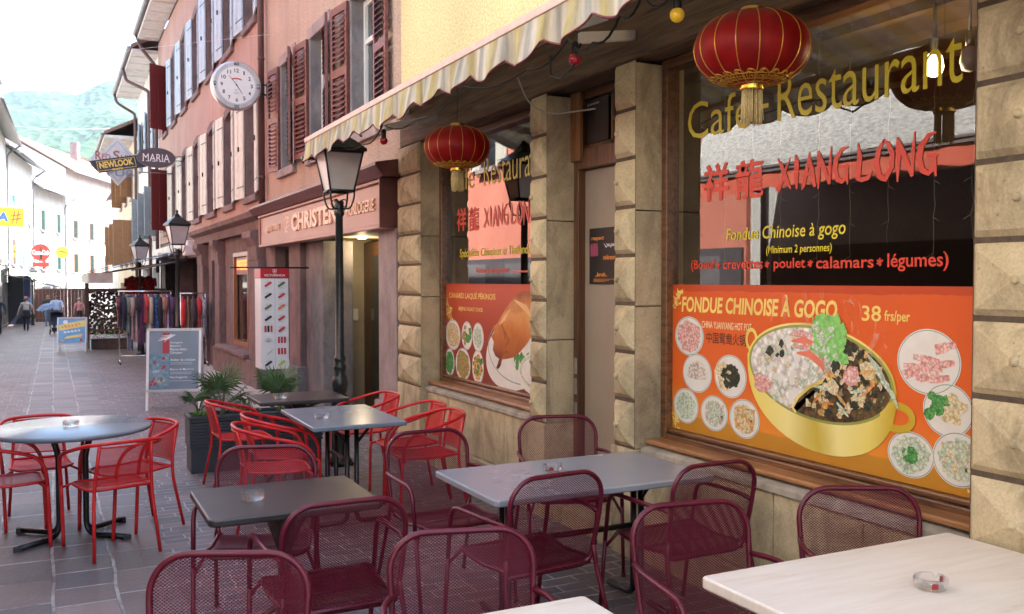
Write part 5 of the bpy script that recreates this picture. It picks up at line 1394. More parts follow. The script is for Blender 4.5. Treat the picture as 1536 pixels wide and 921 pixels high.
for y in (2.0, 6.0, 10.0): mb = MB(); mb.prism([(-2.99, y, 3.3), (-2.99, y, 3.38), (-1.17, y, 3.17), (-1.17, y, 3.12)], (0, 0.05, 0)); mb.build('arm', M['zinc'], oa)

ls = [
 ('white plastered house with a deep boarded eave, leftmost of the far left row', (-3.0, 25.6), (-2.75, 46), 10.6, 'white_wall', 'grey_tile', 'shutter_blue'),
 ('white house with blue grey shutters at the yellow sign, second of the far left row', (-2.7, 46.2), (-2.4, 62), 10.0, 'white_wall', 'grey_tile', 'shutter_blue'),
 ('narrow white house with green shutters and a grey lean roof behind the round red sign', (-2.35, 62.2), (-1.2, 72), 9.6, 'white_wall', 'grey_tile', 'shutter_green'),
 ('pale house with sea green shutters beside the yellow round sign', (-1.15, 72.3), (0.9, 81), 8.4, 'white_wall', 'grey_tile', 'shutter_green'),
 ('pale pink house with brown red shutters where the street bends', (1.0, 81.2), (7.5, 99), 10.6, 'white_wall', 'roof_tile', 'coral_wall'),
]
for k, (lab, a, b, ze, wm, rm, sm) in enumerate(ls):
    zg = gz((a[1]+b[1])/2); house('street_house', lab, a, b, zg, ze, wm, rm, sm, [(zg+3.6, zg+5.2), (zg+6.4, zg+7.9)], max(2, int((Vector(b)-Vector(a)).length/3.2)))
bk = empty('background_house', (2, 125, -2), 'white house with a flat tiled roof rising behind the left row', 'building')
mb = MB(); mb.box(-6, 4.6, 118, 130, -2, 15.2); mb.build('wall', M['white_wall'], bk)
gable_roof(-6.6, -0.7, 5.2, 117.4, 131, 15.2, 16.6, 0.2).build('roof', M['roof_tile'], bk)
for x in (-3.5, 0.5): 
    f = MB(); f.box(x, x+2.4, 117.9, 118.02, 11.6, 13.6); fo = f.build('window', M['trim_stone'], bk); MB().box(x+0.1, x+2.3, 117.85, 117.89, 11.7, 13.5).build('pane', M['dark_glass'], fo)
# ================================================================ terrace furniture
def enamel(name, col):
    m, nt, b = nodes_of(name)
    v = coords(nt); n = noise_tex(nt, v, 14, 6, 0.65); r = ramp(nt, [(0.3, tint(col, 0.75)), (0.7, tint(col, 1.18))]); nt.links.new(n, r.inputs[0])
    ch = ramp(nt, [(0.70, (0,0,0)), (0.74, (1,1,1))]); nt.links.new(noise_tex(nt, v, 42, 5, 0.75), ch.inputs[0])
    nt.links.new(mixc(nt, math_n(nt, 'MULTIPLY', ch.outputs[0], 0.5), r.outputs[0], (0.30, 0.22, 0.21)), b.inputs['Base Color'])
    b.inputs['Roughness'].default_value = 0.38; b.inputs['Specular IOR Level'].default_value = 0.4; b.inputs['Coat Weight'].default_value = 0.05; b.inputs['Coat Roughness'].default_value = 0.25
    bump_in(nt, b, noise_tex(nt, v, 160, 3), 0.12, 0.001)
    return m
BUR = (0.105, 0.004, 0.017); RED = (0.58, 0.018, 0.020)
M['burgundy'] = enamel('burgundy enamel', BUR); M['red'] = enamel('red enamel', RED)
M['burgundy_mesh'] = perforated('burgundy expanded metal', BUR, 0.0068, -0.15)
M['burgundy_seat'] = perforated('burgundy seat mesh', BUR, 0.0068, 0.25)
M['red_mesh'] = perforated('red expanded metal', RED, 0.0056, 0.0)
M['red_seat'] = perforated('red seat mesh', RED, 0.0056, 0.7)
M['chair_foot'] = plain('black plastic chair glide', (0.02,0.02,0.02), 0.6)

def sheet(rows, nx=14):
    """rows: list of (left point, right point, bulge vector) -> gridded sheet with UVs in metres"""
    mb = MB(); vs = []; uv = []; s = 0
    for j, (a, b, g) in enumerate(rows):
        a, b, g = Vector(a), Vector(b), Vector(g); w = (b-a).length
        if j: s += (Vector(rows[j][0]).lerp(Vector(rows[j][1]), .5) - Vector(rows[j-1][0]).lerp(Vector(rows[j-1][1]), .5)).length
        for i in range(nx+1):
            t = i/nx; vs.append(a.lerp(b, t) + g*(4*t*(1-t))); uv.append(((t-0.5)*w, s))
    n = nx+1
    mb.add(vs, [(j*n+i, j*n+i+1, (j+1)*n+i+1, (j+1)*n+i) for j in range(len(rows)-1) for i in range(nx)], 0, True, uv)
    return mb
def thick(o, t=0.0022):
    md = o.modifiers.new('thickness', 'SOLIDIFY'); md.thickness = t; md.offset = 0; return o

def burgundy_chair():
    root = empty('mesh_armchair', (0,0,0))
    r = 0.0115; zt, zb = 0.868, 0.405
    def by(z): t = (z-zb)/(zt-zb); return -0.205 - 0.085*t - 0.012*math.sin(PI*t)
    def hw0(z): t = (z-zb)/(zt-zb); return 0.238 + 0.022*t
    # outline of the back: rounded rectangle, large top corners
    R_, Rb = 0.135, 0.06
    def hw(z):
        w = hw0(z)
        if z > zt - R_: q = z-(zt-R_); w -= R_ - math.sqrt(max(0, R_*R_-q*q))
        if z < zb + Rb: q = (zb+Rb)-z; w -= Rb - math.sqrt(max(0, Rb*Rb-q*q))
        return w
    side = [zb + (zt-zb)*(0.5-0.5*math.cos(PI*i/26)) for i in range(27)]
    pts = [(hw(z), by(z), z) for z in side] + [(-hw(z), by(z), z) for z in side[::-1]]
    mb = MB(); mb.tube(pts, r, 9, closed=True); mb.build('back_frame', M['burgundy'], root)
    rows = [((-hw(z)+0.002, by(z)+0.006, z), (hw(z)-0.002, by(z)+0.006, z), (0, -0.012, 0)) for z in side]
    thick(sheet(rows).build('backrest', M['burgundy_mesh'], root))
    # seat
    zs = 0.445
    def sw(y):
        t = (y+0.215)/0.45; w = 0.232 + 0.014*t
        if y > 0.235-0.07: q = y-(0.235-0.07); w -= 0.07 - math.sqrt(max(0, 0.07**2-q*q))
        return w
    def sz(y): t = (y+0.215)/0.45; return zs + 0.012*t - 0.022*math.sin(PI*min(1, t*1.1)) - (0.02*((t-0.85)/0.15)**2 if t > 0.85 else 0) - (0.03*((0.1-t)/0.1)**2 if t < 0.1 else 0)
    ys = [-0.215 + 0.45*(0.5-0.5*math.cos(PI*i/18)) for i in range(19)]
    thick(sheet([((-sw(y), y, sz(y)), (sw(y), y, sz(y)), (0, 0, -0.012)) for y in ys]).build('seat', M['burgundy_seat'], root))
    pts = [(sw(y), y, sz(y)) for y in ys] + [(-sw(y), y, sz(y)) for y in ys[::-1]]
    mb = MB(); mb.tube(pts, 0.0095, 8, closed=True); mb.bar((-0.225, 0.0, zs-0.03), (0.225, 0.0, zs-0.03), 0.008)
    mb.build('seat_frame', M['burgundy'], root)
    for s in (-1, 1):
        mb = MB(); mb.tube(rounded([(s*0.252, by(0.66)-0.002, 0.655), (s*0.285, -0.14, 0.665), (s*0.287, 0.20, 0.662), (s*0.282, 0.245, 0.40)], [0.07, 0.075]), r, 9)
        mb.build('armrest', M['burgundy'], root)
        mb = MB(); mb.tube([(s*0.282, 0.245, 0.40), (s*0.276, 0.30, 0.012)], r, 9); mb.bar((s*0.235, 0.19, sz(0.19)), (s*0.280, 0.252, 0.36), 0.009)
        lo = mb.build('leg', M['burgundy'], root)
        f = MB(); f.lathe([(0.013, 0), (0.0135, 0.02)], (s*0.276, 0.301, 0), 10); f.build('foot', M['chair_foot'], lo)
        mb = MB(); mb.tube(rounded([(s*0.240, by(0.52), 0.50), (s*0.255, -0.235, 0.40), (s*0.275, -0.375, 0.012)], 0.1), r, 9)
        lo = mb.build('leg', M['burgundy'], root)
        f = MB(); f.lathe([(0.013, 0), (0.0135, 0.02)], (s*0.2755, -0.377, 0), 10); f.build('foot', M['chair_foot'], lo)
    return root

def red_chair():
    root = empty('bistro_chair', (0,0,0)); r = 0.0125
    zt = 0.745
    # hoop: front leg, arm, round the back
    hoop = [(-0.235, 0.25, 0.0), (-0.250, 0.235, 0.42), (-0.262, 0.215, 0.545), (-0.272, 0.16, 0.62), (-0.279, 0.06, 0.658), (-0.278, -0.05, 0.685), (-0.262, -0.15, 0.712), (-0.222, -0.235, 0.735), (-0.15, -0.285, zt), (0, -0.305, zt+0.004)]
    hoop += [(-x, y, z) for x, y, z in hoop[-2::-1]]
    fine = []
    P = [Vector(p) for p in hoop]
    for i in range(len(P)-1):
        p0, p1, p2, p3 = P[max(i-1, 0)], P[i], P[i+1], P[min(i+2, len(P)-1)]
        for q in range(5):
            t = q/5; fine.append(0.5*((2*p1) + (p2-p0)*t + (2*p0-5*p1+4*p2-p3)*t*t + (3*p1-p0-3*p2+p3)*t**3))
    fine.append(P[-1])
    a, b = len(fine)*0 + 5, len(fine)-6
    mb = MB(); mb.tube(fine[a:b+1], r, 9); mb.build('armrest', M['red'], root)
    for s, seg in ((-1, fine[:a+1]), (1, fine[b:][::-1])):
        mb = MB(); mb.tube(seg, r, 9); mb.bar((s*0.185, 0.185, 0.432), (s*0.248, 0.238, 0.40), 0.009); mb.build('leg', M['red'], root)
        mb = MB(); mb.tube(rounded([(s*0.160, -0.285, 0.735), (s*0.178, -0.215, 0.44), (s*0.205, -0.30, 0.0)], 0.14, 8), 0.0115, 9); mb.build('leg', M['red'], root)
    # back panel
    zs = [0.475 + (0.728-0.475)*i/12 for i in range(13)]
    def px(z): t = (z-0.44)/0.295; return 0.178 - 0.018*t, -0.215 - 0.07*t
    thick(sheet([((-px(z)[0], px(z)[1], z), (px(z)[0], px(z)[1], z), (0, -0.026, 0)) for z in zs], 12).build('backrest', M['red_mesh'], root))
    mb = MB()
    for z in (0.478, 0.722): w, y = px(z); mb.tube([(-w + 2*w*i/10, y - 0.026*4*(i/10)*(1-i/10), z) for i in range(11)], 0.006, 7)
    mb.build('back_rail', M['red'], root)
    def sw(y):
        t = (y+0.21)/0.43; w = 0.182 + 0.028*t
        if y > 0.12: q = y-0.12; w -= 0.10 - math.sqrt(max(0, 0.01-q*q))
        return w
    def sz(y): t = (y+0.21)/0.43; return 0.443 - 0.014*math.sin(PI*t) - (0.016*((t-0.8)/0.2)**2 if t > 0.8 else 0)
    ys = [-0.21 + 0.43*(0.5-0.5*math.cos(PI*i/18)) for i in range(19)]
    thick(sheet([((-sw(y), y, sz(y)), (sw(y), y, sz(y)), (0,0,-0.01)) for y in ys]).build('seat', M['red_seat'], root))
    pts = [(sw(y), y, sz(y)) for y in ys] + [(-sw(y), y, sz(y)) for y in ys[::-1]]
    mb = MB(); mb.tube(pts, 0.010, 8, closed=True); mb.build('seat_frame', M['red'], root)
    return root

def put(root, first, x, y, f, label, cat, group):
    o = root if first else copy_tree(root)
    o.location = (x, y, gz(y)); o.rotation_euler = (0, 0, math.atan2(-f[0], f[1]))
    set_tags(o, label, cat, group); return o

bc = burgundy_chair()
k9 = 0.9615
BURG = [  # back top centre (measured), facing direction, label
 (1.04, 5.114, (-0.30, -0.95), 'burgundy mesh armchair behind the small dark table, facing it'),
 (1.075, 3.69, (0.0, 1.0), 'burgundy mesh armchair seen from behind at the near side of the small dark table'),
 (2.017, 5.206, (0.02, -1.0), 'burgundy mesh armchair at the far left corner of the long grey table'),
 (3.024, 5.381, (-0.30, -0.95), 'burgundy mesh armchair behind the long grey table, in front of the door'),
 (2.119, 3.757, (-0.10, 1.0), 'burgundy mesh armchair seen from behind at the left front of the long grey table'),
 (2.959, 3.64, (-0.03, 1.0), 'burgundy mesh armchair at the right front corner of the long grey table'),
 (0.519, 3.162, (-0.42, -0.91), 'burgundy mesh armchair nearest the bottom left, its back rounded and close to the viewer'),
 (1.328, 3.073, (-0.27, -0.96), 'burgundy mesh armchair just beyond the smaller pale table corner'),
 (2.333, 3.037, (-0.16, -0.99), 'burgundy mesh armchair left of the large pale table, between it and the grey table'),
 (3.169, 2.93, (-0.46, -0.89), 'burgundy mesh armchair between the large pale table and the restaurant wall'),
]
for i, (x, y, f, lab) in enumerate(BURG):
    f = Vector(f).normalized()
    put(bc, i == 0, x*k9 + f[0]*0.29, y*k9 + f[1]*0.29, f, lab, 'armchair', 'burgundy mesh armchairs')
rc = red_chair()
REDS = [
 (0.33, 6.58, (-0.25, 0.97), 'red bistro armchair nearest the viewer at the round table, seen from behind'),
 (0.47, 7.08, (-0.90, -0.42), 'red bistro armchair at the right side of the round table'),
 (-0.10, 7.62, (0.06, -1.0), 'red bistro armchair on the far side of the round table, facing it'),
 (-0.30, 7.02, (1.0, 0.06), 'red bistro armchair at the left edge, its arm curving down beside the round table'),
 (1.47, 8.22, (1.0, 0.05), 'red bistro armchair at the left of the dark square table, beside the planter'),
 (1.58, 7.16, (1.0, -0.06), 'red bistro armchair at the left of the blue grey table, the farther of its two'),
 (1.42, 6.62, (1.0, -0.10), 'red bistro armchair at the left of the blue grey table, the nearer of its two'),
 (2.52, 8.10, (-1.0, -0.05), 'red bistro armchair at the right of the dark square table, behind the lamp post'),
 (2.62, 7.22, (-1.0, 0.02), 'red bistro armchair by the wall at the blue grey table, the farther of its two'),
 (2.55, 6.66, (-1.0, 0.06), 'red bistro armchair by the wall at the blue grey table, the nearer of its two'),
]
for i, (x, y, f, lab) in enumerate(REDS):
    put(rc, i == 0, x, y, Vector(f).normalized(), lab, 'chair', 'red bistro armchairs')

# ---------------------------------------------------------------- tables
def top_mat(name, col, rough, streak=0.1, sc=(3, 3, 3)):
    m, nt, b = nodes_of(name)
    v = coords(nt, sc); n = noise_tex(nt, v, 2.0, 7, 0.6, 0.4); r = ramp(nt, [(0.3, tint(col, 1-streak)), (0.7, tint(col, 1+streak))]); nt.links.new(n, r.inputs[0])
    nt.links.new(r.outputs[0], b.inputs['Base Color'])
    v2 = coords(nt); f = noise_tex(nt, v2, 2.2, 4, 0.5); rr = ramp(nt, [(0.3, (rough*0.95,)*3), (0.7, (rough*1.12,)*3)]); nt.links.new(f, rr.inputs[0]); nt.links.new(rr.outputs[0], b.inputs['Roughness'])
    bump_in(nt, b, noise_tex(nt, v2, 220, 2), 0.05, 0.001)
    return m
M['top_blue'] = top_mat('blue grey table laminate', (0.17, 0.205, 0.25), 0.22, 0.04)
M['top_grey'] = top_mat('grey table laminate', (0.27, 0.28, 0.31), 0.26, 0.025)
M['top_dark'] = top_mat('dark brown table laminate', (0.034, 0.028, 0.028), 0.34, 0.2, (1, 9, 1))
def pale_mat():
    m, nt, b = nodes_of('bleached oak table laminate')
    v = coords(nt, (1.0, 7, 1)); n = noise_tex(nt, v, 2.2, 7, 0.62, 0.5); v2 = coords(nt, (2.0, 26, 2)); n2 = noise_tex(nt, v2, 2, 5, 0.6)
    r = ramp(nt, [(0.3, (0.60, 0.49, 0.39)), (0.42, (0.72, 0.63, 0.54)), (0.58, (0.77, 0.70, 0.61)), (0.75, (0.80, 0.74, 0.66))]); nt.links.new(math_n(nt, 'ADD', math_n(nt, 'MULTIPLY', n, 0.75), math_n(nt, 'MULTIPLY', n2, 0.25)), r.inputs[0])
    nt.links.new(r.outputs[0], b.inputs['Base Color']); b.inputs['Roughness'].default_value = 0.42; b.inputs['Specular IOR Level'].default_value = 0.4
    bump_in(nt, b, n2, 0.06, 0.002); return m
M['top_pale'] = pale_mat()

def rr_top(x0, x1, y0, y1, z0, z1, rad=0.035):
    pts = []
    for cx, cy, a in ((x1-rad, y1-rad, 0), (x0+rad, y1-rad, 90), (x0+rad, y0+rad, 180), (x1-rad, y0+rad, 270)):
        for q in range(7): t = R(a + 15*q); pts.append((cx + rad*math.cos(t), cy + rad*math.sin(t), z0))
    mb = MB(); mb.prism(pts, (0, 0, z1-z0)); return mb
def base_tubes(root, cx, cy, sx, sy, mat, z=0.71, r=0.017, d=0.06):
    """four bent tubes: down from the top, out to the feet"""
    g = gz(cy)
    mb = MB(); mb.box(cx-sx*0.5, cx+sx*0.5, cy-0.12, cy+0.12, z-0.002, z+0.004); mb.build('mounting_plate', mat, root)
    for i in (-1, 1):
        for j in (-1, 1):
            lo = MB(); lo.tube(rounded([(cx+i*d*1.5, cy+j*d*0.5, z), (cx+i*d, cy+j*d*0.5, 0.55), (cx+i*d, cy+j*d*0.6, g+0.025), (cx+i*sx*0.5, cy+j*sy*0.5, g+0.025)], [0.05, 0.09], 7), r, 9)
            l_ = lo.build('leg', mat, root)
            f = MB(); f.obox((cx+i*sx*0.5, cy+j*sy*0.5, g+0.02), (0.026,0,0), (0,0.022,0), (0,0,0.0195)); f.build('foot_cap', M['chair_foot'], l_, bevel=0.004)
def base_columns(root, cx, cy, half, mat, along='y', z=0.71):
    g = gz(cy)
    ax = Vector((0,1,0)) if along == 'y' else Vector((1,0,0)); pr = Vector((ax.y, -ax.x, 0))
    for s in (-1, 1):
        c = Vector((cx, cy, 0)) + ax*half*s
        lo = MB()
        for q in (-1, 1): lo.tube(rounded([tuple(c + pr*0.035*q + Vector((0,0,z))), tuple(c + pr*0.035*q + Vector((0,0,g+0.03))), tuple(c + pr*0.28*q + Vector((0,0,g+0.022)))], 0.06), 0.018, 9)
        lo.tube(rounded([tuple(c + pr*0.16 + Vector((0,0,z))), tuple(c + pr*0.036 + Vector((0,0,z-0.14)))], 0.05), 0.012, 8); lo.tube([tuple(c - pr*0.16 + Vector((0,0,z))), tuple(c - pr*0.036 + Vector((0,0,z-0.14)))], 0.012, 8)
        lo.build('leg', mat, root)
    a, b = Vector((cx,cy,0.0)) - ax*half, Vector((cx,cy,0)) + ax*half
    mb = MB(); mb.tube([tuple(a + Vector((0,0,0.42))), tuple(b + Vector((0,0,0.42)))], 0.016, 8); mb.box(cx-(half if along == 'x' else 0.15), cx+(half if along == 'x' else 0.15), cy-(half if along == 'y' else 0.15), cy+(half if along == 'y' else 0.15), z-0.001, z+0.005); mb.build('stretcher', mat, root)
def base_pedestal(root, cx, cy, mat, z=0.70):
    g = gz(cy); mb = MB(); mb.lathe([(0.05, g), (0.045, g+0.05), (0.032, 0.3), (0.036, 0.6), (0.06, z)], (cx, cy, 0), 16); mb.build('pedestal', mat, root)
    for a in range(4):
        t = R(45+90*a); l_ = MB(); l_.tube(rounded([(cx+0.03*math.cos(t), cy+0.03*math.sin(t), 0.22), (cx+0.2*math.cos(t), cy+0.2*math.sin(t), 0.10), (cx+0.31*math.cos(t), cy+0.31*math.sin(t), g+0.018)], 0.1), 0.016, 8); l_.build('leg', mat, root)
        l_ = MB(); l_.tube(rounded([(cx+0.03*math.cos(t), cy+0.03*math.sin(t), 0.5), (cx+0.1*math.cos(t), cy+0.1*math.sin(t), 0.66), (cx+0.22*math.cos(t), cy+0.22*math.sin(t), z)], 0.1), 0.014, 8); l_.build('bracket', mat, root)
brown_iron = plain('brown painted iron', (0.075, 0.045, 0.035), 0.45)

t = empty('round_table', (0.10, 7.03, gz(7)), 'round blue grey table with bent black tube legs at the left', 'table', 'terrace tables')
mb = MB(); mb.lathe([(0.0, 0.705), (0.49, 0.705), (0.512, 0.712), (0.52, 0.724), (0.516, 0.736), (0.505, 0.741), (0.0, 0.741)], (0.10, 7.03, 0), 72, smooth=True)
mb.build('tabletop', M['top_blue'], t); base_tubes(t, 0.10, 7.03, 0.66, 0.52, M['black_metal'], 0.698, 0.019, 0.085)
def rect_table(x0, x1, y0, y1, mat, label, th=0.032, rad=0.03, z=0.74, group='terrace tables'):
    cx, cy = (x0+x1)/2, (y0+y1)/2
    t = empty('cafe_table', (cx, cy, gz(cy)), label, 'table', group)
    rr_top(x0, x1, y0, y1, z-th, z, rad).build('tabletop', mat, t, bevel=0.009, segs=3); return t, cx, cy
t, cx, cy = rect_table(1.575, 2.262, 6.20, 7.23, M['top_blue'], 'rectangular blue grey table with red chairs, before the left window'); base_columns(t, cx, cy, 0.27, M['black_metal'])
t, cx, cy = rect_table(1.51, 2.27, 7.66, 8.28, M['top_dark'], 'small dark brown table behind the blue grey one, by the lamp post'); base_pedestal(t, cx, cy, brown_iron)
t, cx, cy = rect_table(0.572, 1.342, 3.99, 4.635, M['top_dark'], 'small dark brown table in the left foreground with one ashtray', 0.034, 0.04); base_pedestal(t, cx, cy, brown_iron)
t, cx, cy = rect_table(1.795, 3.065, 3.77, 4.53, M['top_grey'], 'long grey table in the middle with burgundy armchairs around it', 0.034, 0.03); base_columns(t, cx, cy, 0.40, M['black_metal'], 'x')
t, cx, cy = rect_table(1.965, 3.20, 1.70, 2.50, M['top_pale'], 'large bleached wood table filling the bottom right corner', 0.042, 0.02); base_columns(t, cx, cy, 0.40, M['black_metal'], 'x')
t, cx, cy = rect_table(0.74, 1.512, 1.74, 2.515, M['top_pale'], 'smaller bleached wood table, only its far corner showing at the bottom edge', 0.04, 0.02); base_pedestal(t, cx, cy, brown_iron)

# ---------------------------------------------------------------- ashtrays
M['ash_glass'] = clear_glass('pressed ashtray glass')
def ashtray(prints=False):
    root = empty('glass_ashtray', (0,0,0))
    mb = MB(); seg = 60; prof = [(0.0, 0.0), (0.044, 0.0), (0.050, 0.004), (0.054, 0.036), (0.052, 0.0385), (0.046, 0.0385), (0.0435, 0.035), (0.041, 0.011), (0.036, 0.008), (0.0, 0.0075)]
    vs = []
    for (r, z) in prof:
        for k in range(seg):
            a = 2*PI*k/seg; d = 0
            for q in range(3):
                e = abs(((a - 2*PI*q/3 + PI) % (2*PI)) - PI); d = max(d, max(0, 1-(e/0.17)**2))
            zz = z - (0.016*d*(z > 0.03)); vs.append((r*math.cos(a), r*math.sin(a), zz + 0.0005))
    mb.add(vs, [(i*seg+k, i*seg+(k+1) % seg, (i+1)*seg+(k+1) % seg, (i+1)*seg+k) for i in range(len(prof)-1) for k in range(seg)], smooth=True)
    mb.build('bowl', M['ash_glass'], root, merge=True)
    if prints:
        mb = MB()
        for a0 in (200, 325, 80):
            for q in range(3):
                a = R(a0 + q*7); b_ = R(a0 + (q+1)*7); r0, r1 = 0.0522, 0.0548
                mb.quad((r0*math.cos(a), r0*math.sin(a), 0.012), (r0*math.cos(b_), r0*math.sin(b_), 0.012), (r1*math.cos(b_), r1*math.sin(b_), 0.031), (r1*math.cos(a), r1*math.sin(a), 0.031))
        mb.build('print', plain('red ashtray print', (0.30,0.02,0.02), 0.4), root)
    return root
ap = ashtray(False); aq = ashtray(True)
ASH = [
 (0.097, 7.02, 0.742, 0, 'clear glass ashtray on the round table'), (1.725, 7.9, 0.7405, 0, 'clear glass ashtray on the dark table by the lamp post'),
 (1.745, 6.62, 0.7405, 0, 'clear glass ashtray on the blue grey rectangular table'), (0.81, 4.30, 0.7405, 0, 'clear glass ashtray on the small dark table in front'),
 (2.35, 4.23, 0.7405, 1, 'glass ashtray with red print on the long grey table'), (2.56, 2.06, 0.7405, 1, 'glass ashtray with red print on the large pale table'),
]
done = set()
for x, y, z, k, lab in ASH:
    src = aq if k else ap; o = src if k not in done else copy_tree(src); done.add(k)
    o.location = (x, y, z); o.rotation_euler.z = random.random()*6 if not k else 0.4; set_tags(o, lab, 'ashtray', 'glass ashtrays')

# ---------------------------------------------------------------- planter with palms
pt = empty('planter_box', (1.75, 9.12, gz(9)), 'long anthracite planter box with ribbed upper sides', 'planter')
slate = plain('anthracite planter panel', (0.035, 0.042, 0.05), 0.5, 0, 0.15, 6); g = gz(9)
mb = MB(); x0, x1, ya, yb = 1.13, 2.36, 8.96, 9.30
mb.box(x0, x1, ya, yb, g, g+0.47); mb.build('box', slate, pt, bevel=0.006)
mb = MB()
for k in range(9): mb.box(x0-0.012, x1+0.012, ya-0.012, yb+0.012, g+0.24+0.03*k, g+0.262+0.03*k)
mb.box(x0-0.018, x1+0.018, ya-0.018, ya+0.02, g+0.505, g+0.535); mb.box(x0-0.018, x1+0.018, yb-0.02, yb+0.018, g+0.505, g+0.535); mb.box(x0-0.018, x0+0.02, ya+0.021, yb-0.021, g+0.505, g+0.535); mb.box(x1-0.02, x1+0.018, ya+0.021, yb-0.021, g+0.505, g+0.535)
mb.build('slats', slate, pt, bevel=0.003)
MB().box(x0+0.022, x1-0.022, ya+0.022, yb-0.022, g+0.471, g+0.50).build('soil', plain('dark potting soil', (0.03,0.02,0.014), 0.95, 0, 0.4, 50, 0.8, 60), pt)
def leaf_mat(name, a, b_):
    m, nt, b = nodes_of(name); v = coords(nt); n = noise_tex(nt, v, 9, 4); r = ramp(nt, [(0.3, a), (0.7, b_)]); nt.links.new(n, r.inputs[0]); nt.links.new(r.outputs[0], b.inputs['Base Color']); b.inputs['Roughness'].default_value = 0.45
    tl = nt.nodes.new('ShaderNodeBsdfTranslucent'); nt.links.new(r.outputs[0], tl.inputs[0]); mx = nt.nodes.new('ShaderNodeMixShader'); mx.inputs[0].default_value = 0.25
    nt.links.new(b.outputs[0], mx.inputs[1]); nt.links.new(tl.outputs[0], mx.inputs[2]); nt.links.new(mx.outputs[0], nt.nodes['Material Output'].inputs[0]); return m
M['palm_leaf'] = leaf_mat('palm leaf', (0.035, 0.085, 0.03), (0.10, 0.17, 0.06)); M['fresh_leaf'] = leaf_mat('fresh green leaf', (0.06, 0.15, 0.02), (0.16, 0.30, 0.05))
M['stem'] = plain('fibrous stem', (0.12, 0.10, 0.05), 0.8)
def fan_palm(x, y, z, h, n, label, spread=1.0):
    root = empty('fan_palm', (x, y, z), label, 'plant', 'fan palms in the planter')
    st = MB(); lf = MB()
    st.tube([(x, y, z), (x+0.01, y, z+0.10)], [0.028, 0.02], 8)
    for k in range(n):
        a = 2*PI*k/n + random.uniform(-0.3, 0.3); el = random.uniform(0.45, 1.35); L = h*random.uniform(0.45, 0.8)*(1.0 if el > 0.8 else spread)
        d = Vector((math.cos(a)*math.cos(el), math.sin(a)*math.cos(el), math.sin(el))); p0 = Vector((x, y, z+0.08)); p1 = p0 + d*L
        st.tube([p0, p0.lerp(p1, .5) + Vector((0,0,0.02)), p1], [0.006, 0.005, 0.004], 5)
        side = d.cross(Vector((0,0,1))).normalized() if abs(d.z) < 0.98 else Vector((1,0,0)); up = side.cross(d).normalized()
        nb = 15; bl = h*0.62*random.uniform(0.85, 1.1)
        for q in range(nb):
            t = R(-105 + 210*q/(nb-1)); v = (d*math.cos(t) + side*math.sin(t)).normalized(); l_ = bl*(0.72 + 0.28*math.cos(t*0.8)); w = 0.011
            s2 = v.cross(up).normalized()
            m1 = p1 + v*l_*0.5 + up*0.01; m2 = p1 + v*l_ - Vector((0,0,0.12*l_)) - up*0.01
            lf.add([p1, m1 - s2*w + up*0.004, m1 + s2*w + up*0.004, m1, m2], [(0,3,1), (0,2,3), (1,3,4), (3,2,4)])
    st.build('stem', M['stem'], root); lf.build('fronds', M['palm_leaf'], root)
fan_palm(1.44, 9.13, g+0.49, 0.40, 9, 'tall fan palm at the left end of the planter'); fan_palm(1.98, 9.15, g+0.49, 0.37, 9, 'fan palm in the middle of the planter below the knife display'); fan_palm(1.22, 9.08, g+0.49, 0.24, 5, 'short fan palm at the left corner of the planter, its leaves reaching over the edge', 1.4)
def leafy(x, y, z, r, n, label, mat='fresh_leaf', flat=0.6):
    root = empty('leafy_plant', (x, y, z), label, 'plant', 'small leafy plants in the planter')
    mb = MB(); st = MB()
    for k in range(n):
        a = random.random()*6.28; q = r*random.random()**0.5; h = r*flat*random.uniform(0.25, 1.3); p = Vector((x+q*math.cos(a), y+min(0.13, max(-0.15, q*math.sin(a)*0.6)), z+h))
        d = Vector((random.uniform(-1,1), random.uniform(-1,1), random.uniform(-0.2,0.8))).normalized(); s = d.orthogonal().normalized(); l_ = random.uniform(0.02, 0.045); w = l_*0.38
        mb.add([p, p + d*l_*0.5 + s*w, p + d*l_, p + d*l_*0.5 - s*w], [(0,1,2,3)])
        if k % 5 == 0: st.tube([(x+q*0.5*math.cos(a), y, z), tuple(p)], 0.002, 4)
    st.build('stem', M['stem'], root); mb.build('leaves', M[mat], root)
leafy(1.22, 9.02, g+0.50, 0.10, 90, 'bright green ground plant at the left corner of the planter'); leafy(1.62, 9.05, g+0.50, 0.16, 140, 'taller leafy plant with round leaves between the two palms', flat=1.0); leafy(2.15, 9.05, g+0.50, 0.17, 130, 'bright green leafy plant at the right of the planter')
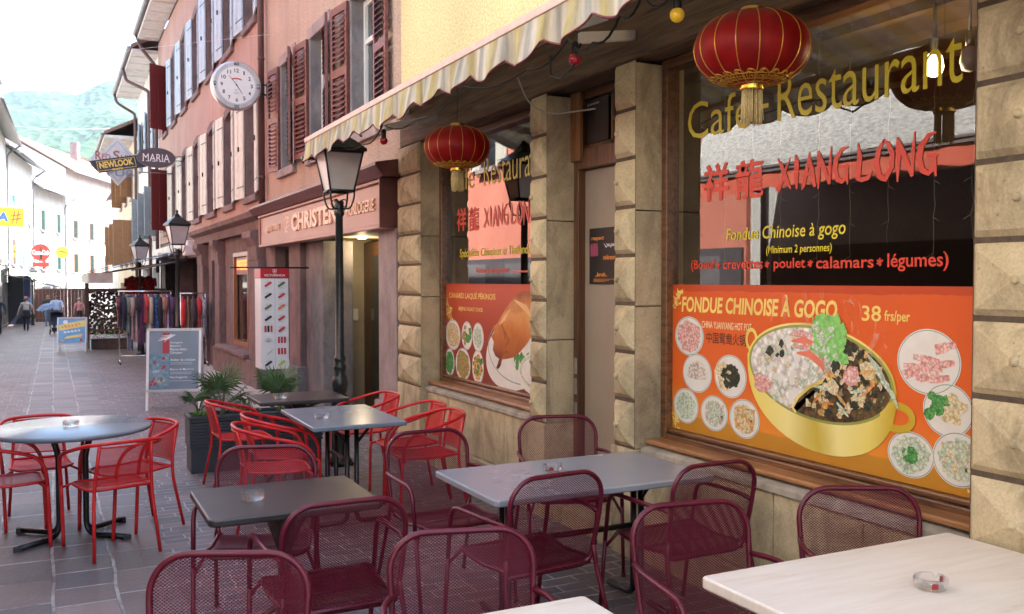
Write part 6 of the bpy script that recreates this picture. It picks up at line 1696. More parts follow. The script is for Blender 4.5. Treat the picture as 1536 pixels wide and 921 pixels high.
# ================================================================ street lamps
def street_lamp():
    root = empty('street_lamp', (0,0,0))
    mb = MB()
    prof = [(0.115,0),(0.115,0.05),(0.095,0.07),(0.085,0.10),(0.080,0.40),(0.088,0.45),(0.070,0.48),(0.082,0.55),(0.088,0.60),(0.080,0.66),(0.056,0.70),(0.072,0.74),(0.082,0.80),(0.070,0.86),(0.046,0.90),(0.064,0.95),(0.064,0.97),(0.046,1.0),(0.058,1.03),(0.058,1.05),(0.042,1.07),(0.040,1.7),(0.036,2.42),(0.050,2.44),(0.050,2.47),(0.036,2.49),(0.046,2.53),(0.030,2.57)]
    mb.lathe(prof, seg=24)
    for k in range(12):
        a = 2*PI*k/12; mb.tube([(0.081*math.cos(a), 0.081*math.sin(a), 0.12), (0.079*math.cos(a), 0.079*math.sin(a), 0.38)], 0.008, 6)
    mb.build('post', M['lamp_iron'], root)
    mb = MB()
    for k in range(4):
        a = PI/4 + PI/2*k; c, s = math.cos(a), math.sin(a)
        mb.tube(rounded([(0.03*c, 0.03*s, 2.50), (0.12*c, 0.12*s, 2.49), (0.165*c, 0.165*s, 2.60), (0.165*c, 0.165*s, 2.665)], 0.06), 0.009, 7)
        mb.tube([(0.05*c+0.035*c*math.cos(t), 0.05*s+0.035*s*math.cos(t), 2.55+0.035*math.sin(t)) for t in [q*0.5 for q in range(11)]], 0.006, 6)
    mb.build('scroll_bracket', M['lamp_iron'], root)
    zb, zt, wb, wt = 2.665, 3.03, 0.115, 0.185
    fr = MB()
    for z, w in ((zb, wb), (zt, wt)):
        for k in range(4):
            a, b_ = PI/4 + PI/2*k, PI/4 + PI/2*(k+1); fr.bar((w*1.414*math.cos(a), w*1.414*math.sin(a), z), (w*1.414*math.cos(b_), w*1.414*math.sin(b_), z), 0.012, 6)
    for k in range(4): a = PI/4 + PI/2*k; fr.bar((wb*1.414*math.cos(a), wb*1.414*math.sin(a), zb), (wt*1.414*math.cos(a), wt*1.414*math.sin(a), zt), 0.010, 6)
    fo = fr.build('lantern_frame', M['lamp_iron'], root)
    g = MB(); q = 0.985
    v = [(x*w*q, y*w*q, z) for z, w in ((zb, wb), (zt, wt)) for x, y in ((-1,-1),(1,-1),(1,1),(-1,1))]
    g.add(v, [(0,1,5,4),(1,2,6,5),(2,3,7,6),(3,0,4,7)]); g.build('lantern_glass', M['frost'], root)
    rf = MB(); w = 0.215
    v = [(x*ww, y*ww, z) for z, ww in ((zt+0.006, w), (zt+0.035, w), (zt+0.12, 0.125), (zt+0.17, 0.06), (zt+0.20, 0.055)) for x, y in ((-1,-1),(1,-1),(1,1),(-1,1))]
    f = [(3,2,1,0)] + [(4*i+k, 4*i+(k+1) % 4, 4*i+4+(k+1) % 4, 4*i+4+k) for i in range(4) for k in range(4)] + [(16,17,18,19)]
    rf.add(v, f); rf.lathe([(0.05,0),(0.055,0.02),(0.03,0.035),(0.02,0.055),(0.03,0.075),(0.022,0.10),(0.0,0.115)], (0,0,zt+0.201), 14)
    rf.build('lantern_roof', M['lamp_iron'], root)
    return root
sl = street_lamp()
for i, (x, y, lab) in enumerate(((2.49, 8.75, 'dark green lamp post beside the red chairs, its lantern roof under the awning corner'), (2.20, 19.2, 'dark lamp post with frosted lantern in front of the clothes racks'), (2.17, 27.6, 'farthest lamp post on the right, its lantern before the blue edged shop awning'), (-1.05, 58.5, 'distant street lamp at the left before the black shop doors'))):
    o = sl if i == 0 else copy_tree(sl); o.location = (x, y, gz(y)); o.rotation_euler.z = R(8*i); set_tags(o, lab, 'street lamp', 'street lamps')

# ================================================================ clock
def clock():
    cx, cy, cz, r = 2.72, 15.6, 4.925, 0.395
    root = empty('wall_clock', (cx, cy, cz), 'round white double sided clock on a dark bracket above the jeweller shop', 'clock')
    mb = MB(); vs = []; seg = 64
    prof = [(r-0.03, -0.09), (r-0.005, -0.085), (r, -0.06), (r, 0.06), (r-0.005, 0.085), (r-0.03, 0.09)]
    for rr, yy in prof:
        for k in range(seg): a = 2*PI*k/seg; vs.append((cx+rr*math.cos(a), cy+yy, cz+rr*math.sin(a)))
    mb.add(vs, [(i*seg+k, (i+1)*seg+k, (i+1)*seg+(k+1) % seg, i*seg+(k+1) % seg) for i in range(len(prof)-1) for k in range(seg)], smooth=True)
    mb.build('case', M['aluminium'], root)
    P = Plane2D((cx, cy-0.086, cz), (1,0,0), (0,0,1), 0.0012)
    mb = MB(); P.disc(mb, 0, 0, r-0.012, None, 0, 1, 64); P.disc(mb, 0, 0, r*0.76, None, 1, 0, 64)
    P2 = Plane2D((cx, cy+0.086, cz), (-1,0,0), (0,0,1), 0.0012); P2.disc(mb, 0, 0, r-0.012, None, 0, 1, 64); P2.disc(mb, 0, 0, r*0.76, None, 1, 0, 64)
    mb.build('dial', [M['white'], plain('silver chapter ring', (0.55,0.56,0.58), 0.35, 0.3)], root)
    mb = MB()
    for k in range(60):
        a = R(90-6*k); 
        if k % 15 in (0, 1, 14): continue
        r0, r1 = r*0.82, r*(0.93 if k % 5 == 0 else 0.89); w = 0.003; c, s = math.cos(a), math.sin(a)
        P.poly(mb, [(r0*c-w*s, r0*s+w*c), (r0*c+w*s, r0*s-w*c), (r1*c+w*s, r1*s-w*c), (r1*c-w*s, r1*s+w*c)], 2, 1)
    for k in range(1, 13):
        a = R(90-30*k); h = 0.062; w = h*(0.62 if k < 10 else 1.15 if k != 11 else 0.95); w = w if k != 1 else h*0.35
        P.text(mb, str(k), r*0.60*math.cos(a)-w/2, r*0.60*math.sin(a)-h/2, w, h, 2, 0, bold=0.02)
    for t, a in (('60', 90), ('15', 0), ('45', 180), ('30', 270)):
        h, w = 0.052, 0.085; t0 = R(a-90); c, s = math.cos(t0), math.sin(t0); ox, oy = r*0.875*math.cos(R(a)), r*0.875*math.sin(R(a))
        Pn = Plane2D(P.p(ox, oy, 0), P.u*c + P.v*s, -P.u*s + P.v*c, 0.0012); Pn.text(mb, t, -w/2, -h/2, w, h, 2, 0, bold=0.02)
    P.text(mb, '0Y', -0.03, -0.10, 0.05, 0.03, 2, 1, bold=0.0); P.rect(mb, -0.05, -0.125, 0.09, 0.005, 2, 1); P.rect(mb, -0.035, -0.14, 0.06, 0.005, 2, 1); P.rect(mb, -0.02, 0.055, 0.03, 0.006, 2, 1)
    for k in range(12):
        a, b_ = R(58 + 64*k/12), R(58 + 64*(k+1)/12); c0 = (0, -0.02)
        P.poly(mb, [(c0[0]+0.138*math.cos(a), c0[1]+0.116*math.sin(a)), (c0[0]+0.138*math.cos(b_), c0[1]+0.116*math.sin(b_)), (c0[0]+0.16*math.cos(b_), c0[1]+0.138*math.sin(b_)), (c0[0]+0.16*math.cos(a), c0[1]+0.138*math.sin(a))], 2, 2)
    mb.build('numerals', [M['black'], plain('grey dial print', (0.25,0.25,0.26), 0.5), plain('red dial badge', (0.55,0.05,0.04), 0.5)], root)
    mb = MB()
    for ang, L, w in ((90-6*53.5, 0.20, 0.006), (90-30*4.9, 0.165, 0.008)):
        a = R(ang); c, s = math.cos(a), math.sin(a); P.poly(mb, [(-0.03*c-w*s, -0.03*s+w*c), (-0.03*c+w*s, -0.03*s-w*c), (L*c+w*0.4*s, L*s-w*0.4*c), (L*c-w*0.4*s, L*s+w*0.4*c)], 4 + L, 0)
    P.disc(mb, 0, 0, 0.014, None, 6, 0)
    mb.build('hand', M['black'], root)
    mb = MB()
    for z in (cz+0.06, cz-0.10): mb.box(cx+r*0.97, 3.28, cy-0.015, cy+0.015, z-0.012, z+0.012)
    mb.box(3.20, 3.297, cy-0.06, cy+0.06, cz-0.14, cz+0.10); mb.build('bracket', M['black_metal'], root, bevel=0.004)
clock()

# ================================================================ hanging signs
def sign_bracket(root, x0, y, zs, x1=3.3):
    mb = MB()
    for z in zs: mb.bar((x0, y, z), (x1, y, z), 0.014, 7)
    mb.build('bracket', M['zinc'], root)
def maria():
    cx, cy, cz, a, b_ = 2.575, 27.0, 5.10, 0.50, 0.27
    root = empty('hanging_sign', (cx, cy, cz), 'dark grey almond shaped hanging sign reading MARIA', 'sign', 'hanging shop signs')
    def lens(s): 
        pts = []
        for k in range(48):
            t = 2*PI*k/48; c, d = math.cos(t), math.sin(t); pts.append((a*s*math.copysign(abs(c)**0.92, c), b_*s*math.copysign(abs(d)**1.12, d)))
        return pts
    mb = MB(); mb.prism([(cx+x, cy, cz+z) for x, z in lens(1.0)], (0, 0.06, 0)); mb.build('rim', plain('brown sign rim', (0.10,0.06,0.05), 0.4), root)
    P = Plane2D((cx, cy-0.003, cz), (1,0,0), (0,0,1), 0.003); mb = MB(); P.poly(mb, lens(0.955), 0, 0)
    L = [[(0,0),(0.03,1)], ]
    P.text(mb, 'MARIA', -0.345, -0.105, 0.69, 0.205, 1, 1, bold=0.0)
    # small serifs
    for x in (-0.345, -0.245, -0.215, -0.09, -0.06, 0.09, 0.13, 0.20, 0.33): P.rect(mb, x-0.022, -0.108, 0.05, 0.014, 1.2, 1)
    mb.build('board', [plain('slate sign face', (0.075,0.062,0.075), 0.4), M['white']], root)
    sign_bracket(root, cx+a-0.03, cy, (cz+0.06, cz-0.06))
maria()
def newlook():
    cx, cy, cz = 1.72, 29.6, 5.17
    root = empty('hanging_sign', (cx, cy, cz), 'navy slanted banner sign reading NEWLOOK in gold letters', 'sign', 'hanging shop signs')
    ang = R(11); u = Vector((math.cos(ang), 0, math.sin(ang))); v = Vector((-math.sin(ang), 0, math.cos(ang)))
    P = Plane2D(Vector((cx, cy, cz)), u, v, 0.003)
    W, H = 0.72, 0.19
    shape = [(-W, H), (W+0.08, H), (W-0.06, 0.0), (W+0.08, -H), (-W+0.20, -H), (-W+0.08, 0)]
    mb = MB(); mb.prism([tuple(P.p(a, b, 0)) for a, b in shape], (0, 0.05, 0)); mb.build('board', plain('navy sign face', (0.012,0.016,0.035), 0.4), root)
    gold = plain('gold sign paint', (0.72,0.50,0.10), 0.4)
    mb = MB()
    x0, x1, z0, z1 = -0.53, 0.53, -0.145, 0.145; w = 0.012
    for a, b, c, d in ((x0, z0, x1-x0, w), (x0, z1-w, x1-x0, w), (x0, z0, w, z1-z0), (x1-w, z0, w, z1-z0)): P.rect(mb, a, b, c, d, 1)
    P.text(mb, 'NEWLOOK', -0.47, -0.075, 0.94, 0.19, 1.3, 0, bold=0.035); P.text(mb, 'CAFE', -0.15, -0.172, 0.30, 0.06, 1.6, 0, bold=0.03)
    mb.build('lettering', gold, root); sign_bracket(root, cx+0.6, cy+0.02, (cz-0.2,))
newlook()
def redship():
    cx, cy, cz, r = 1.80, 30.4, 5.35, 0.74
    root = empty('hanging_sign', (cx, cy, cz), 'pale diamond pub sign reading RED SHIP, partly covered by the gold lettered banner', 'sign', 'hanging shop signs')
    P = Plane2D((cx, cy, cz), (1,0,0), (0,0,1), 0.003)
    mb = MB(); mb.prism([(cx, cy, cz+r), (cx-r*0.86, cy, cz), (cx, cy, cz-r), (cx+r*0.86, cy, cz)], (0, 0.06, 0)); 
    mb.prism([(cx-0.80, cy+0.01, cz-0.05), (cx+0.72, cy+0.01, cz-0.05), (cx+0.66, cy+0.01, cz+0.24), (cx-0.62, cy+0.01, cz+0.24)], (0, 0.04, 0)); mb.build('board', plain('pale grey sign board', (0.52,0.54,0.57), 0.5), root)
    mb = MB(); q = 0.82
    D = [(0, r*q), (-r*q*0.86, 0), (0, -r*q), (r*q*0.86, 0)]
    for (a, b), (c, d) in zip(D, D[1:]+D[:1]): P.stroke(mb, [(a, b, 0.008), (c, d, 0.008)], 1, 1)
    P.text(mb, 'R', -0.62, 0.02, 0.17, 0.26, 2, 0, bold=0.02); P.text(mb, 'ED', -0.44, 0.03, 0.24, 0.17, 2, 0, bold=0.015); P.text(mb, 'S', -0.13, 0.02, 0.19, 0.30, 2, 0, bold=0.02); P.text(mb, 'HIP', 0.09, 0.03, 0.34, 0.17, 2, 0, bold=0.015)
    P.text(mb, 'PUB', -0.30, -0.46, 0.75, 0.20, 2, 1, bold=0.02)
    mb.build('lettering', [plain('faded red sign letters', (0.30,0.10,0.08), 0.5), plain('grey blue sign letters', (0.25,0.28,0.35), 0.5)], root)
    sign_bracket(root, cx+0.5, cy+0.03, (cz-0.30,))
redship()
def board_sign(name, label, cx, cy, cz, w, h, mat, draw, x1, group=None):
    root = empty(name, (cx, cy, cz), label, 'sign', group); mb = MB(); mb.box(cx-w/2, cx+w/2, cy, cy+0.12, cz-h/2, cz+h/2); mb.build('board', mat, root, bevel=0.01)
    P = Plane2D((cx-w/2, cy-0.002, cz-h/2), (1,0,0), (0,0,1), 0.004); mb = MB(); ms = draw(P, mb, w, h); mb.build('lettering', ms, root); sign_bracket(root, cx, cy+0.06, (cz,), x1)
def d_ca(P, mb, w, h):
    P.text(mb, 'FA', 0.06, h*0.27, w*0.50, h*0.5, 1, 0, bold=0.05, shear=0.1)
    for q in range(2): P.stroke(mb, [(w*(0.66+0.12*q), h*0.15, 0.02), (w*(0.74+0.12*q), h*0.85, 0.03)], 2, 1); P.stroke(mb, [(w*0.60, h*(0.38+0.2*q), 0.02), (w*0.93, h*(0.46+0.2*q), 0.03)], 2, 1)
    return [plain('blue sign letters', (0.03,0.10,0.55), 0.5), plain('red hash mark', (0.65,0.08,0.04), 0.5)]
board_sign('shop_sign', 'yellow sign with blue letters and a red hash mark at the left edge', -1.85, 48.0, 4.62, 1.35, 0.86, plain('yellow sign face', (0.75,0.52,0.02), 0.5), d_ca, -2.7)
def disc_sign(label, cx, cy, cz, r, m, draw, x1):
    root = empty('round_sign', (cx, cy, cz), label, 'sign'); mb = MB(); mb.prism([(cx+r*math.cos(2*PI*k/36), cy, cz+r*math.sin(2*PI*k/36)) for k in range(36)], (0, 0.15, 0)); mb.build('disc', m, root, bevel=0.01)
    P = Plane2D((cx, cy-0.002, cz), (1,0,0), (0,0,1), 0.005); mb = MB(); ms = draw(P, mb, r); mb.build('lettering', ms, root); sign_bracket(root, cx, cy+0.07, (cz,), x1); return root
red_s = plain('red sign face', (0.60,0.035,0.03), 0.4)
def d_cola(P, mb, r):
    P.poly(mb, [(-0.07*r,-0.8*r),(0.12*r,-0.8*r),(0.17*r,-0.3*r),(0.10*r,0.1*r),(0.07*r,0.65*r),(-0.03*r,0.65*r),(-0.06*r,0.1*r),(-0.13*r,-0.3*r)], 1, 1)
    P.text(mb, 'Coca-Cola', -0.88*r, -0.22*r, 1.76*r, 0.5*r, 2, 0, bold=0.02, shear=0.25); P.stroke(mb, [(-0.7*r,-0.28*r,0.01), (0,-0.2*r,0.025), (0.75*r,-0.3*r,0.008)], 2, 0); return [M['white'], M['black']]
rs = disc_sign('round red drink sign with white script above the left shops', -0.62, 60.0, 3.35, 0.50, red_s, d_cola, -2.4)
mb = MB(); mb.box(-1.05, -0.19, 60.0, 60.1, 2.52, 2.78); mb.build('lower_plate', red_s, rs, bevel=0.02)
def d_yel(P, mb, r): P.stroke(mb, [(-0.8*r,0.1*r,0.02), (0,0.1*r,0.06), (0.8*r,-0.1*r,0.02)], 1, 0); return [plain('red brush mark', (0.5,0.06,0.03), 0.5)]
disc_sign('round yellow sign further along the left houses', 0.62, 74.0, 3.75, 0.42, plain('yellow round sign face', (0.78,0.58,0.03), 0.5), d_yel, -1.0)

# ================================================================ knife display of the jeweller
def display():
    root = empty('display_case', (2.77, 13.2, gz(13)), 'tall white knife display case with a red header, hung before the jeweller shop', 'display case')
    x0, x1, y0, y1, z0, z1 = 2.58, 2.965, 13.0, 13.42, 0.50, 1.91
    mb = MB(); mb.box(x0, x1, y0, y1, z0, 1.772); mb.build('case', plain('white display case', (0.70,0.71,0.73), 0.35, 0, 0.04), root, bevel=0.006)
    mb = MB(); mb.box(x0-0.004, x1+0.004, y0-0.004, y1+0.004, 1.775, z1); mb.build('header', plain('red display header', (0.42,0.012,0.025), 0.35), root, bevel=0.006)
    mb = MB(); mb.bar((2.2, 13.2, 1.925), (3.3, 13.2, 1.925), 0.012, 7); mb.bar((2.77, 13.2, 0.5), (2.77, 13.2, gz(13)), 0.03, 8); mb.build('support', M['black_metal'], root)
    P = Plane2D((x0, y0-0.0055, z0), (1,0,0), (0,0,1), 0.0008); mb = MB(); W = x1-x0
    P.text(mb, 'VICTORINOX', 0.045, 1.300, W-0.09, 0.030, 1, 0, bold=0.02)
    sh = [(-0.026,0.03),(0.026,0.03),(0.028,0.0),(0.018,-0.022),(0,-0.034),(-0.018,-0.022),(-0.028,0.0)]
    P.poly(mb, [(W/2+a, 1.372+b) for a, b in sh], 1, 0); P.poly(mb, [(W/2+a*0.82, 1.372+b*0.82) for a, b in sh], 2, 1); P.rect(mb, W/2-0.013, 1.369, 0.026, 0.008, 3, 0); P.rect(mb, W/2-0.004, 1.360, 0.008, 0.026, 3, 0)
    P.rect(mb, W/2-0.002, 0.02, 0.004, 1.24, 1, 2)
    cols = [[3,5,4,5,6,7,7,5],[4,3,8,3,3,3,3,9]]
    for ci in range(2):
        for ri in range(8):
            cx, cy = W*(0.26+0.48*ci), 1.20 - 0.158*ri; k = cols[ci][ri]
            if ri in (4,) and ci == 0 or ri in (5, 6) and ci == 1:
                for q in range(3): P.rect(mb, cx-0.055+0.042*q, cy-0.045, 0.028, 0.09, 2, 3 if q != 1 or ci else 5)
                continue
            if k == 7:
                for q in range(7):
                    a = R(20+140*q/6) if ri == 5 else R(35); off = 0 if ri == 5 else (q-3)*0.006
                    P.stroke(mb, [(cx+off, cy-0.03+off, 0.004), (cx+off+0.06*math.cos(a), cy-0.03+off+0.07*math.sin(a), 0.003)], 2+q*.1, 2)
                continue
            a = R(33); c, s = math.cos(a), math.sin(a)
            P.stroke(mb, [(cx-0.055*c, cy-0.055*s-0.01, 0.010), (cx-0.045*c, cy-0.045*s-0.01, 0.016), (cx+0.045*c, cy+0.045*s-0.01, 0.016), (cx+0.055*c, cy+0.055*s-0.01, 0.010)], 3, k)
            for q in (60, 100, 150): P.stroke(mb, [(cx, cy, 0.004), (cx+0.05*math.cos(R(q)), cy+0.05*math.sin(R(q)), 0.002)], 2, 2)
            P.rect(mb, cx-0.05, cy-0.062, 0.07, 0.004, 2, 2)
    pal = [M['white'], plain('red shield', (0.42,0.012,0.025), 0.35), plain('steel print', (0.35,0.36,0.38), 0.4), plain('red knife', (0.5,0.03,0.04), 0.4), plain('olive knife', (0.10,0.13,0.08), 0.4), plain('black knife', (0.02,0.02,0.025), 0.4), plain('dark knife', (0.05,0.05,0.08), 0.4), M['steel'], plain('orange knife', (0.6,0.16,0.03), 0.4), plain('lime knife', (0.45,0.55,0.05), 0.4)]
    mb.build('print', pal, root)
display()

# ================================================================ pavement signs
def a_frame(cx, cy, w, h, rot, label, face, legm, draw):
    root = empty('pavement_sign', (0,0,0), label, 'sign')
    t = R(9)
    for s in (-1, 1):
        lg = MB()
        for q in (-1, 1):
            lg = MB(); lg.obox((q*(w/2-0.018), s*(0.06+0.10), h*0.5), (0.018,0,0), (0,0.012,0), (0, -s*0.10, h*0.5)); lg.build('leg', legm, root)
        z0, z1 = h*0.24, h*0.985
        def yy(z): return s*(0.06 + 0.20*(1-z/h))
        pn = MB(); pn.prism([(-w/2+0.036, yy(z0), z0), (w/2-0.036, yy(z0), z0), (w/2-0.036, yy(z1), z1), (-w/2+0.036, yy(z1), z1)], (0, -s*0.012, 0)); pn.build('panel' if s < 0 else 'rear_panel', face, root)
    for z in (h*0.24, h*0.985): fr = MB(); fr.obox((0, -(0.06 + 0.20*(1-z/h)), z), (w/2,0,0), (0,0.014,0), (0,0,0.02)); fr.build('rail', M['aluminium'], root)
    z0, z1 = h*0.27, h*0.96
    o = Vector((-w/2+0.045, -(0.06+0.20*(1-z0/h))-0.003, z0)); top = Vector((-w/2+0.045, -(0.06+0.20*(1-z1/h))-0.003, z1))
    P = Plane2D(o, (1,0,0), top-o, 0.0012); mb = MB(); ms = draw(P, mb, w-0.09, (top-o).length); mb.build('print', ms, root)
    root.location = (cx, cy, gz(cy)); root.rotation_euler.z = rot
    return root
def d_jew(P, mb, w, h):
    P.rect(mb, w*0.26, h*0.62, w*0.14, h*0.36, 1, 1)
    for q in range(4): P.stroke(mb, [(w*(0.16+0.03*q), h*(0.84+0.03*q), 0.002), (w*(0.40+0.04*q), h*(0.88+0.02*q), 0.008)], 2+q*.2, 2)
    P.stroke(mb, [(w*0.30, h*0.82, 0.004), (w*0.44, h*0.96, 0.006)], 3, 2)
    for k, s in enumerate(('Horlogerie-', 'Bijouterie', 'Pierre-Alain', 'Christen')): P.text(mb, s, w*0.42, h*(0.78-0.058*k), None, h*0.042, 2, 2, bold=0.006)
    P.text(mb, 'Atelier de création', w*0.42, h*0.475, w*0.52, h*0.05, 2, 2, bold=0.006); P.text(mb, 'Bijoux & Montres', w*0.42, h*0.30, w*0.50, h*0.05, 2, 2, bold=0.006); P.text(mb, 'Horlogerie', w*0.42, h*0.16, w*0.36, h*0.05, 2, 2, bold=0.006)
    for z in (0.44, 0.415, 0.27, 0.245, 0.12): P.rect(mb, w*0.42, h*z, w*0.46, h*0.012, 2, 3)
    P.rect(mb, 0, 0, w*0.40, h*0.60, 1, 4)
    for q in range(26): P.blob(mb, random.uniform(0.03, 0.36)*w, random.uniform(0.03, 0.56)*h, 0.022, 2+q*.1, random.choice((3,4,5,1)), 8, 0.4)
    P.ring(mb, w*0.22, h*0.16, 0.06, 0.06, 0.012, 5, 6); P.text(mb, 'Omega', w*0.60, h*0.045, w*0.3, h*0.04, 2, 3, bold=0.01) if False else None
    return [M['white'], plain('printed red band', (0.35,0.02,0.03), 0.5), plain('printed white script', (0.75,0.77,0.8), 0.5), plain('printed grey blue', (0.35,0.42,0.5), 0.5), plain('printed teal photo', (0.14,0.24,0.30), 0.5, 0, 0.5, 20), plain('printed blue photo', (0.10,0.22,0.42), 0.5), plain('printed gold ring', (0.45,0.38,0.18), 0.5)]
a_frame(1.60, 14.35, 0.76, 1.18, R(-14), 'white framed pavement sign with a slate grey jeweller poster beside the planter', plain('slate blue poster', (0.15,0.20,0.26), 0.35, 0, 0.2, 2), M['white_paint'], d_jew)
def d_blue(P, mb, w, h):
    P.poly(mb, [(0, h*0.50), (w, h*0.68), (w, h*0.94), (0, h*0.74)], 1, 1); P.poly(mb, [(w*0.2, h*0.16), (w*0.86, h*0.24), (w*0.9, h*0.36), (w*0.3, h*0.26)], 1, 1)
    for k, (z, a) in enumerate(((0.68, 0.2), (0.60, 0.1), (0.40, 0.2))):
        for q in range(5): P.rect(mb, w*(a+0.13*q), h*(z+0.018*q), w*0.09, h*0.07, 2, 2 if k == 2 else 3)
    P.disc(mb, w*0.25, h*0.86, w*0.09, None, 2, 2, 20); P.disc(mb, w*0.86, h*0.1, w*0.06, None, 2, 4, 20); P.disc(mb, w*0.15, h*0.08, w*0.06, None, 2, 3, 20)
    return [M['white'], plain('printed yellow band', (0.80,0.66,0.20), 0.5), plain('printed white blocks', (0.75,0.78,0.8), 0.5), plain('printed orange blocks', (0.75,0.35,0.12), 0.5), plain('printed red dot', (0.6,0.05,0.05), 0.5)]
a_frame(0.50, 30.4, 0.80, 1.02, R(-8), 'white framed pavement sign with a bright blue and yellow poster by the fence post', plain('bright blue poster', (0.14,0.38,0.68), 0.4, 0, 0.2, 3), M['white_paint'], d_blue)

# ================================================================ clothes racks
def rack(x0, x1, y, h, label):
    g = gz(y); root = empty('clothes_rack', ((x0+x1)/2, y, g), label, 'clothes rack', 'chrome clothes racks')
    mb = MB(); mb.bar((x0, y, g+h), (x1, y, g+h), 0.016, 8); mb.build('rail', M['chrome'], root)
    for x in (x0+0.03, x1-0.03):
        mb = MB(); mb.bar((x, y, g+h), (x, y, g+0.09), 0.014, 8); mb.bar((x, y-0.28, g+0.09), (x, y+0.28, g+0.09), 0.014, 8); mb.build('upright', M['chrome'], root)
        for s in (-1, 1):
            w = MB(); w.lathe([(0.035, -0.012), (0.04, 0), (0.035, 0.012)], (0,0,0), 14); w.v = [(x+p[2], y+s*0.27+p[0], g+0.041+p[1]) for p in w.v]; w.build('castor', M['black_metal'], root)
    mb = MB(); mb.bar((x0+0.03, y, g+0.2), (x1-0.03, y, g+0.2), 0.012, 8); mb.build('brace', M['chrome'], root)
    return g+h
def cloth(name, c, pat=None):
    m, nt, b = nodes_of(name); v = coords(nt)
    n = noise_tex(nt, v, 5, 4); r = ramp(nt, [(0.3, tint(c, 0.7)), (0.7, tint(c, 1.2))]); nt.links.new(n, r.inputs[0]); out = r.outputs[0]
    if pat:
        vo = nt.nodes.new('ShaderNodeTexVoronoi'); vo.inputs['Scale'].default_value = 16; nt.links.new(v, vo.inputs['Vector']); rr = ramp(nt, [(0.28, (1,1,1)), (0.36, (0,0,0))]); nt.links.new(vo.outputs['Distance'], rr.inputs[0]); out = mixc(nt, rr.outputs[0], out, pat)
    nt.links.new(out, b.inputs['Base Color']); b.inputs['Roughness'].default_value = 0.9; b.inputs['Sheen Weight'].default_value = 0.2
    w = noise_tex(nt, coords(nt, (9, 9, 1.2)), 3, 4); bump_in(nt, b, w, 0.5, 0.03); return m
def garment(x, y, z, L, w, kind, mat, label, turn=0.0, name='shirt'):
    """hangs from the rail at height z: shoulders, sleeves, flared body with folds"""
    root = empty(name, (x, y, z), label, name.replace('_', ' '), 'clothes on the racks')
    d = Vector((math.sin(turn), math.cos(turn), 0)); n = Vector((d.y, -d.x, 0)); c = Vector((x, y, z))
    hk = MB(); hk.tube([tuple(c + Vector((0,0,0.012)) + n*0.0), tuple(c + d*0.012 + Vector((0,0,0.0))), tuple(c + Vector((0,0,-0.05)))], 0.004, 5)
    hk.tube([tuple(c - d*w*0.42 + Vector((0,0,-0.12))), tuple(c + Vector((0,0,-0.05))), tuple(c + d*w*0.42 + Vector((0,0,-0.12)))], 0.006, 5); hk.build('hanger', M['black_metal'], root)
    mb = MB(); rows = 12; seg = 26; vs = []
    for j in range(rows+1):
        t = j/rows; zz = z - 0.055 - L*t
        if kind == 'dress': hw = w*(0.10 if j == 0 else 0.34 + 0.10*t) if j < 2 else w*(0.34 - 0.08*math.sin(PI*min(1, t*1.6)) + 0.20*t)
        elif kind == 'trousers': hw = w*(0.30 + 0.05*t)
        else: hw = w*(0.10 if j == 0 else 0.42 + 0.02*t)
        th = 0.028 + 0.020*t if j else 0.02
        for k in range(seg):
            a = 2*PI*k/seg; f = 1 + 0.22*t*math.sin(a*5 + x*40) ; q = c + d*(hw*math.cos(a)) + n*(th*f*math.sin(a)); vs.append((q.x, q.y, zz - (0.055*(abs(math.cos(a))**1.5) if 0 < j < 3 else 0) - 0.02*t*math.sin(a*3)))
    mb.add(vs, [(j*seg+k, j*seg+(k+1) % seg, (j+1)*seg+(k+1) % seg, (j+1)*seg+k) for j in range(rows) for k in range(seg)], smooth=True); mb.build('body', mat, root)
    if kind in ('shirt', 'coat'):
        for s in (-1, 1):
            sl_ = MB(); a = c + d*(s*w*0.40) + Vector((0,0,-0.13)); b_ = a + d*(s*0.035) + Vector((0,0,-L*(0.62 if kind == 'coat' else 0.4)))
            sl_.tube([tuple(a), tuple(a.lerp(b_, .5) + n*0.012), tuple(b_)], [0.06, 0.05, 0.042], 10); sl_.build('sleeve', mat, root)
    return root
zr = rack(1.38, 2.62, 24.0, 1.76, 'chrome clothes rack nearer the fence, full of hanging clothes')
zr2 = rack(2.62, 3.24, 22.6, 1.70, 'short chrome clothes rack against the pink house')
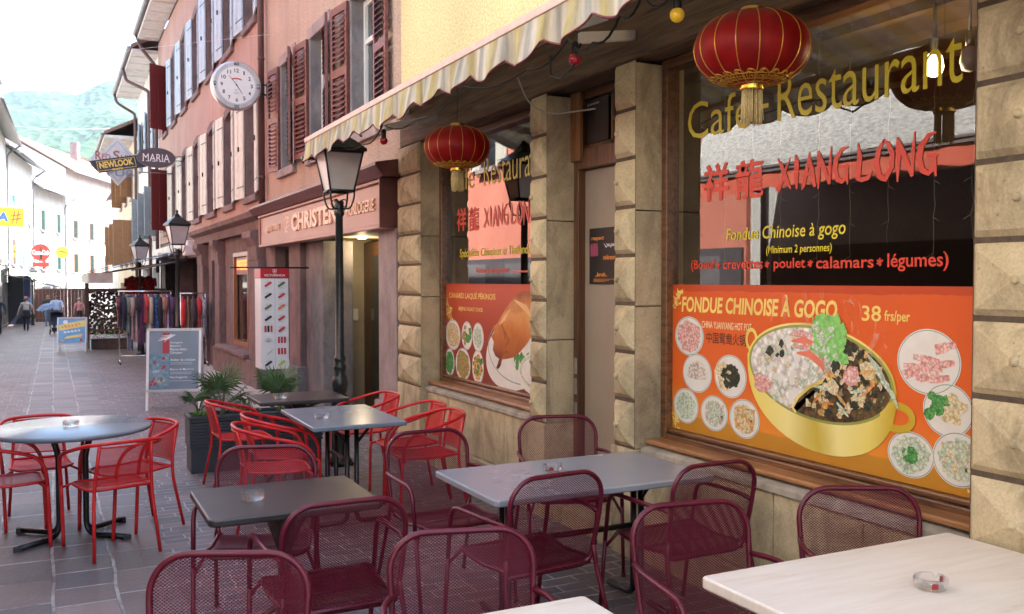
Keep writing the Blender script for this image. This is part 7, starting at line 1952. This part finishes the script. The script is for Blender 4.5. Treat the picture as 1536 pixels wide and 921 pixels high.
GC = [
 ((0.10,0.03,0.05), 'wine red patterned top at the left end of the rack', 'shirt', 0.78, (0.25,0.1,0.12)), ((0.015,0.02,0.05), 'black navy jacket second on the rack', 'coat', 0.85, None), ((0.16,0.22,0.18), 'sage green shirt near the left end of the rack', 'shirt', 0.95, None),
 ((0.05,0.07,0.14), 'long dark blue jeans hanging low on the rack', 'trousers', 1.35, None), ((0.42,0.33,0.30), 'beige blouse on the rack beside the jeans', 'shirt', 1.1, None), ((0.40,0.28,0.27), 'dusty pink tunic on the rack', 'dress', 1.15, None), ((0.03,0.03,0.04), 'black bag like top on the rack', 'shirt', 0.8, None),
 ((0.13,0.02,0.12), 'deep purple dress on the rack', 'dress', 1.2, None), ((0.50,0.04,0.05), 'bright red top between purple and khaki clothes', 'shirt', 0.7, None), ((0.46,0.47,0.36), 'pale khaki coat in the middle of the rack', 'coat', 1.05, None), ((0.17,0.17,0.20), 'grey long dress on the rack', 'dress', 1.3, None), ((0.04,0.10,0.28), 'blue patterned dress on the rack', 'dress', 1.15, (0.2,0.35,0.5)), ((0.012,0.014,0.03), 'black coat right of the blue dress', 'coat', 1.2, None),
 ((0.45,0.30,0.22), 'apricot flowered top on the rack', 'shirt', 0.75, (0.5,0.1,0.1)), ((0.30,0.14,0.12), 'brown checked shirt on the rack', 'shirt', 0.85, None), ((0.42,0.33,0.58), 'lilac long scarf dress near the right end', 'dress', 1.0, None), ((0.10,0.05,0.12), 'plum cardigan at the right end of the rack', 'shirt', 0.9, None)]
for k, (c, lab, kd, L, pat) in enumerate(GC):
    nm = {'shirt': 'shirt', 'coat': 'coat', 'dress': 'dress', 'trousers': 'trousers'}[kd]
    garment(1.43 + 1.14*k/(len(GC)-1), 24.0, zr-0.012, L, 0.44, kd, cloth(nm + ' cloth', c, pat), lab, random.uniform(-0.3, 0.3), nm)
for k, (c, lab, kd, L, pat) in enumerate([((0.55,0.02,0.02), 'bright red coat on the short rack by the wall', 'coat', 1.05, None), ((0.40,0.24,0.12), 'tan dress beside the red coat', 'dress', 0.9, (0.3,0.12,0.06)), ((0.08,0.06,0.07), 'charcoal jacket on the short rack', 'coat', 0.9, None), ((0.52,0.03,0.03), 'red blouse behind the tan dress', 'shirt', 0.9, None), ((0.42,0.38,0.42), 'grey white spotted blouse at the wall end of the short rack', 'shirt', 0.95, (0.2,0.18,0.22))]):
    garment(2.70 + 0.115*k, 22.6, zr2-0.012, L, 0.44, kd, cloth(lab, c, pat), lab, random.uniform(-0.2, 0.2), {'shirt': 'shirt', 'coat': 'coat', 'dress': 'dress'}[kd])

# ================================================================ terrace fence with camouflage netting
fx0, fx1, fy = 0.93, 3.2, 31.3; g = gz(fy)
fe = empty('terrace_fence', (fx0, fy, g), 'dark timber terrace fence hung with brown camouflage netting', 'fence')
mb = MB()
mb.box(fx0-0.06, fx0+0.06, fy-0.06, fy+0.06, g, g+2.05); po_ = mb.build('post', plain('dark fence timber', (0.055,0.035,0.028), 0.7, 0, 0.3, 10), fe)
mb = MB(); mb.box(fx0+0.061, fx1, fy-0.03, fy+0.03, g+1.78, g+1.88); mb.box(fx0+0.061, fx1, fy-0.03, fy+0.03, g+0.55, g+0.62); mb.build('rail', M['dark_wood'], fe)
mb = MB(); mb.box(fx1-0.1, fx1, fy-0.05, fy+0.05, g, g+1.77); mb.build('post', M['dark_wood'], fe)
def net_mat():
    m, nt, b = nodes_of('camouflage netting'); v = coords(nt); vo = nt.nodes.new('ShaderNodeTexVoronoi'); vo.inputs['Scale'].default_value = 15; nt.links.new(v, vo.inputs['Vector'])
    sp = nt.nodes.new('ShaderNodeSeparateColor'); nt.links.new(vo.outputs['Color'], sp.inputs[0]); r = ramp(nt, [(0.0, (0.03,0.022,0.012)), (0.5, (0.075,0.055,0.03)), (0.8, (0.05,0.055,0.025)), (1.0, (0.14,0.11,0.07))]); nt.links.new(sp.outputs[0], r.inputs[0]); nt.links.new(r.outputs[0], b.inputs['Base Color']); b.inputs['Roughness'].default_value = 0.9
    hole = math_n(nt, 'GREATER_THAN', math_n(nt, 'ADD', vo.outputs['Distance'], math_n(nt, 'MULTIPLY', sp.outputs[1], 0.25)), 0.80); tr = nt.nodes.new('ShaderNodeBsdfTransparent'); mx = nt.nodes.new('ShaderNodeMixShader')
    nt.links.new(hole, mx.inputs[0]); nt.links.new(b.outputs[0], mx.inputs[1]); nt.links.new(tr.outputs[0], mx.inputs[2]); nt.links.new(mx.outputs[0], nt.nodes['Material Output'].inputs[0]); return m
mb = MB(); n = 30; vs = []
for i in range(n+1):
    for j in range(9):
        vs.append((fx0+0.03+(fx1-fx0-0.05)*i/n, fy+0.045+0.025*math.sin(i*1.3+j), g+0.45+1.38*j/8))
mb.add(vs, [(i*9+j, (i+1)*9+j, (i+1)*9+j+1, i*9+j+1) for i in range(n) for j in range(8)], smooth=True)
no = mb.build('netting', net_mat(), fe); md = no.modifiers.new('thickness', 'SOLIDIFY'); md.thickness = 0.012
tr_ = empty('flower_trough', (1.5, 31.0, g), 'weathered wooden flower trough with red and green plants at the foot of the fence', 'planter')
mb = MB(); mb.box(1.02, 2.1, 30.82, 31.15, g+0.02, g+0.30); mb.box(1.0, 2.12, 30.80, 31.17, g+0.301, g+0.34); mb.build('box', plain('grey weathered planks', (0.11,0.085,0.075), 0.85, 0, 0.35, 8), tr_, bevel=0.01)
for (x, c, nm) in ((1.2, (0.5,0.03,0.06), 'flowers'), (1.62, None, 'foliage'), (1.95, (0.5,0.05,0.08), 'flowers')):
    mb = MB()
    for k in range(70):
        p = Vector((x + random.uniform(-0.2, 0.2), 30.98 + random.uniform(-0.12, 0.12), g+0.34 + random.random()*0.22)); d = Vector((random.uniform(-1,1), random.uniform(-1,1), random.uniform(-0.3,1))).normalized(); s = d.orthogonal().normalized()
        mb.add([p, p+d*0.03+s*0.018, p+d*0.06, p+d*0.03-s*0.018], [(0,1,2,3)], 1 if c and k % 3 == 0 else 0)
    mb.build(nm, [M['fresh_leaf']] + ([plain('red petals', c, 0.6)] if c else []), tr_)

# ---------------------------------------------------------------- clothes shop awning
sa = empty('shop_awning', (3.3, 29.5, 2.5), 'brown shop awning with a blue upper edge and pale end flap over the clothes terrace', 'awning')
brown_c = plain('brown awning cloth', (0.075,0.055,0.045), 0.8, 0, 0.25, 5); blue_c = plain('faded blue awning edge', (0.14,0.25,0.42), 0.7)
mb = MB(); mb.prism([(3.30, 26.5, 2.52), (0.88, 27.2, 1.93), (0.88, 33.5, 1.93), (3.30, 33.5, 2.52)], (0, 0, 0.018)); mb.build('cloth', brown_c, sa)
mb = MB(); mb.prism([(3.30, 26.48, 2.56), (0.86, 27.18, 1.97), (0.86, 27.5, 1.97), (3.30, 26.9, 2.56)], (0, 0, 0.03)); mb.build('upper_edge', blue_c, sa)
for a, b_ in (((3.28, 26.6, 2.30), (1.9, 26.95, 2.02)), ((3.28, 33.3, 2.30), (0.9, 33.3, 1.88))): mb = MB(); mb.bar(a, b_, 0.03, 8); mb.build('arm', M['zinc'], sa)
mb = MB(); mb.box(0.85, 0.89, 27.15, 33.5, 1.66, 1.925); mb.box(0.89, 1.45, 27.13, 27.16, 1.66, 1.95); mb.build('flap', plain('pale grey flap', (0.42,0.40,0.36), 0.6, 0, 0.2, 5), sa)
for k, (x, y) in enumerate(((2.15, 30.2), (2.4, 30.2), (2.62, 30.2))):
    garment(x, y, 1.93, 0.62, 0.4, 'shirt', cloth('red terrace shirt', (0.36,0.008,0.012), (0.5,0.35,0.02) if k == 1 else None), ['red shirt hung left under the brown awning', 'red shirt with yellow pattern hung in the middle under the brown awning', 'red shirt hung right under the brown awning'][k], PI/2, 'shirt')

# ================================================================ left side street fittings
def lean_awning(x0, x1, y0, y1, zw, zf, m, label, val=0.2):
    root = empty('shop_awning', (x0, (y0+y1)/2, zw), label, 'awning'); mb = MB(); mb.prism([(x0, y0, zw), (x1, y0, zf), (x1, y0, zf-0.02), (x0, y0, zw-0.02)], (0, y1-y0, 0)); mb.build('cloth', m, root)
    mb = MB(); mb.box(x1-0.01, x1+0.02, y0, y1, zf-val, zf-0.021); mb.build('valance', m, root)
    mb = MB()
    for y in (y0+0.2, y1-0.2): mb.bar((x0, y, zw-0.5), (x1-0.05, y, zf-0.05), 0.025, 7)
    mb.build('arm', M['zinc'], root)
lean_awning(-2.35, -0.75, 56, 61.5, 2.55, 1.75, plain('green white striped cloth', (0.36,0.50,0.44), 0.7, 0, 0.35, 3), 'green and white awning below the round red sign')
lean_awning(-1.5, 0.45, 66, 71, 2.2, 1.35, plain('pale blue cloth', (0.35,0.45,0.58), 0.7), 'pale blue awning beyond the green and white one')
lean_awning(-2.6, -1.9, 46.8, 49, 3.0, 2.45, plain('charcoal cloth', (0.05,0.05,0.055), 0.7), 'folded charcoal awning at the left edge under the yellow sign', 0.3)
def screen(x0, x1, y, h, label):
    g = gz(y); root = empty('timber_screen', ((x0+x1)/2, y, g), label, 'screen'); mb = MB(); k = x0
    while k < x1: mb.box(k, k+0.19, y, y+0.04, g+0.05, g+h); k += 0.2
    mb.build('boards', plain('red brown screen boards', (0.10,0.04,0.03), 0.7, 0, 0.2, 6), root); mb = MB()
    for z in (g+0.25, g+h-0.1): mb.box(x0, x1, y-0.04, y-0.001, z, z+0.09)
    mb.build('rail', M['dark_wood'], root)
screen(-1.0, 1.6, 63.5, 2.1, 'red brown timber screen across the street behind the walkers')
def umb(x, y, z, label, m):
    root = empty('parasol', (x, y, gz(y)), label, 'parasol'); mb = MB(); mb.lathe([(1.3, z), (0.7, z+0.3), (0.0, z+0.5)], (x, y, 0), 8, smooth=False); mb.build('canopy', m, root); mb = MB(); mb.bar((x, y, gz(y)), (x, y, z+0.45), 0.025, 8); mb.build('pole', M['steel'], root)
umb(1.25, 67, 1.65, 'white parasol above the timber screen in the distance', M['white_paint'])
dk = plain('blue black shop door', (0.010,0.014,0.03), 0.4)
dd = empty('shop_entrance', (-2.2, 60, gz(60)), 'black and blue shop entrance panels under the green awning', 'shop entrance'); mb = MB(); mb.box(-2.35, -1.55, 60.6, 60.75, gz(60), 2.0); mb.build('panel', dk, dd); mb = MB(); mb.box(-1.54, -1.2, 60.6, 60.8, gz(60), 2.0); mb.build('panel', plain('blue shop panel', (0.02,0.05,0.16), 0.4), dd)
wire = MB(); wire.tube([(-2.9, 58, 10.3), (0.2, 57, 10.05), (3.2, 56, 10.2)], 0.008, 5); set_tags(wire.build('overhead_cable', M['soffit']), 'thin pale cable stretched across the street in front of the hill', 'cable')
wire = MB(); wire.tube([(3.28, 15.2, 5.75), (1.6, 21.0, 6.6), (-2.95, 34, 7.6)], 0.003, 5); set_tags(wire.build('overhead_cable', M['soffit']), 'thin dark wire running from the drainpipe past the clock', 'cable')

# ================================================================ people
skin = plain('skin', (0.42, 0.24, 0.17), 0.55); skin_d = plain('tanned skin', (0.28, 0.15, 0.09), 0.55)
def person(label, x, y, face, H, top, legs, sk, hair, pose, sleeve=0.55, shoe=(0.03,0.03,0.035), extra=None):
    """one continuous skinned figure; pose gives hand and foot targets, facing local +Y"""
    k = H/1.75
    J = {'pelvis': (0,0,0.93), 'waist': (0,0.01,1.08), 'chest': (0,0.0,1.28), 'neckb': (0,-0.01,1.43), 'neck': (0,0.005,1.50), 'head': (0,0.03,1.60), 'crown': (0,0.025,1.69)}
    Rr = {'pelvis': (0.155,0.115), 'waist': (0.135,0.10), 'chest': (0.165,0.115), 'neckb': (0.075,0.065), 'neck': (0.052,0.055), 'head': (0.076,0.096), 'crown': (0.055,0.07)}
    E_ = [('pelvis','waist'),('waist','chest'),('chest','neckb'),('neckb','neck'),('neck','head'),('head','crown')]
    J['nose'] = (0, 0.135, 1.585); Rr['nose'] = (0.012, 0.014); E_.append(('head','nose'))
    for s, n in ((-1,'l'), (1,'r')):
        hand = Vector(pose['hand_'+n]); sh = Vector((s*0.19, -0.005, 1.39)); el = sh.lerp(hand, 0.5) + Vector((s*0.035, -0.07, -0.03)); wr = sh.lerp(hand, 0.93)
        foot = Vector(pose['foot_'+n]); hip = Vector((s*0.085, 0, 0.88)); kn = hip.lerp(foot, 0.5) + Vector((0, 0.05, 0.0)); an = foot + Vector((0,0,0.08))
        ad = [('sh', sh, (0.068,0.068)), ('el', el, (0.045,0.045)), ('wr', wr, (0.030,0.034)), ('palm', hand, (0.024,0.040))]
        for q, p, r in ad: J[q+n] = tuple(p); Rr[q+n] = r
        E_ += [('chest','sh'+n), ('sh'+n,'el'+n), ('el'+n,'wr'+n), ('wr'+n,'palm'+n)]
        fd = (hand - wr).normalized(); fwd = Vector((0,1,0)); fwd = (fwd - fd*fwd.dot(fd)).normalized()
        for q in range(4):
            a = hand + fd*0.045 + fwd*(0.030-0.020*q); b_ = a + fd*(0.034 - 0.004*abs(q-1)) + Vector((-s*0.012, 0, 0))
            J['f%d%s' % (q,n)] = tuple(a); J['g%d%s' % (q,n)] = tuple(b_); Rr['f%d%s' % (q,n)] = (0.009,0.009); Rr['g%d%s' % (q,n)] = (0.007,0.007); E_ += [('palm'+n,'f%d%s' % (q,n)), ('f%d%s' % (q,n),'g%d%s' % (q,n))]
        J['th'+n] = tuple(hand + fwd*0.055 + fd*0.012); Rr['th'+n] = (0.010,0.010); E_.append(('palm'+n,'th'+n))
        for q, p, r in (('hip', hip, (0.095,0.10)), ('kn', kn, (0.062,0.066)), ('an', an, (0.042,0.048)), ('toe', foot + Vector((0,0.14,0.03)), (0.042,0.026)), ('heel', foot + Vector((0,-0.04,0.035)), (0.036,0.034))):
            J[q+n] = tuple(p); Rr[q+n] = r
        E_ += [('pelvis','hip'+n), ('hip'+n,'kn'+n), ('kn'+n,'an'+n), ('an'+n,'toe'+n), ('an'+n,'heel'+n)]
    names = list(J); idx = {n: i for i, n in enumerate(names)}
    me = bpy.data.meshes.new('person'); me.from_pydata([tuple(c*k for c in J[n]) for n in names], [(idx[a], idx[b]) for a, b in E_], [])
    o = bpy.data.objects.new('person', me); COL.objects.link(o)
    o.modifiers.new('skin', 'SKIN')
    for n in names: sv = me.skin_vertices[0].data[idx[n]]; sv.radius = tuple(q*k for q in Rr[n]); sv.use_root = (n == 'pelvis')
    su = o.modifiers.new('sub', 'SUBSURF'); su.levels = 2; su.render_levels = 2
    dg = bpy.context.evaluated_depsgraph_get(); dg.update(); m2 = bpy.data.meshes.new_from_object(o.evaluated_get(dg)); o.modifiers.clear(); o.data = m2
    m2.materials.clear()
    for q in (top, legs, sk, plain('shoe', shoe, 0.5)): m2.materials.append(q)
    hz = {n: Vector(J['palm'+n])*k for n in 'lr'}; sh_ = {n: Vector(J['sh'+n])*k for n in 'lr'}
    for p in m2.polygons:
        c = p.center; p.use_smooth = True; z = c.z/k; mi = 0
        if z < 0.10: mi = 3
        elif z < 0.98 and abs(c.x)/k < 0.20 and not any((c-hz[n]).length < 0.30*k and (abs(c.x) > 0.17*k or c.y > 0.16*k) for n in 'lr'): mi = 1
        if z > 1.455: mi = 2
        for n in 'lr':
            t = (c - sh_[n]).dot(hz[n]-sh_[n])/((hz[n]-sh_[n]).length_squared)
            d = (c - sh_[n].lerp(hz[n], max(0, min(1.2, t)))).length
            if t > sleeve and d < 0.13*k and (abs(c.x) > 0.165*k or c.y > 0.15*k): mi = 2
        p.material_index = mi
    o.location = (x, y, gz(y)); o.rotation_euler.z = face; OFF[o.name] = Vector(); set_tags(o, label, 'person')
    hb = MB(); n_ = 16
    hb.ball((0, 0.018*k, 1.635*k), 0.097*k, 16, sz=0.98, sy=1.12, rings=12)
    hb.v = [(p[0], p[1] - (0.035*k if p[2] < 1.66*k and p[1] > 0 else 0)*1.6, max(p[2], (1.53 if p[1] < 0.02*k else 1.63)*k)) for p in hb.v]
    hb.build('hair', hair, o)
    ey = MB()
    for s in (-1, 1): ey.ball((s*0.032*k, 0.108*k, 1.615*k), 0.010*k, 8, 0); ey.ball((s*0.084*k, 0.02*k, 1.60*k), 0.022*k, 8, 1, sz=1.3)
    ey.box(-0.025*k, 0.025*k, 0.105*k, 0.118*k, 1.545*k, 1.552*k, 2); ey.build('face', [M['black'], sk, plain('lips', (0.30,0.10,0.09), 0.5)], o)
    return o
dark_hair = plain('dark hair', (0.02,0.014,0.012), 0.6); grey_hair = plain('grey hair', (0.30,0.28,0.26), 0.7)
w = person('woman in striped top, black skirt and red cap walking up the street', -1.16, 49.3, PI - 0.15, 1.66, cloth('striped white top', (0.50,0.47,0.45), (0.35,0.30,0.30)), cloth('navy leggings', (0.015,0.018,0.035)), skin, dark_hair, {'hand_l': (-0.36, 0.02, 0.86), 'hand_r': (0.40, -0.03, 0.84), 'foot_l': (-0.09, 0.14, 0), 'foot_r': (0.10, -0.12, 0)}, 0.42)
mb = MB(); mb.lathe([(0.165, 1.0), (0.18, 0.85), (0.23, 0.66), (0.22, 0.655), (0.15, 0.99)], (0,0,0), 20, sy=0.85); mb.build('skirt', cloth('black skirt', (0.012,0.012,0.015)), w)
mb = MB(); mb.ball((0, 0.015, 1.575), 0.102, 14, 0, sz=0.75, sy=1.1); mb.v = [p if p[2] > 1.56 else (p[0], p[1], 1.56) for p in mb.v]; mb.prism([(-0.07, 0.10, 1.555), (0.07, 0.10, 1.555), (0.05, 0.20, 1.54), (-0.05, 0.20, 1.54)], (0,0,0.015), 1); mb.build('cap', [plain('red cap', (0.5,0.06,0.05), 0.7), plain('blue cap peak', (0.08,0.3,0.45), 0.7)], w)
person('man in a light blue shirt pushing a navy stroller', 0.12, 44.6, PI, 1.78, cloth('light blue shirt', (0.36,0.48,0.70)), cloth('blue jeans', (0.05,0.08,0.16)), skin_d, dark_hair, {'hand_l': (-0.22, 0.40, 1.02), 'hand_r': (0.22, 0.40, 1.02), 'foot_l': (-0.10, 0.16, 0), 'foot_r': (0.10, -0.14, 0)}, 0.62)
person('man in a dark jacket and jeans walking behind the stroller', -0.28, 55.5, PI + 0.1, 1.80, cloth('charcoal jacket', (0.045,0.05,0.05)), cloth('mid blue jeans', (0.08,0.14,0.25)), skin, dark_hair, {'hand_l': (-0.27, 0.06, 0.80), 'hand_r': (0.27, -0.02, 0.80), 'foot_l': (-0.09, -0.12, 0), 'foot_r': (0.09, 0.14, 0)}, 0.93)
person('grey haired person in a pink cardigan seen from behind', 1.20, 53.0, 0.2, 1.58, cloth('pink cardigan', (0.55,0.22,0.24)), cloth('dark trousers', (0.02,0.022,0.03)), skin, grey_hair, {'hand_l': (-0.27, 0.05, 0.80), 'hand_r': (0.27, 0.05, 0.80), 'foot_l': (-0.09, 0.05, 0), 'foot_r': (0.09, -0.05, 0)}, 0.93)
person('person in a navy jacket at the left edge, arm hanging', -2.12, 45.2, PI - 0.3, 1.72, cloth('navy jacket', (0.012,0.018,0.05)), cloth('black trousers', (0.015,0.015,0.018)), skin, dark_hair, {'hand_l': (-0.30, 0.08, 0.82), 'hand_r': (0.28, 0.02, 0.80), 'foot_l': (-0.10, 0.10, 0), 'foot_r': (0.10, -0.08, 0)}, 0.93)

# stroller
def stroller():
    root = empty('stroller', (0.12, 43.7, gz(43.7)), 'navy stroller with a blue grey parasol, pushed towards the viewer', 'stroller'); x, y, g = 0.12, 43.75, gz(43.7)
    navy = cloth('navy stroller cloth', (0.02,0.03,0.075))
    mb = MB()
    for s in (-1, 1): mb.bar((x+s*0.24, y+0.52, g+1.02), (x+s*0.24, y-0.22, g+0.10), 0.014, 8); mb.bar((x+s*0.24, y-0.05, g+0.62), (x+s*0.24, y+0.42, g+0.10), 0.014, 8)
    mb.bar((x-0.24, y+0.52, g+1.02), (x+0.24, y+0.52, g+1.02), 0.016, 8); mb.bar((x-0.24, y+0.42, g+0.12), (x+0.24, y+0.42, g+0.12), 0.012, 8); mb.build('frame', M['black_metal'], root)
    mb = MB(); mb.prism([(x-0.22, y-0.26, g+0.42), (x-0.22, y+0.20, g+0.40), (x-0.22, y+0.36, g+0.85), (x-0.22, y+0.30, g+0.85), (x-0.22, y+0.14, g+0.48), (x-0.22, y-0.26, g+0.50)], (0.44,0,0)); mb.build('seat', navy, root, bevel=0.02)
    mb = MB(); seg = 10; vs = []
    for i in range(seg+1):
        a = R(10 + 120*i/seg)
        for j in range(9): b_ = j/8; vs.append((x-0.25+0.5*b_, y+0.22-0.34*math.cos(PI-a)*-1*-1, g+0.72+0.30*math.sin(a)*(1-0.25*(2*b_-1)**2)))
    mb.add(vs, [(i*9+j, i*9+j+1, (i+1)*9+j+1, (i+1)*9+j) for i in range(seg) for j in range(8)], smooth=True); co = mb.build('canopy', navy, root); md = co.modifiers.new('thickness', 'SOLIDIFY'); md.thickness = 0.02
    mb = MB(); mb.box(x-0.2, x+0.2, y-0.12, y+0.36, g+0.16, g+0.30); mb.build('basket', plain('black basket', (0.012,0.012,0.014), 0.7), root, bevel=0.03)
    for s in (-1, 1):
        for yy in (-0.22, 0.42):
            wb = MB(); wb.lathe([(0.05, -0.02), (0.10, -0.022), (0.11, 0), (0.10, 0.022), (0.05, 0.02)], (0,0,0), 18); wb.v = [(x+s*0.27+p[2], y+yy+p[0], g+0.111+p[1]) for p in wb.v]; wb.build('wheel', M['black_metal'], root)
    mb = MB(); c = Vector((x-0.42, y+0.1, g+1.22)); ax = Vector((-0.25, -0.2, 0.95)).normalized(); e1 = ax.orthogonal().normalized(); e2 = ax.cross(e1); vs = [tuple(c + ax*0.10)]
    for r, h in ((0.2, 0.06), (0.40, -0.08)):
        for k in range(16): a = 2*PI*k/16; vs.append(tuple(c + (e1*math.cos(a) + e2*math.sin(a))*r*(1 if k % 2 == 0 else 0.96) + ax*h))
    mb.add(vs, [(0, 1+k, 1+(k+1) % 16) for k in range(16)] + [(1+k, 17+k, 17+(k+1) % 16, 1+(k+1) % 16) for k in range(16)]); mb.bar(tuple(c + ax*0.1), (x-0.24, y+0.2, g+0.72), 0.009, 6); mb.build('sunshade', cloth('blue grey sunshade', (0.12,0.18,0.32)), root)
stroller()
